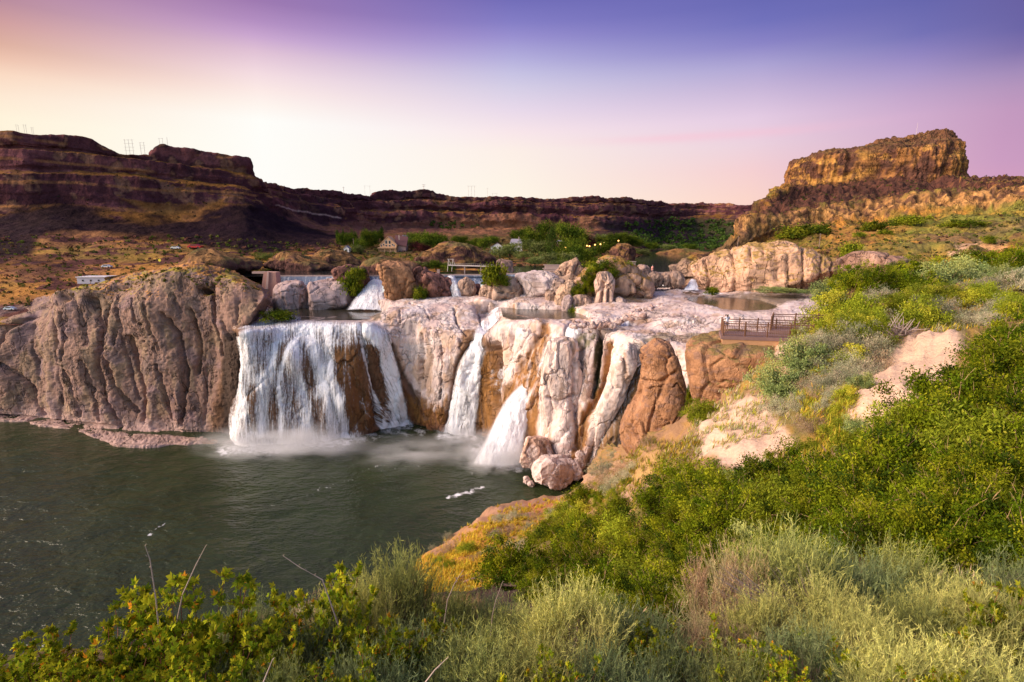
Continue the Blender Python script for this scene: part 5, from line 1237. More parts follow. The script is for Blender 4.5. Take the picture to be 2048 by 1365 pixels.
def top_place(proto, px, py, D, wid, label, cat, group, tall=1.0, hmin=.6, hmax=1.9):
    t = at(px, py, D); gz = ground_z(t[0], t[1]); h = min(max(t[2] - gz + .06, hmin), hmax) / tall
    w_ = min(max(wid, h / 1.25), wid * 1.45)
    return place(proto, (t[0], t[1], t[2] - h * tall), (w_, w_, h), random.random() * 6.28, label, cat, group)
RB = 'rabbitbrush along the near edge of the slope'
for k, (px, py, D, v, wd) in enumerate([(785, 1100, 5.0, 0, 1.0), (700, 1160, 4.6, 1, .9), (480, 1205, 4.0, 2, .9), (625, 1235, 3.6, 2, .95), (905, 1180, 4.8, 0, .8), (985, 1192, 5.2, 2, .85), (1045, 1215, 4.6, 0, .9),
      (1150, 1162, 4.0, 1, 1.0), (1265, 1215, 4.1, 2, .95), (1330, 1250, 4.1, 2, .8), (1590, 1048, 5.4, 0, 1.1), (1475, 1085, 5.4, 3, .75), (1660, 1070, 5.8, 2, 1.1), (1830, 1085, 5.6, 0, 1.2), (1750, 1110, 5.2, 2, 1.1),
      (1950, 1152, 4.4, 1, 1.0), (2040, 1180, 4.0, 1, 1.0), (1870, 1190, 4.2, 0, 1.0), (1690, 1165, 4.4, 1, 1.0), (1440, 1240, 3.9, 3, .8), (1760, 1230, 3.7, 1, .9), (1390, 1300, 3.4, 2, .8), (1550, 1180, 4.4, 1, .9),
      (840, 1260, 3.4, 2, .9), (960, 1275, 3.2, 0, .9), (1090, 1300, 3.0, 1, .8), (1240, 1310, 3.0, 2, .8), (1640, 1260, 3.6, 2, .9), (1840, 1290, 3.2, 1, .9), (1990, 1290, 3.2, 1, .9), (400, 1330, 3.0, 2, .7), (720, 1310, 3.0, 2, .8), (1500, 1310, 3.2, 0, .8), (2100, 1100, 5.0, 2, 1.0), (540, 1330, 2.9, 0, .7)]):
    lab = ['grey green rabbitbrush with fine upright stems', 'pale yellow green rabbitbrush with feathery tips', 'bluish grey rabbitbrush with dense thread leaves', 'half dried tan rabbitbrush with bare wiry stems'][v]
    top_place(rabbit[v], px, py, D, wd, lab + ' in the foreground', 'bush', ['grey green rabbitbrush', 'yellow green rabbitbrush', 'bluish rabbitbrush', 'half dried rabbitbrush'][v] + ' in the foreground', hmin=.8)
for k, (px, py, D, wd) in enumerate([(40, 1262, 3.0, .75), (170, 1215, 3.2, .8), (255, 1165, 3.3, .7), (375, 1098, 3.4, .75), (480, 1165, 3.5, .7), (570, 1145, 3.8, .7), (650, 1112, 4.0, .65), (330, 1215, 3.0, .7), (560, 1225, 3.1, .7), (110, 1310, 2.7, .65),
      (250, 1290, 2.7, .65), (430, 1285, 2.8, .6), (760, 1220, 3.3, .6), (700, 1270, 2.9, .55), (850, 1215, 3.6, .5), (1020, 1335, 2.5, .3), (1530, 1262, 3.3, .45), (1600, 1310, 3.0, .45), (2045, 1140, 4.0, .5), (1375, 1285, 3.6, .45), (1890, 1300, 3.0, .4), (-40, 1290, 3.0, .7), (-150, 1260, 3.3, .8), (20, 1330, 2.5, .6), (350, 1335, 2.5, .5), (1440, 1215, 3.9, .5), (1700, 1240, 3.6, .45), (920, 1240, 3.7, .5), (1120, 1290, 2.9, .4), (1960, 1250, 3.5, .45), (1300, 1240, 3.8, .4)]):
    top_place(lobed[k % 3], px, py, D, wd, 'shrub with lobed green leaves, orange yellow tips and reddish stems in the foreground', 'shrub', 'lobed leaf shrubs in the foreground', tall=1.25, hmin=.6)
# bare pale twigs poking out over the water
TW = 'bare pale twigs standing out of the lobed leaf shrubs'
for k, (a, b, c, D) in enumerate([((290, 1092), (300, 1120), (312, 1200), 3.2), ((411, 1093), (392, 1130), (365, 1190), 3.3), ((566, 1112), (600, 1135), (645, 1160), 3.6), ((925, 1142), (908, 1170), (895, 1200), 4.2), ((1005, 1165), (992, 1200), (985, 1230), 4.4), ((545, 1320), (535, 1345), (525, 1370), 2.3), ((893, 1318), (870, 1340), (850, 1366), 2.4)]):
    mb = MB(); base = at(c[0] - (a[0] - c[0]) * .4, c[1] + 90, D)
    mb.tube([base, at(*c, D), at(*b, D), at(*a, D)], [.006, .0045, .0035, .0018], 5); r_ = np.random.RandomState(k)
    for q in range(5):
        p = at(a[0] + (c[0] - a[0]) * q / 5., a[1] + (c[1] - a[1]) * q / 5., D); mb.tube([p, p + [.012 * (-1) ** q, 0, .014]], [.0022, .001], 3)
    tag(mb.build('bare_twig', M['greystem'], None), 'bare pale twig sticking up from the shrubs above the pool', 'twig', TW)
# sprawling dead stems of the old rabbitbrush
mb = MB(); r_ = np.random.RandomState(77); o_ = Vector(at(1668, 1240, 5.0))
for k in range(85):
    tx = 1425 + 190 * r_.rand() ** 1.2; ty = 1130 + 110 * r_.rand(); e_ = Vector(at(tx, ty, 4.6 + .6 * r_.rand())); m1 = o_.lerp(e_, .5) + Vector((r_.randn() * .04, r_.randn() * .06, -.08 + r_.randn() * .05))
    mb.tube([o_ + Vector((0, 0, -.2)), o_.lerp(m1, .6), m1, m1.lerp(e_, .6) + Vector((0, 0, -.02)), e_ + Vector((0, 0, .03))], [.014, .009, .006, .0035, .0018], 4)
tag(mb.build('dead_branches', M['greystem']), 'fan of bare grey dead branches sprawling left from the large rabbitbrush', 'dead bush')
# ---- scatter of middle distance bushes on the slope
def inpoly(px, py, poly): return bool(poly_mask(np.array([px], float), np.array([py], float), poly, .01)[0] > .5)
rs = np.random.RandomState(55)
def scatter(poly, n, gap, sizepx, protos, label, cat, group, asp=1.0, smax=3.0):
    xs = [p[0] for p in poly]; ys = [p[1] for p in poly]; pts = []; tries = 0
    while len(pts) < n and tries < n * 60:
        tries += 1; x = rs.uniform(min(xs), max(xs)); y = rs.uniform(min(ys), max(ys))
        if not inpoly(x, y, poly): continue
        if any((x - a) ** 2 + ((y - b) * 1.4) ** 2 < gap ** 2 for a, b in pts): continue
        pts.append((x, y)); p = near_on(LS, x, y); s = sizepx * (.7 + .6 * rs.rand()) * p.y / F
        s = min(s, smax); pr = protos[rs.randint(len(protos))]
        place(pr, p - Vector((0, 0, .08 * s)), (s, s, s * asp * (.85 + .3 * rs.rand())), rs.rand() * 6.28, label, cat, group)
A_DK = [(1010, 1150), (1110, 1105), (1250, 1040), (1330, 1000), (1420, 985), (1560, 955), (1640, 965), (1640, 1180), (1500, 1240), (1330, 1270), (1200, 1250), (1060, 1215)]
scatter(A_DK, 62, 44, 60, willow + willow + bright[:1] + glauc[:1], 'dark green willow like bush in the dense thicket filling the slope below the bare soil', 'bush', 'thicket of dark green bushes on the slope', 1.0)
A_RT = [(1660, 975), (1730, 945), (1800, 890), (1870, 850), (1930, 790), (1990, 730), (2200, 690), (2200, 1150), (1900, 1150), (1680, 1120)]
scatter(A_RT, 52, 52, 78, willow + willow + bright[:1], 'tall dark green bush in the thicket climbing the right edge of the slope', 'bush', 'thicket of dark green bushes on the right', 1.15)
scatter([(1625, 700), (1660, 655), (1740, 640), (1770, 680), (1700, 715), (1640, 735)], 12, 26, 42, bright, 'bright yellow green bush beside the right end of the viewing platform', 'bush', 'bright bushes beside the platform', 1.1)
scatter([(1460, 790), (1540, 730), (1600, 730), (1600, 780), (1520, 810)], 9, 26, 42, glauc, 'soft green bush with rounded leaves below the viewing platform', 'bush', 'soft green bushes below the platform', 1.0)
scatter([(1330, 880), (1400, 830), (1420, 860), (1350, 910)], 6, 24, 32, glauc + bright, 'green bush on the rim of the slope beside the brown rock', 'bush', 'green bushes on the slope rim')
scatter([(1380, 830), (1440, 785), (1450, 810), (1390, 850)], 6, 20, 26, bright, 'low bright green bush on the crest above the brown rock mound', 'bush', 'bright green bushes on the crest')
scatter([(1190, 965), (1300, 905), (1380, 880), (1400, 930), (1300, 960), (1210, 1000)], 14, 26, 28, dry + grey, 'small dry tan bush on the open strip of slope above the thicket', 'bush', 'dry bushes above the thicket')
scatter([(1560, 880), (1560, 790), (1620, 740), (1700, 730), (1740, 700), (1700, 800), (1640, 870)], 26, 24, 32, grey + dry + grey, 'grey sagebrush between the two patches of bare soil', 'bush', 'sagebrush between the bare patches')
scatter([(1600, 740), (1640, 700), (1740, 680), (1760, 700), (1680, 740)], 10, 26, 34, grey, 'silvery sagebrush above the left patch of bare soil', 'bush', 'silvery sagebrush above the bare soil')
scatter([(1740, 660), (1760, 620), (1900, 600), (2040, 580), (2200, 570), (2200, 640), (1950, 650), (1860, 640)], 34, 28, 34, bright + grey + glauc, 'mixed green and grey bush along the skyline edge of the near slope', 'bush', 'mixed bushes along the edge of the near slope')
scatter([(1740, 780), (1700, 820), (1600, 900), (1620, 940), (1720, 880)], 12, 26, 26, glauc + bright, 'small green bush at the lower edge of the bare soil', 'bush', 'green bushes below the bare soil')
scatter([(1000, 1040), (1150, 1000), (1170, 1020), (1080, 1060), (960, 1090)], 12, 22, 17, grey + dry, 'small grey bush on the pink bank by the pool', 'bush', 'small bushes on the pink bank')
scatter([(850, 1120), (1000, 1060), (1060, 1090), (990, 1160), (880, 1160)], 12, 24, 18, grey + dry + bright, 'small bush among the golden grass on the low bank', 'bush', 'small bushes in the golden grass')
scatter([(1070, 1100), (1110, 1060), (1200, 1000), (1260, 980), (1240, 1040)], 14, 24, 30, bright + willow, 'lighter green bush along the upper edge of the dark thicket', 'bush', 'lighter green bushes above the thicket')
for x, y, s in ((1365, 905, 26), (1228, 915, 14), (855, 1088, 9), (900, 1075, 12)):
    p = near_on(LS, x, y); place(grey[0], p, s * p.y / F, 1.0, 'lone small grey green bush on the bank edge', 'bush', 'lone small bushes on the bank edge')
# tangled grey root and dead bush above the bare soil
def tangle(name, px, py, D, W, H, n, seed, label):
    r = np.random.RandomState(seed); mb = MB(); o = Vector(at(px, py, D)); k_ = D / F
    for k in range(n):
        a = r.uniform(-1.5, 1.5); e_ = o + Vector((math.sin(a) * W * k_ * (.5 + .5 * r.rand()), r.randn() * W * k_ * .4, abs(math.cos(a)) * H * k_ * (.4 + .6 * r.rand())))
        m1 = o.lerp(e_, .5) + Vector(r.randn(3)) * W * k_ * .16; mb.tube([o - Vector((0, 0, .2)), o.lerp(m1, .6) + Vector(r.randn(3)) * W * k_ * .05, m1, e_], [W * k_ * .045, W * k_ * .03, W * k_ * .02, W * k_ * .008], 5)
    return tag(mb.build(name, M['greystem']), label, 'dead bush')
p = near_on(LS, 1800, 668); tangle('dead_bush', 1795, 672, p.y, 46, 52, 46, 3, 'tangled grey dead bush at the top of the bare soil')
p = near_on(LS, 1590, 740); tangle('dead_bush', 1588, 742, p.y, 34, 26, 30, 4, 'low tangle of dead branches above the small bare bank')
mb = MB(); p = Vector(at(1399, 800, 44.5))
for dx, h, r_ in ((0, 2.3, .05), (.22, 1.9, .04)):
    mb.tube([p + Vector((dx * .3, 0, -.3)), p + Vector((dx, .05, h * .5)), p + Vector((dx * 1.3 - .12, 0, h))], [r_, r_ * .8, .012], 6)
    mb.tube([p + Vector((dx, .05, h * .5)), p + Vector((dx + .25, 0, h * .75))], [r_ * .5, .01], 5)
tag(mb.build('dead_tree', plain('bleached_wood', (.62, .52, .48), .8)), 'bleached white dead tree trunk in front of the brown rock', 'dead tree')
# driftwood on the dark ledge
r_ = np.random.RandomState(9); dw = plain('drift_wood', (.22, .14, .12), .9)
for k in range(14):
    x = r_.uniform(880, 1060); p = near_on(LS, x, 1172 + r_.uniform(-8, 12)); q = Vector((r_.uniform(1.5, 3.5), r_.randn() * .5, r_.randn() * .3))
    tag(MB().tube([p + Vector((0, 0, .2)), p + q * .5 + Vector((0, 0, .3)), p + q + Vector((0, 0, .2))], [.12, .10, .04], 6).build('driftwood_log', dw), 'dark weathered log lying on the ledge behind the foreground bushes', 'log', 'driftwood logs on the ledge')
# ---- grass on the slope: uncountable
def grass(name, polys, n, hgt, cols, label, seed, blades=14, L=LS, lean=(.25, 0, 0)):
    r = np.random.RandomState(seed); m = np.zeros(L.px.shape)
    for pl in polys: m = np.maximum(m, poly_mask(L.px + 14 * fbm(L.P * .4, 3, seed), L.py + 10 * fbm(L.P * .5, 3, seed + 1), pl, 5))
    idx = np.argwhere((m > .5)); 
    ii = idx[r.randint(0, len(idx), n)]; P0 = L.P[ii[:, 0], ii[:, 1]] + r.randn(n, 3) * [.3, .3, 0]
    P0 = np.repeat(P0, blades, 0); D = P0[:, 1:2]; N_ = len(P0)
    h = hgt * (.5 + .8 * r.rand(N_, 1)); P0 = P0 + r.randn(N_, 3) * [.10, .10, 0]
    d = nrmz(r.randn(N_, 3) * .33 + [0, 0, 1] + np.array(lean)); mid = P0 + d * h * .55; tip = P0 + d * h + nrmz(r.randn(N_, 3)) * h * .16
    w = np.maximum(.0012, D * .00042); sd = nrmz(np.cross(d, r.randn(N_, 3)))
    V = np.stack([P0 - sd * w, P0 + sd * w, mid + sd * w * .8, tip], 1); V = np.concatenate([V], 0).reshape(-1, 3)
    f = np.arange(len(V)).reshape(-1, 4); c = np.asarray(cols)[r.randint(0, len(cols), N_)] * (.7 + .6 * r.rand(N_, 1))
    o = link(name, new_mesh(name, V, f, np.repeat(c, 4, 0), smooth=False), M['straw'])
    return tag(o, label, 'grass', None, 'stuff')
grass('grass', [[(835, 1130), (1000, 1025), (1170, 992), (1180, 1010), (1060, 1075), (1010, 1170), (850, 1185)]], 4200, .9, YG, 'golden orange grass on the low bank by the pool', 801)
grass('grass', [[(1690, 700), (1760, 650), (1700, 640), (1620, 690), (1600, 800), (1640, 860), (1580, 940), (1680, 900), (1720, 800)]], 2600, .45, YG + G2, 'yellow green grass streaking down beside the bare soil', 802)
grass('grass', [[(1780, 650), (1850, 600), (2050, 570), (2200, 560), (2200, 640), (1960, 650)]], 3200, .55, YG + G2 + SG, 'tall yellow green grass along the skyline edge of the near slope', 803)
grass('grass', [[(1180, 990), (1200, 930), (1330, 890), (1420, 900), (1390, 990), (1200, 1060)], [(1560, 900), (1640, 880), (1700, 930), (1560, 950)]], 2600, .5, YG + DR + G2, 'yellow dry grass on the slope above the thicket', 804)
grass('grass', [[(300, 1300), (300, 1290), (800, 1200), (1000, 1250), (1400, 1190), (2300, 1100), (2300, 1230), (1300, 1280)]], 2000, .18, SG + GL + DR, 'mixed grass and herbs beneath the foreground bushes', 805)
grass('grass', [[(1380, 860), (1450, 770), (1600, 700), (1700, 650), (1600, 850), (1400, 940)]], 2400, .4, DR + SG + G2, 'short dry grass and herbs below the viewing platform', 806)
# ---- scrub on the far slopes: uncountable
def scrub(name, L, polys, n, s0, s1, cols, label, seed, q=9, cond=None):
    r = np.random.RandomState(seed); m = np.zeros(L.px.shape)
    for pl in polys: m = np.maximum(m, poly_mask(L.px, L.py, pl, 3))
    if cond is not None: m = m * cond(L)
    idx = np.argwhere(m > .5); ii = idx[r.randint(0, len(idx), n)]; P0 = L.P[ii[:, 0], ii[:, 1]]
    s = (s0 + (s1 - s0) * r.rand(n) ** 2) * np.clip(P0[:, 1] / 250., .5, 4)
    C = np.repeat(P0, q, 0) + nrmz(r.randn(n * q, 3)) * np.repeat(s, q)[:, None] * .55 * [1, 1, .6] + np.repeat(s, q)[:, None] * [0, 0, .4]
    V, f = leaf_quads(C, np.repeat(s, q) * .42, np.repeat(s, q) * .3, r)
    c = np.repeat(np.asarray(cols)[r.randint(0, len(cols), n)] * (.7 + .6 * r.rand(n, 1)), q * 4, 0)
    return tag(link(name, new_mesh(name, V, f, c, smooth=False), M['leaf']), label, 'scrub', None, 'stuff')
FG = [(.07, .09, .015), (.10, .12, .02), (.05, .06, .02), (.13, .11, .03), (.09, .05, .03)]
scrub('scrub', LH, [[(1480, 500), (1560, 475), (1700, 445), (2048, 425), (2400, 420), (2400, 560), (2048, 590), (1700, 600), (1420, 575)]], 4200, .45, 1.5, FG + [(.22, .20, .05), (.30, .22, .06)], 'low scrub dotting the hillside below the butte', 811)
scrub('scrub', LH, [[(1500, 440), (1620, 370), (1920, 345), (2400, 350), (2400, 385), (1900, 398), (1700, 410), (1500, 445)]], 1600, .3, 1.0, FG, 'thin scrub on the ledges round the butte', 812)
scrub('scrub', LW, [[(-300, 470), (430, 475), (700, 490), (1200, 482), (1240, 525), (700, 545), (300, 600), (-300, 640)]], 3600, .5, 1.6, FG + [(.16, .07, .05)], 'dark scrub dotting the valley floor', 813)
scrub('scrub', LW, [[(-300, 290), (500, 370), (1000, 405), (1500, 415), (1500, 470), (1000, 465), (500, 440), (-300, 430)]], 900, .3, .9, [(.05, .045, .03), (.04, .025, .03), (.08, .05, .03)], 'sparse dark scrub on the canyon wall', 814)
scrub('scrub', LW, [[(1230, 455), (1330, 440), (1500, 440), (1520, 500), (1300, 498)], [(830, 450), (900, 447), (960, 455), (900, 462)]], 900, .8, 2.0, [(.05, .09, .02), (.07, .11, .02)], 'green brush on the shaded far bank of the reservoir', 815)
scrub('scrub', LB, [[(100, 595), (300, 545), (430, 530), (520, 560), (520, 580), (300, 572), (120, 605)]], 260, .5, 1.6, [(.16, .16, .03), (.08, .09, .02), (.22, .14, .05)], 'tufts of scrub on top of the left bluff', 816)
# ---- bushes and trees one can tell apart further off
tree_r = [bush_mesh('round_tree', 3600, .5, 1.0, 36, .035, .022, [(.06, .10, .010), (.10, .14, .014), (.04, .07, .010), (.15, .18, .018)], 1300 + k, 'ball', .26, stem='bark', nst=8, partnames=('crown', 'trunk')) for k in range(3)]
tree_l = [bush_mesh('pale_tree', 3200, .5, 1.0, 36, .035, .022, [(.16, .20, .04), (.22, .23, .08), (.11, .14, .04)], 1310 + k, 'ball', .26, stem='bark', nst=8, partnames=('crown', 'trunk')) for k in range(2)]
tree_p = [bush_mesh('poplar_tree', 4200, .5, 1.0, 50, .022, .016, [(.035, .06, .01), (.025, .045, .008), (.05, .075, .012)], 1320, 'column', .22, stem='bark', nst=4, partnames=('crown', 'trunk'))]
tree_d = [bush_mesh('dark_red_tree', 2600, .5, 1.0, 30, .035, .022, [(.06, .018, .02), (.09, .025, .025)], 1330, 'ball', .26, stem='bark', nst=8, partnames=('crown', 'trunk'))]
far_b = [bush_mesh('leafy_bush', 3000, 1.0, 1.0, 34, .07, .045, [(.10, .14, .010), (.17, .20, .012), (.06, .09, .010), (.24, .25, .02)], 1340 + k, sig=.2) for k in range(2)]
KT = {'r': (tree_r, 'dark green round crowned tree', 'dark green trees in the valley'), 'l': (tree_l, 'pale olive green tree', 'pale green trees in the valley'), 'p': (tree_p, 'tall narrow dark poplar', 'poplars in the valley'), 'd': (tree_d, 'dark purple leaved tree', 'purple trees in the valley')}
def far_tree(kind, px, pb, h, w, label=None, L=LW):
    pr, lb, gp = KT[kind]; p = near_on(L, px, pb); k = p.y / F * 1.03
    place(pr[random.randrange(len(pr))], p - Vector((0, 0, h * k * .06)), (w * k, w * k, h * k), random.random() * 6.28, label or lb + ' on the valley floor among the houses', 'tree', None if label else gp)
far_tree('p', 1104, 520, 66, 26, 'tallest dark poplar standing among the valley trees right of the white house')
far_tree('d', 1183, 496, 24, 26, 'dark purple leaved tree beside the warm lit garden lamps')
far_tree('r', 1137, 505, 52, 44, 'large round green tree directly right of the tall poplar')
for kd, px, pb, h, w in [('r', 1050, 492, 36, 30), ('r', 1066, 498, 34, 34), ('r', 1085, 495, 46, 30), ('r', 1120, 480, 30, 34), ('r', 1160, 500, 40, 34), ('r', 1148, 512, 34, 34), ('l', 1080, 515, 28, 40), ('l', 1060, 505, 26, 34), ('l', 1020, 515, 26, 34), ('l', 1000, 516, 22, 30),
    ('r', 968, 496, 20, 24), ('r', 950, 494, 18, 22), ('r', 985, 488, 16, 26), ('r', 1032, 484, 22, 22), ('l', 1095, 528, 22, 34), ('r', 1128, 525, 30, 30), ('r', 1150, 528, 36, 34), ('l', 1140, 535, 28, 30), ('r', 1175, 525, 26, 34), ('r', 1200, 512, 26, 30), ('r', 1212, 500, 24, 34), ('r', 1230, 492, 22, 30),
    ('r', 1245, 490, 24, 34), ('r', 1262, 492, 20, 26), ('l', 1205, 484, 14, 24), ('r', 1275, 495, 16, 22), ('l', 1110, 540, 18, 30), ('l', 1070, 532, 18, 30), ('l', 1045, 520, 16, 26), ('r', 733, 500, 34, 22), ('r', 722, 503, 24, 20), ('r', 744, 496, 30, 24), ('r', 700, 492, 24, 22), ('r', 708, 492, 28, 14), ('r', 682, 490, 24, 12),
    ('r', 690, 490, 22, 12), ('l', 716, 508, 18, 22), ('r', 757, 487, 22, 18), ('p', 764, 482, 26, 9), ('p', 687, 490, 30, 9), ('p', 676, 489, 26, 8), ('r', 826, 495, 26, 26), ('r', 842, 500, 32, 30), ('r', 858, 502, 34, 32), ('r', 872, 500, 30, 26), ('d', 850, 506, 20, 26), ('d', 830, 502, 16, 22), ('r', 885, 495, 26, 22), ('l', 812, 497, 18, 18),
    ('r', 925, 492, 16, 20), ('r', 910, 490, 16, 20), ('r', 562, 524, 18, 22), ('l', 530, 520, 14, 24), ('r', 545, 536, 16, 18), ('r', 575, 540, 14, 18), ('l', 590, 540, 12, 18), ('r', 560, 545, 14, 20), ('r', 620, 543, 10, 18), ('l', 850, 536, 12, 30), ('r', 872, 540, 18, 26), ('l', 830, 536, 12, 26), ('l', 895, 538, 12, 24), ('r', 900, 545, 12, 24),
    ('r', 1300, 500, 14, 24), ('l', 1340, 503, 12, 26), ('r', 1380, 505, 12, 24), ('l', 1290, 520, 14, 26)]:
    far_tree(kd, px, pb, h, w)
def fb(px, pb, D, wpx, hpx, label, pr=None):
    p = at(px, pb, D); k = D / F; place((pr or far_b)[random.randrange(len(pr or far_b))], tuple(p), (wpx / 2 * k, wpx / 2 * k, hpx * k), random.random() * 6, label, 'bush', None)
fb(704, 592, 224, 40, 42, 'green bush hanging on the dark rock left of the upper cascade')
fb(716, 560, 226, 26, 22, 'small green bush near the top of the dark rock left of the cascade')
fb(985, 570, 208, 46, 38, 'bright green round bush on the tan rock group')
fb(1005, 572, 206, 28, 20, 'small green bush right of the bright round one on the tan rocks')
fb(840, 600, 209, 26, 22, 'dark green bush at the mouth of the shaded cave')
fb(1215, 536, 204, 74, 16, 'flat green thicket crowning the shrubby rock island')
fb(1190, 545, 200, 36, 14, 'low green bush on the left shoulder of the rock island top')
fb(1178, 590, 196, 34, 34, 'dark green bush growing in the cleft of the rock island', willow)
fb(1155, 602, 195, 26, 26, 'dark green bush low in the cleft of the rock island', willow)
fb(1195, 575, 196, 24, 22, 'dark green bush just left of the fluted pillar top', willow)
fb(1225, 555, 197, 20, 16, 'small round dark green bush above the fluted pillar')
fb(1146, 640, 188, 24, 22, 'bright green bush at the water edge below the rock island')
fb(1185, 640, 186, 40, 7, 'low strip of green herbs at the foot of the rock island', bright)
fb(1262, 605, 194, 50, 10, 'rusty low bush on the right foot of the rock island', dry)
fb(560, 640, 186, 56, 18, 'mossy green tuft beside the left end of the main fall')
fb(1600, 704, 43, 50, 40, 'large yellow green bush overlapping the right end of the railing', bright)
fb(1452, 722, 43.5, 44, 22, 'low dark green bush on the brown bank under the platform', willow)
fb(1490, 716, 43.5, 30, 16, 'small dark bush on the brown bank right under the deck', willow)
fb(1378, 812, 47, 14, 34, 'dark green plant in the cleft between the two brown rock mounds', willow)
fb(1425, 590, 200, 22, 14, 'olive bush at the foot of the large tan bluff')
fb(1560, 585, 196, 90, 8, 'line of low scrub along the foot of the tan bluff', glauc)
def hb(px, pb, w, h, label, pr=None):
    p = near_on(LH, px, pb); fb(px, pb, p.y * .985, w, h, label, pr)
hb(1596, 478, 80, 22, 'long dark green thicket below the lower cliff band of the hill')
hb(1634, 470, 40, 16, 'green bush at the right end of the long hill thicket')
hb(1698, 515, 34, 26, 'round green bush standing alone behind the large bluff')
hb(1745, 462, 44, 16, 'green bush under the middle of the lower cliff band')
hb(1812, 452, 50, 18, 'green bush on the slope below the butte centre')
hb(1978, 488, 20, 14, 'dark round bush beside the pale dirt bank')
hb(1768, 472, 22, 10, 'small round green bush on the golden slope')
hb(1720, 476, 20, 10, 'small dark green bush left on the golden slope')
hb(1925, 455, 60, 12, 'spread of green brush below the right cliff band')
for k, (x, y, w, h) in enumerate([(1705, 585, 60, 40), (1740, 590, 56, 40), (1780, 600, 60, 44), (1830, 590, 70, 40), (1880, 575, 70, 40), (1930, 570, 80, 40), (1990, 565, 80, 44), (2050, 560, 80, 44), (1845, 550, 60, 26), (1800, 560, 40, 26), (1660, 600, 50, 34), (1690, 610, 50, 36), (2110, 560, 80, 44), (1960, 545, 70, 30), (2030, 535, 80, 30)]):
    p = at(x, y, 88 + 2 * k); kk = p[1] / F
    place((willow + glauc)[k % 6], tuple(p - [0, 0, .5]), (w / 2 * kk * 1.25, w / 2 * kk * 1.25, h * kk * 1.15), k * 1.3, 'dark green bush in the belt between the near slope and the tan bluff', 'bush', 'belt of bushes behind the near slope')
# ================= things people built
M['concrete'] = plain('concrete', (.42, .30, .26), .9); M['rust'] = plain('rusted_steel', (.17, .08, .045), .7, .1); M['deck'] = plain('deck_boards', (.22, .13, .12), .85)
M['tanwall'] = plain('tan_wall', (.62, .36, .20), .9); M['white'] = plain('white_wall', (.72, .68, .66), .8); M['grey'] = plain('grey_roof', (.30, .27, .32), .8); M['redroof'] = plain('brown_roof', (.13, .05, .05), .85)
M['glass'] = plain('dark_glass', (.03, .03, .04), .15); M['wood'] = plain('pole_wood', (.25, .17, .13), .9); M['steel'] = plain('pale_steel', (.60, .50, .46), .6, .1)
M['lamp'] = plain('lamp_glow', (1, .7, .3), .5, emit=((1, .5, .10), 2.2)); M['warmwin'] = plain('lit_window', (1, .7, .3), .5, emit=((1, .6, .2), 2.2))
# ---- viewing platform with its railings
k44 = 44.0 / F
def railing(name, pts, label, hgt=1.07, post_every=1.65):
    """pts: corner points on the deck; posts, rails and balusters along them"""
    e_ = empty(name, tuple(pts[0]), label=label, cat='railing'); o0 = Vector(pts[0]); rails, bal = MB(), MB(); posts = []
    for a, b in zip(pts[:-1], pts[1:]):
        a, b = Vector(a) - o0, Vector(b) - o0; L_ = (b - a).length; n = max(1, round(L_ / post_every)); d = (b - a).normalized()
        for i in range(n + 1):
            p = a.lerp(b, i / n)
            if not any((p - q).length < .1 for q in posts): posts.append(p)
        for z, r_ in ((hgt, .042), (hgt - .19, .026), (.10, .026)): rails.tube([a + Vector((0, 0, z)), b + Vector((0, 0, z))], r_, 6)
        m = int(L_ / .14)
        for i in range(1, m): p = a.lerp(b, i / m); bal.tube([p + Vector((0, 0, .10)), p + Vector((0, 0, hgt - .19))], .013, 4)
    rails.build('rail', M['rust'], e_); bal.build('balusters', M['rust'], e_)
    for p in posts:
        MB().box((p.x, p.y, p.z + hgt * .58 - .1), (.085, .085, hgt * 1.16 + .2)).build('post', M['rust'], e_)
    return e_
dz = 61.95
FL = Vector((*at(1446, 672, DZ(672, dz))[:2], dz)); FR = Vector((*at(1625, 678, DZ(678, dz))[:2], dz)); BLc = Vector((*at(1442, 662, DZ(662, dz))[:2], dz)); BRc = Vector((*at(1625, 667, DZ(667, dz))[:2], dz))
pe = empty('viewing_platform', tuple(FL), label='small viewing platform with a wooden deck on a tan retaining wall', cat='platform')
def slab(pts, z0, z1, name, mat, parent, o=FL, grow=0):
    mb = MB(); q = [Vector(p) - o for p in pts]; c = sum(q, Vector()) / len(q); q = [p + (p - c).normalized() * grow for p in q]
    mb.v = [(p.x, p.y, z0) for p in q] + [(p.x, p.y, z1) for p in q]; n = len(q)
    mb.f = [tuple(range(n))[::-1], tuple(range(n, 2 * n))] + [(i, (i + 1) % n, n + (i + 1) % n, n + i) for i in range(n)]
    return mb.build(name, mat, parent)
slab([FL, FR, BRc, BLc], -.30, 0, 'deck', M['deck'], pe, grow=.18)
slab([FL, FR, BRc, BLc], -2.6, -.30, 'retaining_wall', plain('tan_concrete', (.50, .27, .14), .95), pe, grow=.02)
railing('railing', [BRc, BLc, FL, FR], 'brown metal railing round the viewing platform where the person stands')
z2 = 62.25
A2 = Vector((*at(1541, 661, DZ(661, z2))[:2], z2)); B2 = Vector((*at(1680, 668, DZ(668, z2))[:2], z2)); A3 = Vector((*at(1545, 652, DZ(652, z2))[:2], z2)); B3 = Vector((*at(1680, 655, DZ(655, z2))[:2], z2))
pe2 = empty('walkway', tuple(A2), label='raised walkway section behind the viewing platform railing', cat='walkway')
slab([A2, B2, B3, A3], -.25, 0, 'deck', M['deck'], pe2, o=A2, grow=.1); slab([A2, B2, B3, A3], -3.2, -.25, 'footing', M['concrete'], pe2, o=A2, grow=-.05)
railing('railing', [A2, A3, B3], 'second brown metal railing set behind and right of the first')
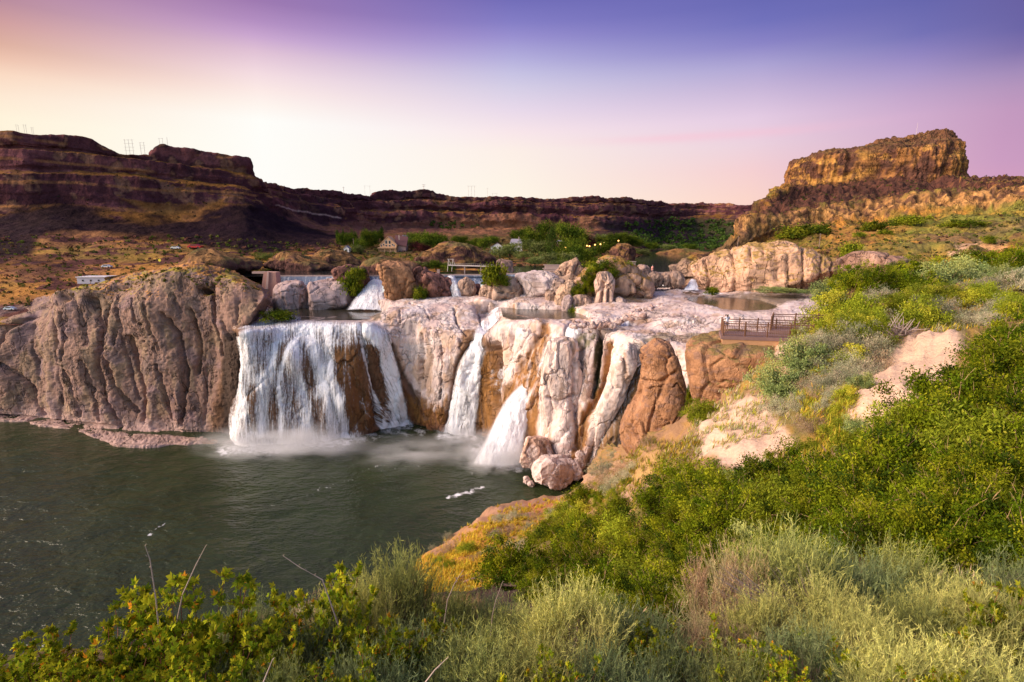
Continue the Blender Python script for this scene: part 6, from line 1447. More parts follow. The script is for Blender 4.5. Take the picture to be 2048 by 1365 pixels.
# ---- the person
def person():
    fx = Vector((*at(1452.5, 664, 44.6)[:2], dz)); e_ = empty('person', tuple(fx), label='woman in a white top and blue shorts holding a camera up at the platform corner', cat='person')
    e_.rotation_euler = (0, 0, math.radians(8))
    def skin(name, verts, edges, mat, sub=2, parent=e_, root=0):
        me = bpy.data.meshes.new(name); me.from_pydata([v[:3] for v in verts], edges, []); o = link(name, me, mat, parent)
        md = o.modifiers.new('skin', 'SKIN'); md.use_smooth_shade = True
        for i, v in enumerate(verts): r_ = v[3]; me.skin_vertices[0].data[i].radius = (r_ if not isinstance(r_, tuple) else r_[0], r_ if not isinstance(r_, tuple) else r_[1])
        me.skin_vertices[0].data[root].use_root = True
        s = o.modifiers.new('sub', 'SUBSURF'); s.levels = sub; s.render_levels = sub
        return o
    skinm = plain('skin', (.50, .27, .18), .6)
    # facing +Y (away from the viewer), weight on both legs, arms raised to the face
    v = [(0, 0, .90, (.14, .10)), (0, .01, 1.05, (.115, .085)), (0, .0, 1.22, (.13, .09)), (0, -.01, 1.36, (.10, .07)), (0, 0, 1.43, .048), (0, .015, 1.52, (.072, .085)), (0, .02, 1.60, (.068, .08)),
         (.09, 0, .84, .085), (.095, .01, .48, .055), (.10, -.01, .10, .036), (.105, .08, .03, .034), (.105, .15, .02, .02),
         (-.09, 0, .84, .085), (-.10, .01, .48, .055), (-.11, -.01, .10, .036), (-.115, .08, .03, .034), (-.12, .15, .02, .02),
         (.17, 0, 1.35, .048), (.25, .12, 1.18, .038), (.14, .24, 1.42, .028), (.12, .25, 1.48, .026),
         (-.17, 0, 1.35, .048), (-.25, .12, 1.18, .038), (-.10, .24, 1.42, .028), (-.08, .25, 1.48, .026)]
    ed = [(0, 1), (1, 2), (2, 3), (3, 4), (4, 5), (5, 6), (0, 7), (7, 8), (8, 9), (9, 10), (10, 11), (0, 12), (12, 13), (13, 14), (14, 15), (15, 16), (3, 17), (17, 18), (18, 19), (19, 20), (3, 21), (21, 22), (22, 23), (23, 24)]
    for s, h in ((1, 20), (-1, 24)):
        bx, by, bz = v[h][:3]
        for q in range(5):
            n = len(v); ox = s * (.018 - .011 * q); thumb = q == 4
            v += [(bx + ox, by + .012, bz + (.03 if not thumb else -.012), .009), (bx + ox - s * .012, by + .03, bz + (.052 - abs(q - 1.2) * .004 if not thumb else 0), .0075), (bx + ox - s * .03, by + .034, bz + (.060 if not thumb else .008), .006)]
            ed += [(h, n), (n, n + 1), (n + 1, n + 2)]
    skin('body', v, ed, skinm)
    skin('shirt', [(0, 0, .93, (.155, .115)), (0, .01, 1.05, (.135, .10)), (0, 0, 1.22, (.148, .105)), (0, -.01, 1.36, (.12, .082)), (0, 0, 1.40, (.06, .055)), (.17, 0, 1.35, .068), (.225, .08, 1.24, .060), (-.17, 0, 1.35, .068), (-.225, .08, 1.24, .060)],
         [(0, 1), (1, 2), (2, 3), (3, 4), (3, 5), (5, 6), (3, 7), (7, 8)], plain('white_cotton', (.62, .62, .72), .9))
    skin('shorts', [(0, 0, .94, (.15, .11)), (.09, 0, .84, .105), (.10, .005, .66, .09), (-.09, 0, .84, .105), (-.10, .005, .66, .09)], [(0, 1), (1, 2), (0, 3), (3, 4)], plain('blue_denim', (.16, .19, .34), .9))
    skin('hair', [(0, -.01, 1.62, (.098, .105)), (0, -.035, 1.54, (.08, .06)), (-.02, -.07, 1.42, (.06, .035)), (-.06, -.09, 1.33, (.03, .02))], [(0, 1), (1, 2), (2, 3)], plain('dark_hair', (.02, .014, .014), .6))
    # nose and ears sit on the head; the camera is its own thing, in the hands
    c = MB(); c.box((0, 0, 0), (.14, .05, .09)).tube([(0, .02, 0), (0, .08, 0)], .032, 10); cm = c.build('camera', plain('camera_body', (.02, .02, .022), .5)); cm.location = fx + e_.rotation_euler.to_matrix() @ Vector((.02, .265, 1.52)); cm.rotation_euler = e_.rotation_euler
    tag(cm, 'small black camera held up to the face of the woman', 'camera')
    return e_
person()
# ---- the dam and its piers
M['damwater'] = water_mat('spill_water', (.13, .16, .24), .35, ((2.0, .25),), stretch=(1.2, 1.2, .25))
def dam(x0, x1, D, ycrest, ybase, label, over=True):
    a = Vector(at(x0, ycrest, D)); b = Vector(at(x1, ycrest, D)); zb = at(x0, ybase + 4, D - 4)[2]; e_ = empty('dam_section', (a.x, a.y, zb), label=label, cat='dam', group='concrete dam sections across the river')
    W = b.x - a.x; H = a.z - zb
    MB().prism([(0, 0), (0, 0), ], 0, 0) if False else None
    mb = MB(); mb.v = [(0, -3.2, 0), (W, -3.2, 0), (W, 2, 0), (0, 2, 0), (0, -.6, H - .45), (W, -.6, H - .45), (W, 2, H - .45), (0, 2, H - .45)]
    mb.f = [(0, 3, 2, 1), (4, 5, 6, 7), (0, 1, 5, 4), (1, 2, 6, 5), (2, 3, 7, 6), (3, 0, 4, 7)]; mb.build('wall', M['concrete'], e_)
    MB().box((W / 2, .2, H - .22), (W, 1.5, .44)).build('crest', M['concrete'], e_)
    if over:
        n = int(max(8, W * 1.2)); X_ = np.linspace(.05, W - .05, n)[:, None] * np.ones((1, 10)); t = np.linspace(0, 1, 10)[None] * np.ones((n, 1))
        Y_ = -.72 - 2.6 * t ** 1.1 - .14 * (1 + fbm(np.stack([X_ * .8, t * .5, X_ * 0], -1), 3, 5)); Z_ = (H - .5) * (1 - t)
        P_ = np.stack([X_, Y_, Z_], -1); link('overflow', new_mesh('overflow', P_.reshape(-1, 3), grid_faces(n, 10), None, uv=np.stack([X_ * 5, -Z_ * 8], -1), attrs={'foam': (.34 + .5 * fbm(np.stack([X_ * 2.2, t * .8, X_ * 0], -1), 3, 6)).ravel(), 'dens': np.full(X_.size, .3), 'edge': np.ones(X_.size)}), M['damwater'], e_)
    return e_
dam(560, 674, 240, 551, 574, 'left dam section with a thin sheet of water between the pier and the dark rock')
dam(737, 764, 240, 551, 566, 'short dam section above the foaming upper cascade')
dam(878, 972, 243, 549, 566, 'dam section behind the thin grey fall and the bright round bush')
dam(1012, 1112, 245, 547, 566, 'dam section behind the bare white rock apron', True)
dam(1305, 1380, 262, 545, 550, 'far right weir line between the tan rocks and the large bluff', False)
# pier at the left end: sloping buttress
a = Vector(at(541, 580, 232)); k_ = 232 / F; e_ = empty('dam_pier', tuple(a), label='pinkish concrete pier with sloping buttress at the left end of the dam', cat='pier')
mb = MB(); mb.prism([(-19 * k_, -3), (17 * k_, -3), (16 * k_, 35 * k_), (-7 * k_, 36 * k_)], -1.5, 3.0); mb.build('buttress', plain('pink_concrete', (.46, .25, .20), .9), e_)
MB().prism([(-9 * k_, -3), (-3 * k_, -3), (4 * k_, 36.4 * k_), (1 * k_, 36.4 * k_)], -2.1, -1.503).build('rib', plain('pale_concrete', (.56, .38, .32), .9), e_)
MB().box((-18 * k_, 4.2, 33 * k_), (46 * k_, 2, 4 * k_)).build('parapet', M['concrete'], e_)
def blk(name, px, pb, D, w, h, d, mat, label, cat):
    k = D / F; p = at(px, pb, D); mb = MB(); mb.box((0, 0, h * k / 2 - .5), (w * k, d, h * k + 1)).box((0, 0, h * k + .12), (w * k * 1.12, d * 1.12, .24)); o = mb.build(name, M[mat]); o.location = tuple(p); return tag(o, label, cat)
blk('concrete_post', 877, 551, 240, 5, 10, 1.5, 'concrete', 'small concrete post at the left end of the middle dam section', 'post')
# ruined stone tower at the bridge end
rk('stone_tower', [(520, 996, 1006), (523, 993, 1026), (532, 992, 1026), (547, 991, 1027)], 262, 4, [.26, .16, .13], 'tan', 'broken stone tower at the right end of the footbridge', 941, cat='tower', expo=6, nu=100, disp=lambda L: fbm(L.P0 * .8, 3, 5) * .6)
# footbridge
p0 = Vector(at(897, 531, 268)); p1 = Vector(at(995, 534, 264)); e_ = empty('footbridge', tuple(p0), label='long thin footbridge with low railing reaching the stone tower', cat='bridge'); v_ = p1 - p0
mb = MB(); mb.tube([Vector((0, 0, 0)), v_], .32, 6); mb.tube([Vector((0, .9, 0)), v_ + Vector((0, .9, 0))], .32, 6)
mb.build('girder', M['steel'], e_)
m2 = MB(); m2.tube([Vector((0, -.3, 1.1)), v_ + Vector((0, -.3, 1.1))], .05, 4)
for i in range(26): q = v_ * (i / 25); m2.tube([q + Vector((0, -.3, 0)), q + Vector((0, -.3, 1.1))], .035, 4)
m2.build('railing', M['steel'], e_)
m3 = MB(); 
for x in (0, 2.2): m3.tube([(x - .6, 0, -3.2), (x + .1, 0, 3.2)], .14, 5); m3.tube([(x + 1.4, 0, -.2), (x + .1, 0, 3.2)], .12, 5)
m3.tube([(-.6, 0, 3.1), (3.0, 0, 3.1)], .12, 5).build('end_frame', M['steel'], e_)
for i, f_ in enumerate((.33, .66)): q = v_ * f_; MB().box((q.x, q.y + .4, q.z - 3), (.5, 1.4, 6)).build('bridge_support', M['concrete'], e_)
# concrete steps by the water
for i, (x, y, w) in enumerate([(1112, 533, 44), (1108, 540, 40), (1105, 546, 34)]): blk('concrete_step', x, y + 1, 262 - i * 3, w, 3, 3, 'concrete', ['topmost', 'middle', 'lowest'][i] + ' of the three long concrete steps right of the stone tower', 'step')
blk('landing_stage', 1256, 528, 330, 26, 4, 5, 'concrete', 'concrete landing stage below the dark red crag', 'landing')
# ---- houses
def house(name, px, pb, wpx, hpx, dep, wall, roof, label, wins=(), L=LW, gable=True, ridge=.42, rot=0, deck=False, chim=False, ext=None, side=None, lit=False):
    p = near_on(L, px, pb); k = p.y / F; e_ = empty(name, tuple(p), math.radians(rot), label=label, cat='house'); W = wpx * k; H = hpx * k; hw = H * (1 - ridge)
    mb = MB()
    if gable: mb.prism([(-W / 2, -2), (W / 2, -2), (W / 2, hw), (0, H * .97), (-W / 2, hw)], 0, dep)
    else: mb.prism([(-W / 2, -2), (W / 2, -2), (W / 2, hw), (-W / 2, hw)], 0, dep)
    mb.build('wall', wall, e_)
    r = MB(); t = .35
    if gable:
        o = .06 * W
        for s in (-1, 1):
            r.prism([(s * (W / 2 + o), hw - (H - hw) * .12), (s * (W / 2 + o), hw - (H - hw) * .12 + t), (0, H + t), (0, H)], -.5, dep + .4)
    else:
        mm = Matrix.Translation((0, 0, 0)) 
        r.v = [(-W / 2 - .4, -.5, hw), (W / 2 + .4, -.5, hw), (W / 2 + .4, dep + .5, hw), (-W / 2 - .4, dep + .5, hw), (-W / 2 * .8, dep / 2, H), (W / 2 * .8, dep / 2, H)]; r.f = [(0, 1, 5, 4), (2, 3, 4, 5), (3, 0, 4), (1, 2, 5), (0, 3, 2, 1)]
    ro = r.build('roof', roof, e_)
    if chim: MB().box((W * .22, dep * .4, H), (.9, .9, H * .35)).build('chimney', M['concrete'], ro)
    for (x, z, w, h) in wins:
        f_ = MB().box((x * W, -.03, z * H), (w * W + .3, .12, h * H + .3)).build('window', M['white'], e_)
        MB().box((x * W, -.10, z * H), (w * W, .06, h * H)).build('pane', M['warmwin'] if lit else M['glass'], f_)
    if deck:
        d_ = MB().box((-.04 * W, -1.6, H * .30), (W * 1.1, 3.0, .9)).build('balcony', wall, e_)
        for x in (-.5, -.17, .17, .45): MB().box((x * W, -2.9, H * .13), (.5, .4, H * .30 + .8)).build('balcony_post', wall, e_)
    if ext: ext(e_, W, H, dep)
    return e_
def wing(e_, W, H, dep):
    MB().prism([(W * .52, -2), (W * 1.0, -2), (W * 1.0, H * .42), (W * .52, H * .42)], 3, dep + 3).build('side_wing', plain('pink_wall', (.40, .24, .22), .9), e_)
    mb = MB(); mb.v = [(W * .40, 2, H * .55), (W * 1.08, 2, H * .42), (W * 1.0, dep + 3, H * 1.0), (W * .2, dep + 3, H * 1.12), (W * .40, 2, H * .50), (W * 1.08, 2, H * .37), (W * 1.0, dep + 3, H * .95), (W * .2, dep + 3, H * 1.07)]
    mb.f = [(0, 1, 2, 3), (7, 6, 5, 4), (0, 4, 5, 1), (1, 5, 6, 2), (2, 6, 7, 3), (3, 7, 4, 0)]; mb.build('wing_roof', M['redroof'], e_)
    MB().box((W * .58, dep * .5, H * .95), (1, 1, H * .3)).build('chimney', M['concrete'], e_)
house('gabled_house', 777, 505, 33, 31, 14, M['tanwall'], M['tanwall'], 'tan gabled house with arched windows, balcony and a brown roofed wing', [(-.10, .66, .11, .20), (.10, .66, .11, .20), (-.26, .50, .07, .10), (-.10, .44, .09, .09), (.10, .44, .09, .09), (.27, .50, .07, .10), (.36, .44, .05, .12), (-.40, .44, .05, .12)], deck=True, ext=wing, ridge=.50)
house('grey_house', 807, 492, 14, 20, 10, M['white'], M['grey'], 'pale house with a steep grey roof just behind the tan gabled house', [(-.2, .35, .2, .15)], rot=-20)
house('white_house', 994, 507, 26, 21, 12, M['white'], M['redroof'], 'small white gabled house with two windows left of the valley trees', [(-.22, .52, .2, .22), (.2, .52, .2, .22), (0, .14, .14, .16)], ridge=.38)
house('wooden_shed', 981, 508, 11, 9, 6, plain('red_wood', (.24, .08, .04), .9), M['redroof'], 'small red brown shed at the left corner of the white house', [(0, .4, .3, .3)])
house('two_storey_house', 1033, 504, 24, 24, 12, M['white'], M['grey'], 'grey roofed two storey white house right of the small white one', [(-.25, .55, .16, .16), (.05, .55, .16, .16), (.3, .55, .16, .16), (-.25, .2, .16, .18), (.2, .2, .2, .2)], gable=False, ridge=.32, chim=True)
house('hillside_house', 1213, 490, 16, 12, 9, M['tanwall'], M['white'], 'small pale house with warm lit windows on the wooded bank', [(.1, .32, .3, .3), (-.3, .32, .18, .28)], lit=True)
house('cottage', 693, 506, 10, 12, 6, M['white'], M['grey'], 'little white cottage left of the green trees by the gabled house', [(0, .35, .3, .25)])
house('garden_hut', 1122, 491, 14, 7, 6, M['concrete'], M['grey'], 'low grey roofed hut half hidden right of the tall poplar', [(0, .3, .4, .3)], gable=False)
# powerhouse on the left
p = at(184, 570, 240); k_ = 240 / F; e_ = empty('powerhouse', tuple(p), math.radians(4), label='long low pale powerhouse building above the left bluff', cat='building')
MB().box((0, 4, 8 * k_), (54 * k_, 8, 13 * k_)).build('wall', plain('powerhouse_wall', (.46, .44, .52), .8), e_); MB().box((0, 4, 15.2 * k_), (57 * k_, 8.8, 1.6 * k_)).build('roof', plain('powerhouse_roof', (.60, .56, .60), .8), e_)
MB().box((0, 4, -1.0), (56 * k_, 8.4, 3.0)).build('base', M['redroof'], e_)
for i in range(3): MB().box((-16 * k_ + i * 15 * k_, -.06, 8.5 * k_), (3.2 * k_, .1, 3.4 * k_)).build('window', M['glass'], e_)
MB().box((29.5 * k_, 4, 6 * k_), (4 * k_, 5, 6 * k_)).build('side_shed', plain('red_shed', (.35, .07, .05), .8), e_)
# vehicles parked far off, in front of the talus
def car(px, pb, body, label, L=LW, s=1.0, rot=0, name='parked_car'):
    p = near_on(L, px, pb); e_ = empty(name, tuple(p + Vector((0, 0, .3))), math.radians(rot), label=label, cat='car'); e_.scale = (s, s, s)
    mb = MB(); mb.prism([(-2.2, .35), (2.2, .35), (2.25, .9), (1.3, 1.0), (.8, 1.5), (-1.2, 1.5), (-1.8, .98), (-2.25, .85)], -.85, .85); mb.build('body', body, e_)
    MB().prism([(-1.15, 1.0), (1.15, 1.0), (.75, 1.42), (-1.12, 1.42)], -.87, .87).build('windows', M['glass'], e_)
    for x in (-1.35, 1.35):
        for y in (-.78, .78): MB().tube([(x, y - .1, .34), (x, y + .1, .34)], .34, 12).build('wheel', plain('tyre', (.02, .02, .02), .8), e_)
car(392, 500, plain('red_paint', (.45, .02, .02), .35), 'red pickup like vehicle parked on the road behind the left bluff', s=2.2)
car(353, 500, plain('white_paint', (.75, .74, .72), .35), 'white vehicle parked left of the red one on the valley road', s=1.4)
car(214, 537, plain('silver_paint', (.55, .56, .62), .35), 'silver vehicle on the golden slope above the powerhouse', s=1.2)
car(22, 622, plain('pale_blue_paint', (.50, .58, .66), .35), 'pale blue vehicle on the road at the far left above the bluff', s=1.0)
# orange digger arm
p = near_on(LW, 558, 530); k_ = p.y / F; e_ = empty('excavator', tuple(p), label='orange excavator with its arm raised behind the left dam section', cat='excavator'); om = plain('orange_paint', (.65, .25, .03), .5)
MB().box((2.4, 0, 1.2), (4, 2.4, 1.8)).build('cab', om, e_); MB().tube([(1, 0, 1.6), (-.9, 0, 6.2)], .38, 6).build('arm', om, e_); MB().tube([(-.9, 0, 6.2), (-2.4, 0, 3.0)], .28, 6).build('stick', om, e_); MB().box((2.2, 0, .2), (4.4, 2.8, .7)).build('tracks', M['glass'], e_)
p = near_on(LW, 319, 527); e_ = empty('warning_marker', tuple(p), label='bright yellow round marker on a post on the golden hill', cat='marker')
MB().tube([(0, 0, -.5), (0, 0, 1.6)], .12, 6).build('post', M['wood'], e_); MB().tube([(0, -.2, 1.9), (0, .2, 1.9)], .8, 14).build('disc', plain('yellow_paint', (.85, .75, .03), .5), e_)
# lamps among the trees
for i, (x, y) in enumerate([(1174, 497), (1179, 498), (1190, 495), (1201, 494), (1131, 500), (1237, 487)]):
    p = near_on(LW, x, y); D_ = 420 + 5 * i; q = at(x, y - 4, D_); e_ = empty('garden_lamp', tuple(q), label='glowing warm lamp among the trees on the wooded bank', cat='lamp', group='lit lamps on the wooded bank')
    MB().tube([(0, 0, -3), (0, 0, 0)], .08, 5).build('post', M['wood'], e_); MB().tube([(0, 0, -.1), (0, 0, .35), (0, 0, .8), (0, 0, 1.0)], [.3, .62, .55, .1], 8).build('lamp_glass', M['lamp'], e_)
# ---- poles
def pole(px, pb, pt, L, label, wood='wood', r=.16, arm=0, D=None, group=None):
    P = Vector(at(px, pb, D)) if D else near_on(L, px, pb); k = P.y / F; h = (pb - pt) * k * 1.04
    e_ = empty('utility_pole', tuple(P), label=label, cat='pole', group=group); MB().tube([(0, 0, -1), (0, 0, h)], [r, r * .7], 7).build('shaft', M[wood], e_)
    if arm: MB().box((0, 0, h * .93), (arm, .2, .2)).build('crossarm', M[wood], e_)
    return e_
pole(1476, 500, 471, LH, 'pale utility pole on the spur left of the large tan bluff', r=.22, arm=1.2)
pole(1638, 497, 471, LH, 'pale utility pole behind the crest of the large tan bluff', r=.2, arm=1.2)
pole(183, 578, 563, LB, 'short pale post in front of the powerhouse', D=205, r=.12)
pole(709, 502, 478, LW, 'thin dark pole left of the gabled house trees', r=.25)
def rimD(px): 
    i = np.argmin(np.abs(LW.px[:, int(LW.nv * .86)] - px)); col = LW.P[i]; j = np.argmin(LW.py[i]); return col[j], LW.py[i][j]
def pylon(px, pt, wpx, label, n=2, bars=3, group=None, rr=.45):
    P, yb = rimD(px); k = P[1] / F; h = (yb - pt) * k * 1.03 + 1; W = wpx * k; e_ = empty('transmission_pylon', tuple(P - [0, 0, 2]), label=label, cat='pylon', group=group); r = rr * .55 * P[1] / 600.; mb = MB()
    for i in range(n): x = -W / 2 + (W * i / (n - 1) if n > 1 else W / 2); mb.tube([(x, 0, -2), (x, 0, h + 2)], r, 5)
    mb.build('legs', M['steel'], e_); m = MB()
    for i in range(bars): m.tube([(-W * .62 - .5, 0, h + 1.5 - i * h * .22), (W * .62 + .5, 0, h + 1.5 - i * h * .22)], r * .8, 4)
    m.build('crossarms', M['steel'], e_)
pylon(262, 288, 14, 'wide pylon standing in the saddle left of the left mesa', 3, 4, rr=.28); pylon(289, 295, 7, 'smaller pylon close to the left edge of the mesa', 2, 3, rr=.28); pylon(323, 280, 6, 'pylon at the very edge of the left mesa top', 2, 1, rr=.25)
pylon(336, 278, 1, 'single mast on the left mesa top', 1, 0, rr=.3); pylon(39, 259, 4, 'leftmost faint pylon on the far left rim', 2, 1, rr=.2); pylon(53, 258, 4, 'middle faint pylon of three on the far left rim', 2, 1, rr=.2); pylon(67, 262, 3, 'rightmost faint pylon of three on the far left rim', 2, 1, rr=.2)
pylon(688, 374, 2, 'short pole above the notch in the middle rim', 1, 1, rr=.5); pylon(735, 377, 10, 'faint wide pylon in the notch of the middle rim', 2, 1, rr=.2); pylon(848, 373, 4, 'dark pylon on the little rise of the middle rim', 1, 2, rr=.5)
pylon(944, 377, 12, 'three legged pylon on the middle rim', 3, 1, rr=.28); pylon(974, 380, 2, 'slender pole right of the three legged pylon', 1, 1, rr=.25); pylon(989, 388, 8, 'low faint pylon furthest right on the middle rim', 2, 1, rr=.22)
q = at(1832, 272, 470); e_ = empty('antenna_mast', tuple(q), label='hair thin antenna mast on top of the butte', cat='mast'); MB().tube([(0, 0, -2), (0, 0, 10.5)], [.16, .08], 5).build('shaft', M['steel'], e_)
# buoys on the reservoir
for i, (x, y) in enumerate([(1305, 537), (1352, 537)]):
    D_ = DZ(y, 53.1); q = at(x, y, D_); e_ = empty('buoy', tuple(q), label=['left', 'right'][i] + ' pinkish orange buoy floating on the dark reservoir', cat='buoy')
    MB().tube([(0, 0, -.3), (0, 0, .2), (0, 0, .9), (0, 0, 1.2)], [.4, .8, .7, .2], 12).build('float', plain('faded_orange', (.75, .32, .25), .6), e_); MB().tube([(0, 0, 1.1), (0, 0, 2.0)], .09, 6).build('mast', M['steel'], e_)
# ================= camera, sky, sun
EXPO = .7
cam = bpy.data.cameras.new('camera'); co = bpy.data.objects.new('camera', cam); COL.objects.link(co)
cam.sensor_width = 36; cam.lens = 18.0; cam.clip_end = 20000; cam.clip_start = .1
co.location = (0, 0, HC); co.rotation_euler = (math.pi / 2 - PITCH, 0, 0); scene.camera = co
SUN_AZ, SUN_EL = math.radians(-100), math.radians(26)   # azimuth from +Y, clockwise positive
w = bpy.data.worlds.new('World'); scene.world = w; w.use_nodes = True; nt = w.node_tree; nt.nodes.clear(); N, L = nt.nodes, nt.links
out = N.new('ShaderNodeOutputWorld'); bg = N.new('ShaderNodeBackground'); L.new(bg.outputs[0], out.inputs[0])
tc = N.new('ShaderNodeTexCoord'); sx = N.new('ShaderNodeSeparateXYZ'); L.new(tc.outputs['Generated'], sx.inputs[0])
def mth(op, a, b=None):
    n = N.new('ShaderNodeMath'); n.operation = op
    for i, q in enumerate((a, b)):
        if q is None: continue
        if isinstance(q, (int, float)): n.inputs[i].default_value = q
        else: L.new(q, n.inputs[i])
    return n.outputs[0]
az = mth('ARCTAN2', sx.outputs[0], sx.outputs[1])            # 0 straight ahead, + right
el = mth('ARCSINE', sx.outputs[2])
eln = mth('DIVIDE', el, math.radians(60))                     # ramp position
# columns of the evening sky by azimuth (deg): list of (elevation deg, colour)
MEAS = {  # evening colours noted at (photo column: row -> colour), turned into azimuth and elevation
 0: [(0, (175, 125, 142)), (44, (200, 146, 145)), (88, (217, 168, 150)), (117, (235, 190, 168)), (147, (248, 214, 190)), (190, (253, 231, 209)), (235, (255, 243, 219)), (300, (255, 245, 222))],
 515: [(0, (145, 105, 165)), (44, (170, 130, 185)), (73, (194, 155, 200)), (103, (218, 184, 206)), (147, (240, 214, 220)), (180, (250, 230, 226)), (210, (255, 243, 236)), (240, (255, 253, 248)), (400, (255, 253, 248))],
 1025: [(0, (98, 93, 175)), (44, (118, 111, 189)), (73, (140, 130, 200)), (117, (170, 164, 214)), (147, (190, 185, 221)), (176, (207, 199, 225)), (220, (229, 213, 231)), (264, (247, 228, 232)), (300, (252, 238, 230)), (400, (255, 246, 230))],
 1515: [(0, (88, 89, 170)), (44, (98, 98, 178)), (88, (125, 118, 190)), (132, (164, 154, 205)), (176, (194, 175, 212)), (235, (227, 201, 225)), (290, (236, 209, 221)), (340, (245, 208, 210)), (400, (252, 214, 202))],
 1825: [(0, (85, 85, 162)), (70, (101, 98, 172)), (110, (135, 122, 186)), (150, (166, 146, 196)), (190, (191, 161, 200)), (230, (208, 172, 205)), (280, (215, 178, 205)), (380, (228, 182, 200))],
 2025: [(0, (88, 80, 150)), (59, (93, 86, 156)), (103, (120, 105, 166)), (147, (160, 135, 182)), (176, (178, 145, 186)), (220, (194, 152, 190)), (264, (199, 155, 192)), (320, (204, 158, 194)), (380, (215, 162, 192))],
}
SKY = []
for px_, rows_ in MEAS.items():
    a_ = (px_ - CX) / F; st = []
    for y_, c_ in rows_[::-1]:
        b_ = (CY - y_) / F; st.append((math.degrees(math.atan2(-SPI + b_ * CPI, math.hypot(a_, CPI + b_ * SPI))), c_))
    st = [(e_, tuple(min(255, v_ + 15 * min(1, max(0, (e_ - 8) / 8)) * (1 - v_ / 300)  * 1.6) for v_ in c_)) for e_, c_ in st]
    st += [(34, (110, 105, 182)), (60, (160, 150, 190))]
    SKY.append((math.degrees(math.atan2(a_, CPI + .5 * SPI)), st))
SKY.insert(0, (-70, [(0, (250, 215, 180)), (10, (225, 178, 155)), (18, (165, 118, 140)), (34, (110, 105, 182)), (60, (160, 150, 190))]))
SKY.append((65, [(0, (190, 130, 170)), (10, (140, 105, 165)), (20, (85, 78, 148)), (34, (110, 105, 182)), (60, (160, 150, 190))]))
prev = None
for k, (a_, st) in enumerate(SKY):
    cr = N.new('ShaderNodeValToRGB'); cr.color_ramp.interpolation = 'B_SPLINE' if False else 'EASE'
    cr.color_ramp.interpolation = 'LINEAR'
    L.new(eln, cr.inputs[0]); E = cr.color_ramp.elements
    while len(E) < len(st): E.new(.99)
    for i, (e_, c_) in enumerate(st): E[i].position = min(1, max(0, e_ / 60.)) ; E[i].color = (*lin(*c_), 1)
    if prev is None: prev = cr.outputs[0]; pa = a_; continue
    mr = N.new('ShaderNodeMapRange'); mr.inputs['From Min'].default_value = math.radians(pa); mr.inputs['From Max'].default_value = math.radians(a_)
    L.new(az, mr.inputs['Value']); mx = N.new('ShaderNodeMix'); mx.data_type = 'RGBA'; L.new(mr.outputs[0], mx.inputs[0]); L.new(prev, mx.inputs[6]); L.new(cr.outputs[0], mx.inputs[7])
    prev = mx.outputs[2]; pa = a_
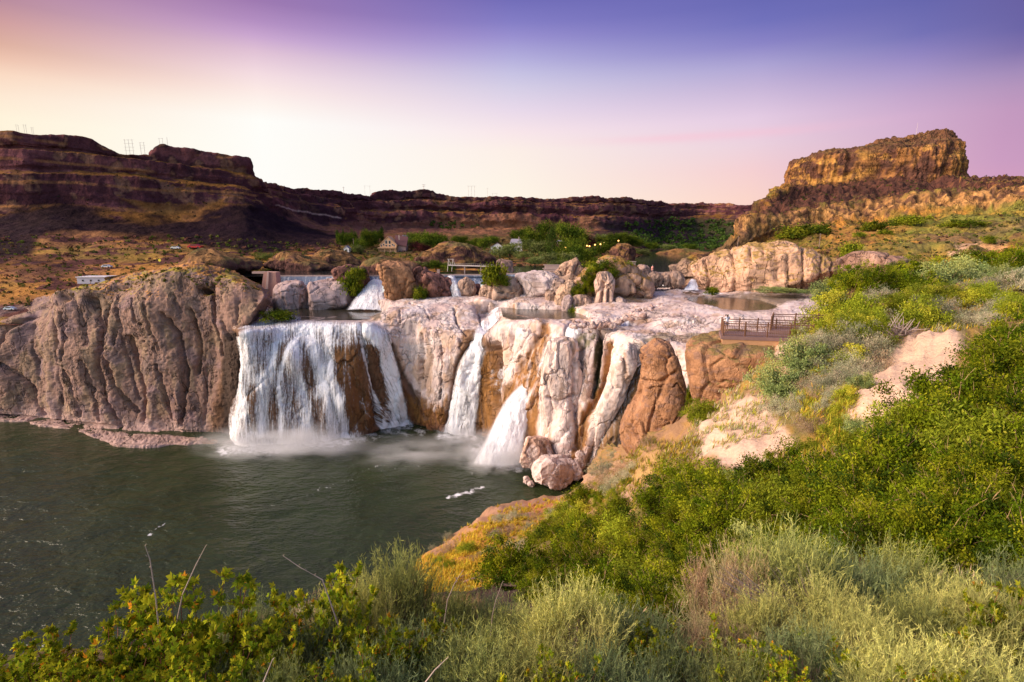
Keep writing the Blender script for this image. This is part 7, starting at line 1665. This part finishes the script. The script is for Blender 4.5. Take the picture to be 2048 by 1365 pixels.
# a thin pink wisp of cloud
ce = mth('SUBTRACT', el, math.radians(10.0)); wn = N.new('ShaderNodeTexNoise'); wn.inputs['Scale'].default_value = 5; wn.inputs['Detail'].default_value = 5
mp = N.new('ShaderNodeMapping'); mp.inputs['Scale'].default_value = (1, 1, 9); L.new(tc.outputs['Generated'], mp.inputs[0]); L.new(mp.outputs[0], wn.inputs['Vector'])
g1 = mth('POWER', 2.718, mth('MULTIPLY', mth('POWER', mth('DIVIDE', ce, math.radians(.42)), 2.0), -1.0))
ca = mth('DIVIDE', mth('SUBTRACT', az, math.radians(20)), math.radians(9.5)); g2 = mth('POWER', 2.718, mth('MULTIPLY', mth('POWER', ca, 2.0), -1.0))
fac = mth('MULTIPLY', mth('MULTIPLY', g1, g2), mth('MULTIPLY', wn.outputs['Fac'], .75))
mx = N.new('ShaderNodeMix'); mx.data_type = 'RGBA'; L.new(fac, mx.inputs[0]); L.new(prev, mx.inputs[6]); mx.inputs[7].default_value = (*lin(255, 190, 208), 1); prev = mx.outputs[2]
# the physical sky adds the clear light of the rest of the dome
sk = N.new('ShaderNodeTexSky'); sk.sky_type = 'NISHITA'; sk.sun_disc = False; sk.sun_elevation = SUN_EL; sk.sun_rotation = SUN_AZ
sc_ = N.new('ShaderNodeVectorMath'); sc_.operation = 'SCALE'; L.new(sk.outputs[0], sc_.inputs[0]); sc_.inputs['Scale'].default_value = .14
# behind the viewer the dome is the physical sky; ahead it is the evening gradient
bk = N.new('ShaderNodeMapRange'); bk.interpolation_type = 'SMOOTHSTEP'; bk.inputs['From Min'].default_value = .15; bk.inputs['From Max'].default_value = -.5; L.new(sx.outputs[1], bk.inputs['Value'])
mx = N.new('ShaderNodeMix'); mx.data_type = 'RGBA'; L.new(bk.outputs[0], mx.inputs[0]); gs = N.new('ShaderNodeVectorMath'); gs.operation = 'SCALE'; gs.inputs['Scale'].default_value = 2 ** -EXPO; L.new(prev, gs.inputs[0]); L.new(gs.outputs[0], mx.inputs[6]); L.new(sc_.outputs[0], mx.inputs[7])
L.new(mx.outputs[2], bg.inputs['Color']); bg.inputs['Strength'].default_value = 1.0
ld = bpy.data.lights.new('sun', 'SUN'); ld.energy = SUN_E if 'SUN_E' in globals() else 4.3; ld.angle = math.radians(46); ld.color = (1.0, .80, .62)
lo = bpy.data.objects.new('sun', ld); COL.objects.link(lo)
dv = Vector((math.sin(SUN_AZ) * math.cos(SUN_EL), math.cos(SUN_AZ) * math.cos(SUN_EL), math.sin(SUN_EL)))
lo.rotation_euler = dv.to_track_quat('Z', 'Y').to_euler(); lo.location = (0, -20, 120)
vs = scene.view_settings; vs.view_transform = 'Standard'; vs.look = 'None'; vs.exposure = EXPO; vs.gamma = 1; vs.use_curve_mapping = False
scene.cycles.use_denoising = True
scene.cycles.max_bounces = 6; scene.cycles.diffuse_bounces = 3; scene.cycles.transparent_max_bounces = 12; scene.cycles.volume_bounces = 1; scene.cycles.volume_step_rate = 4
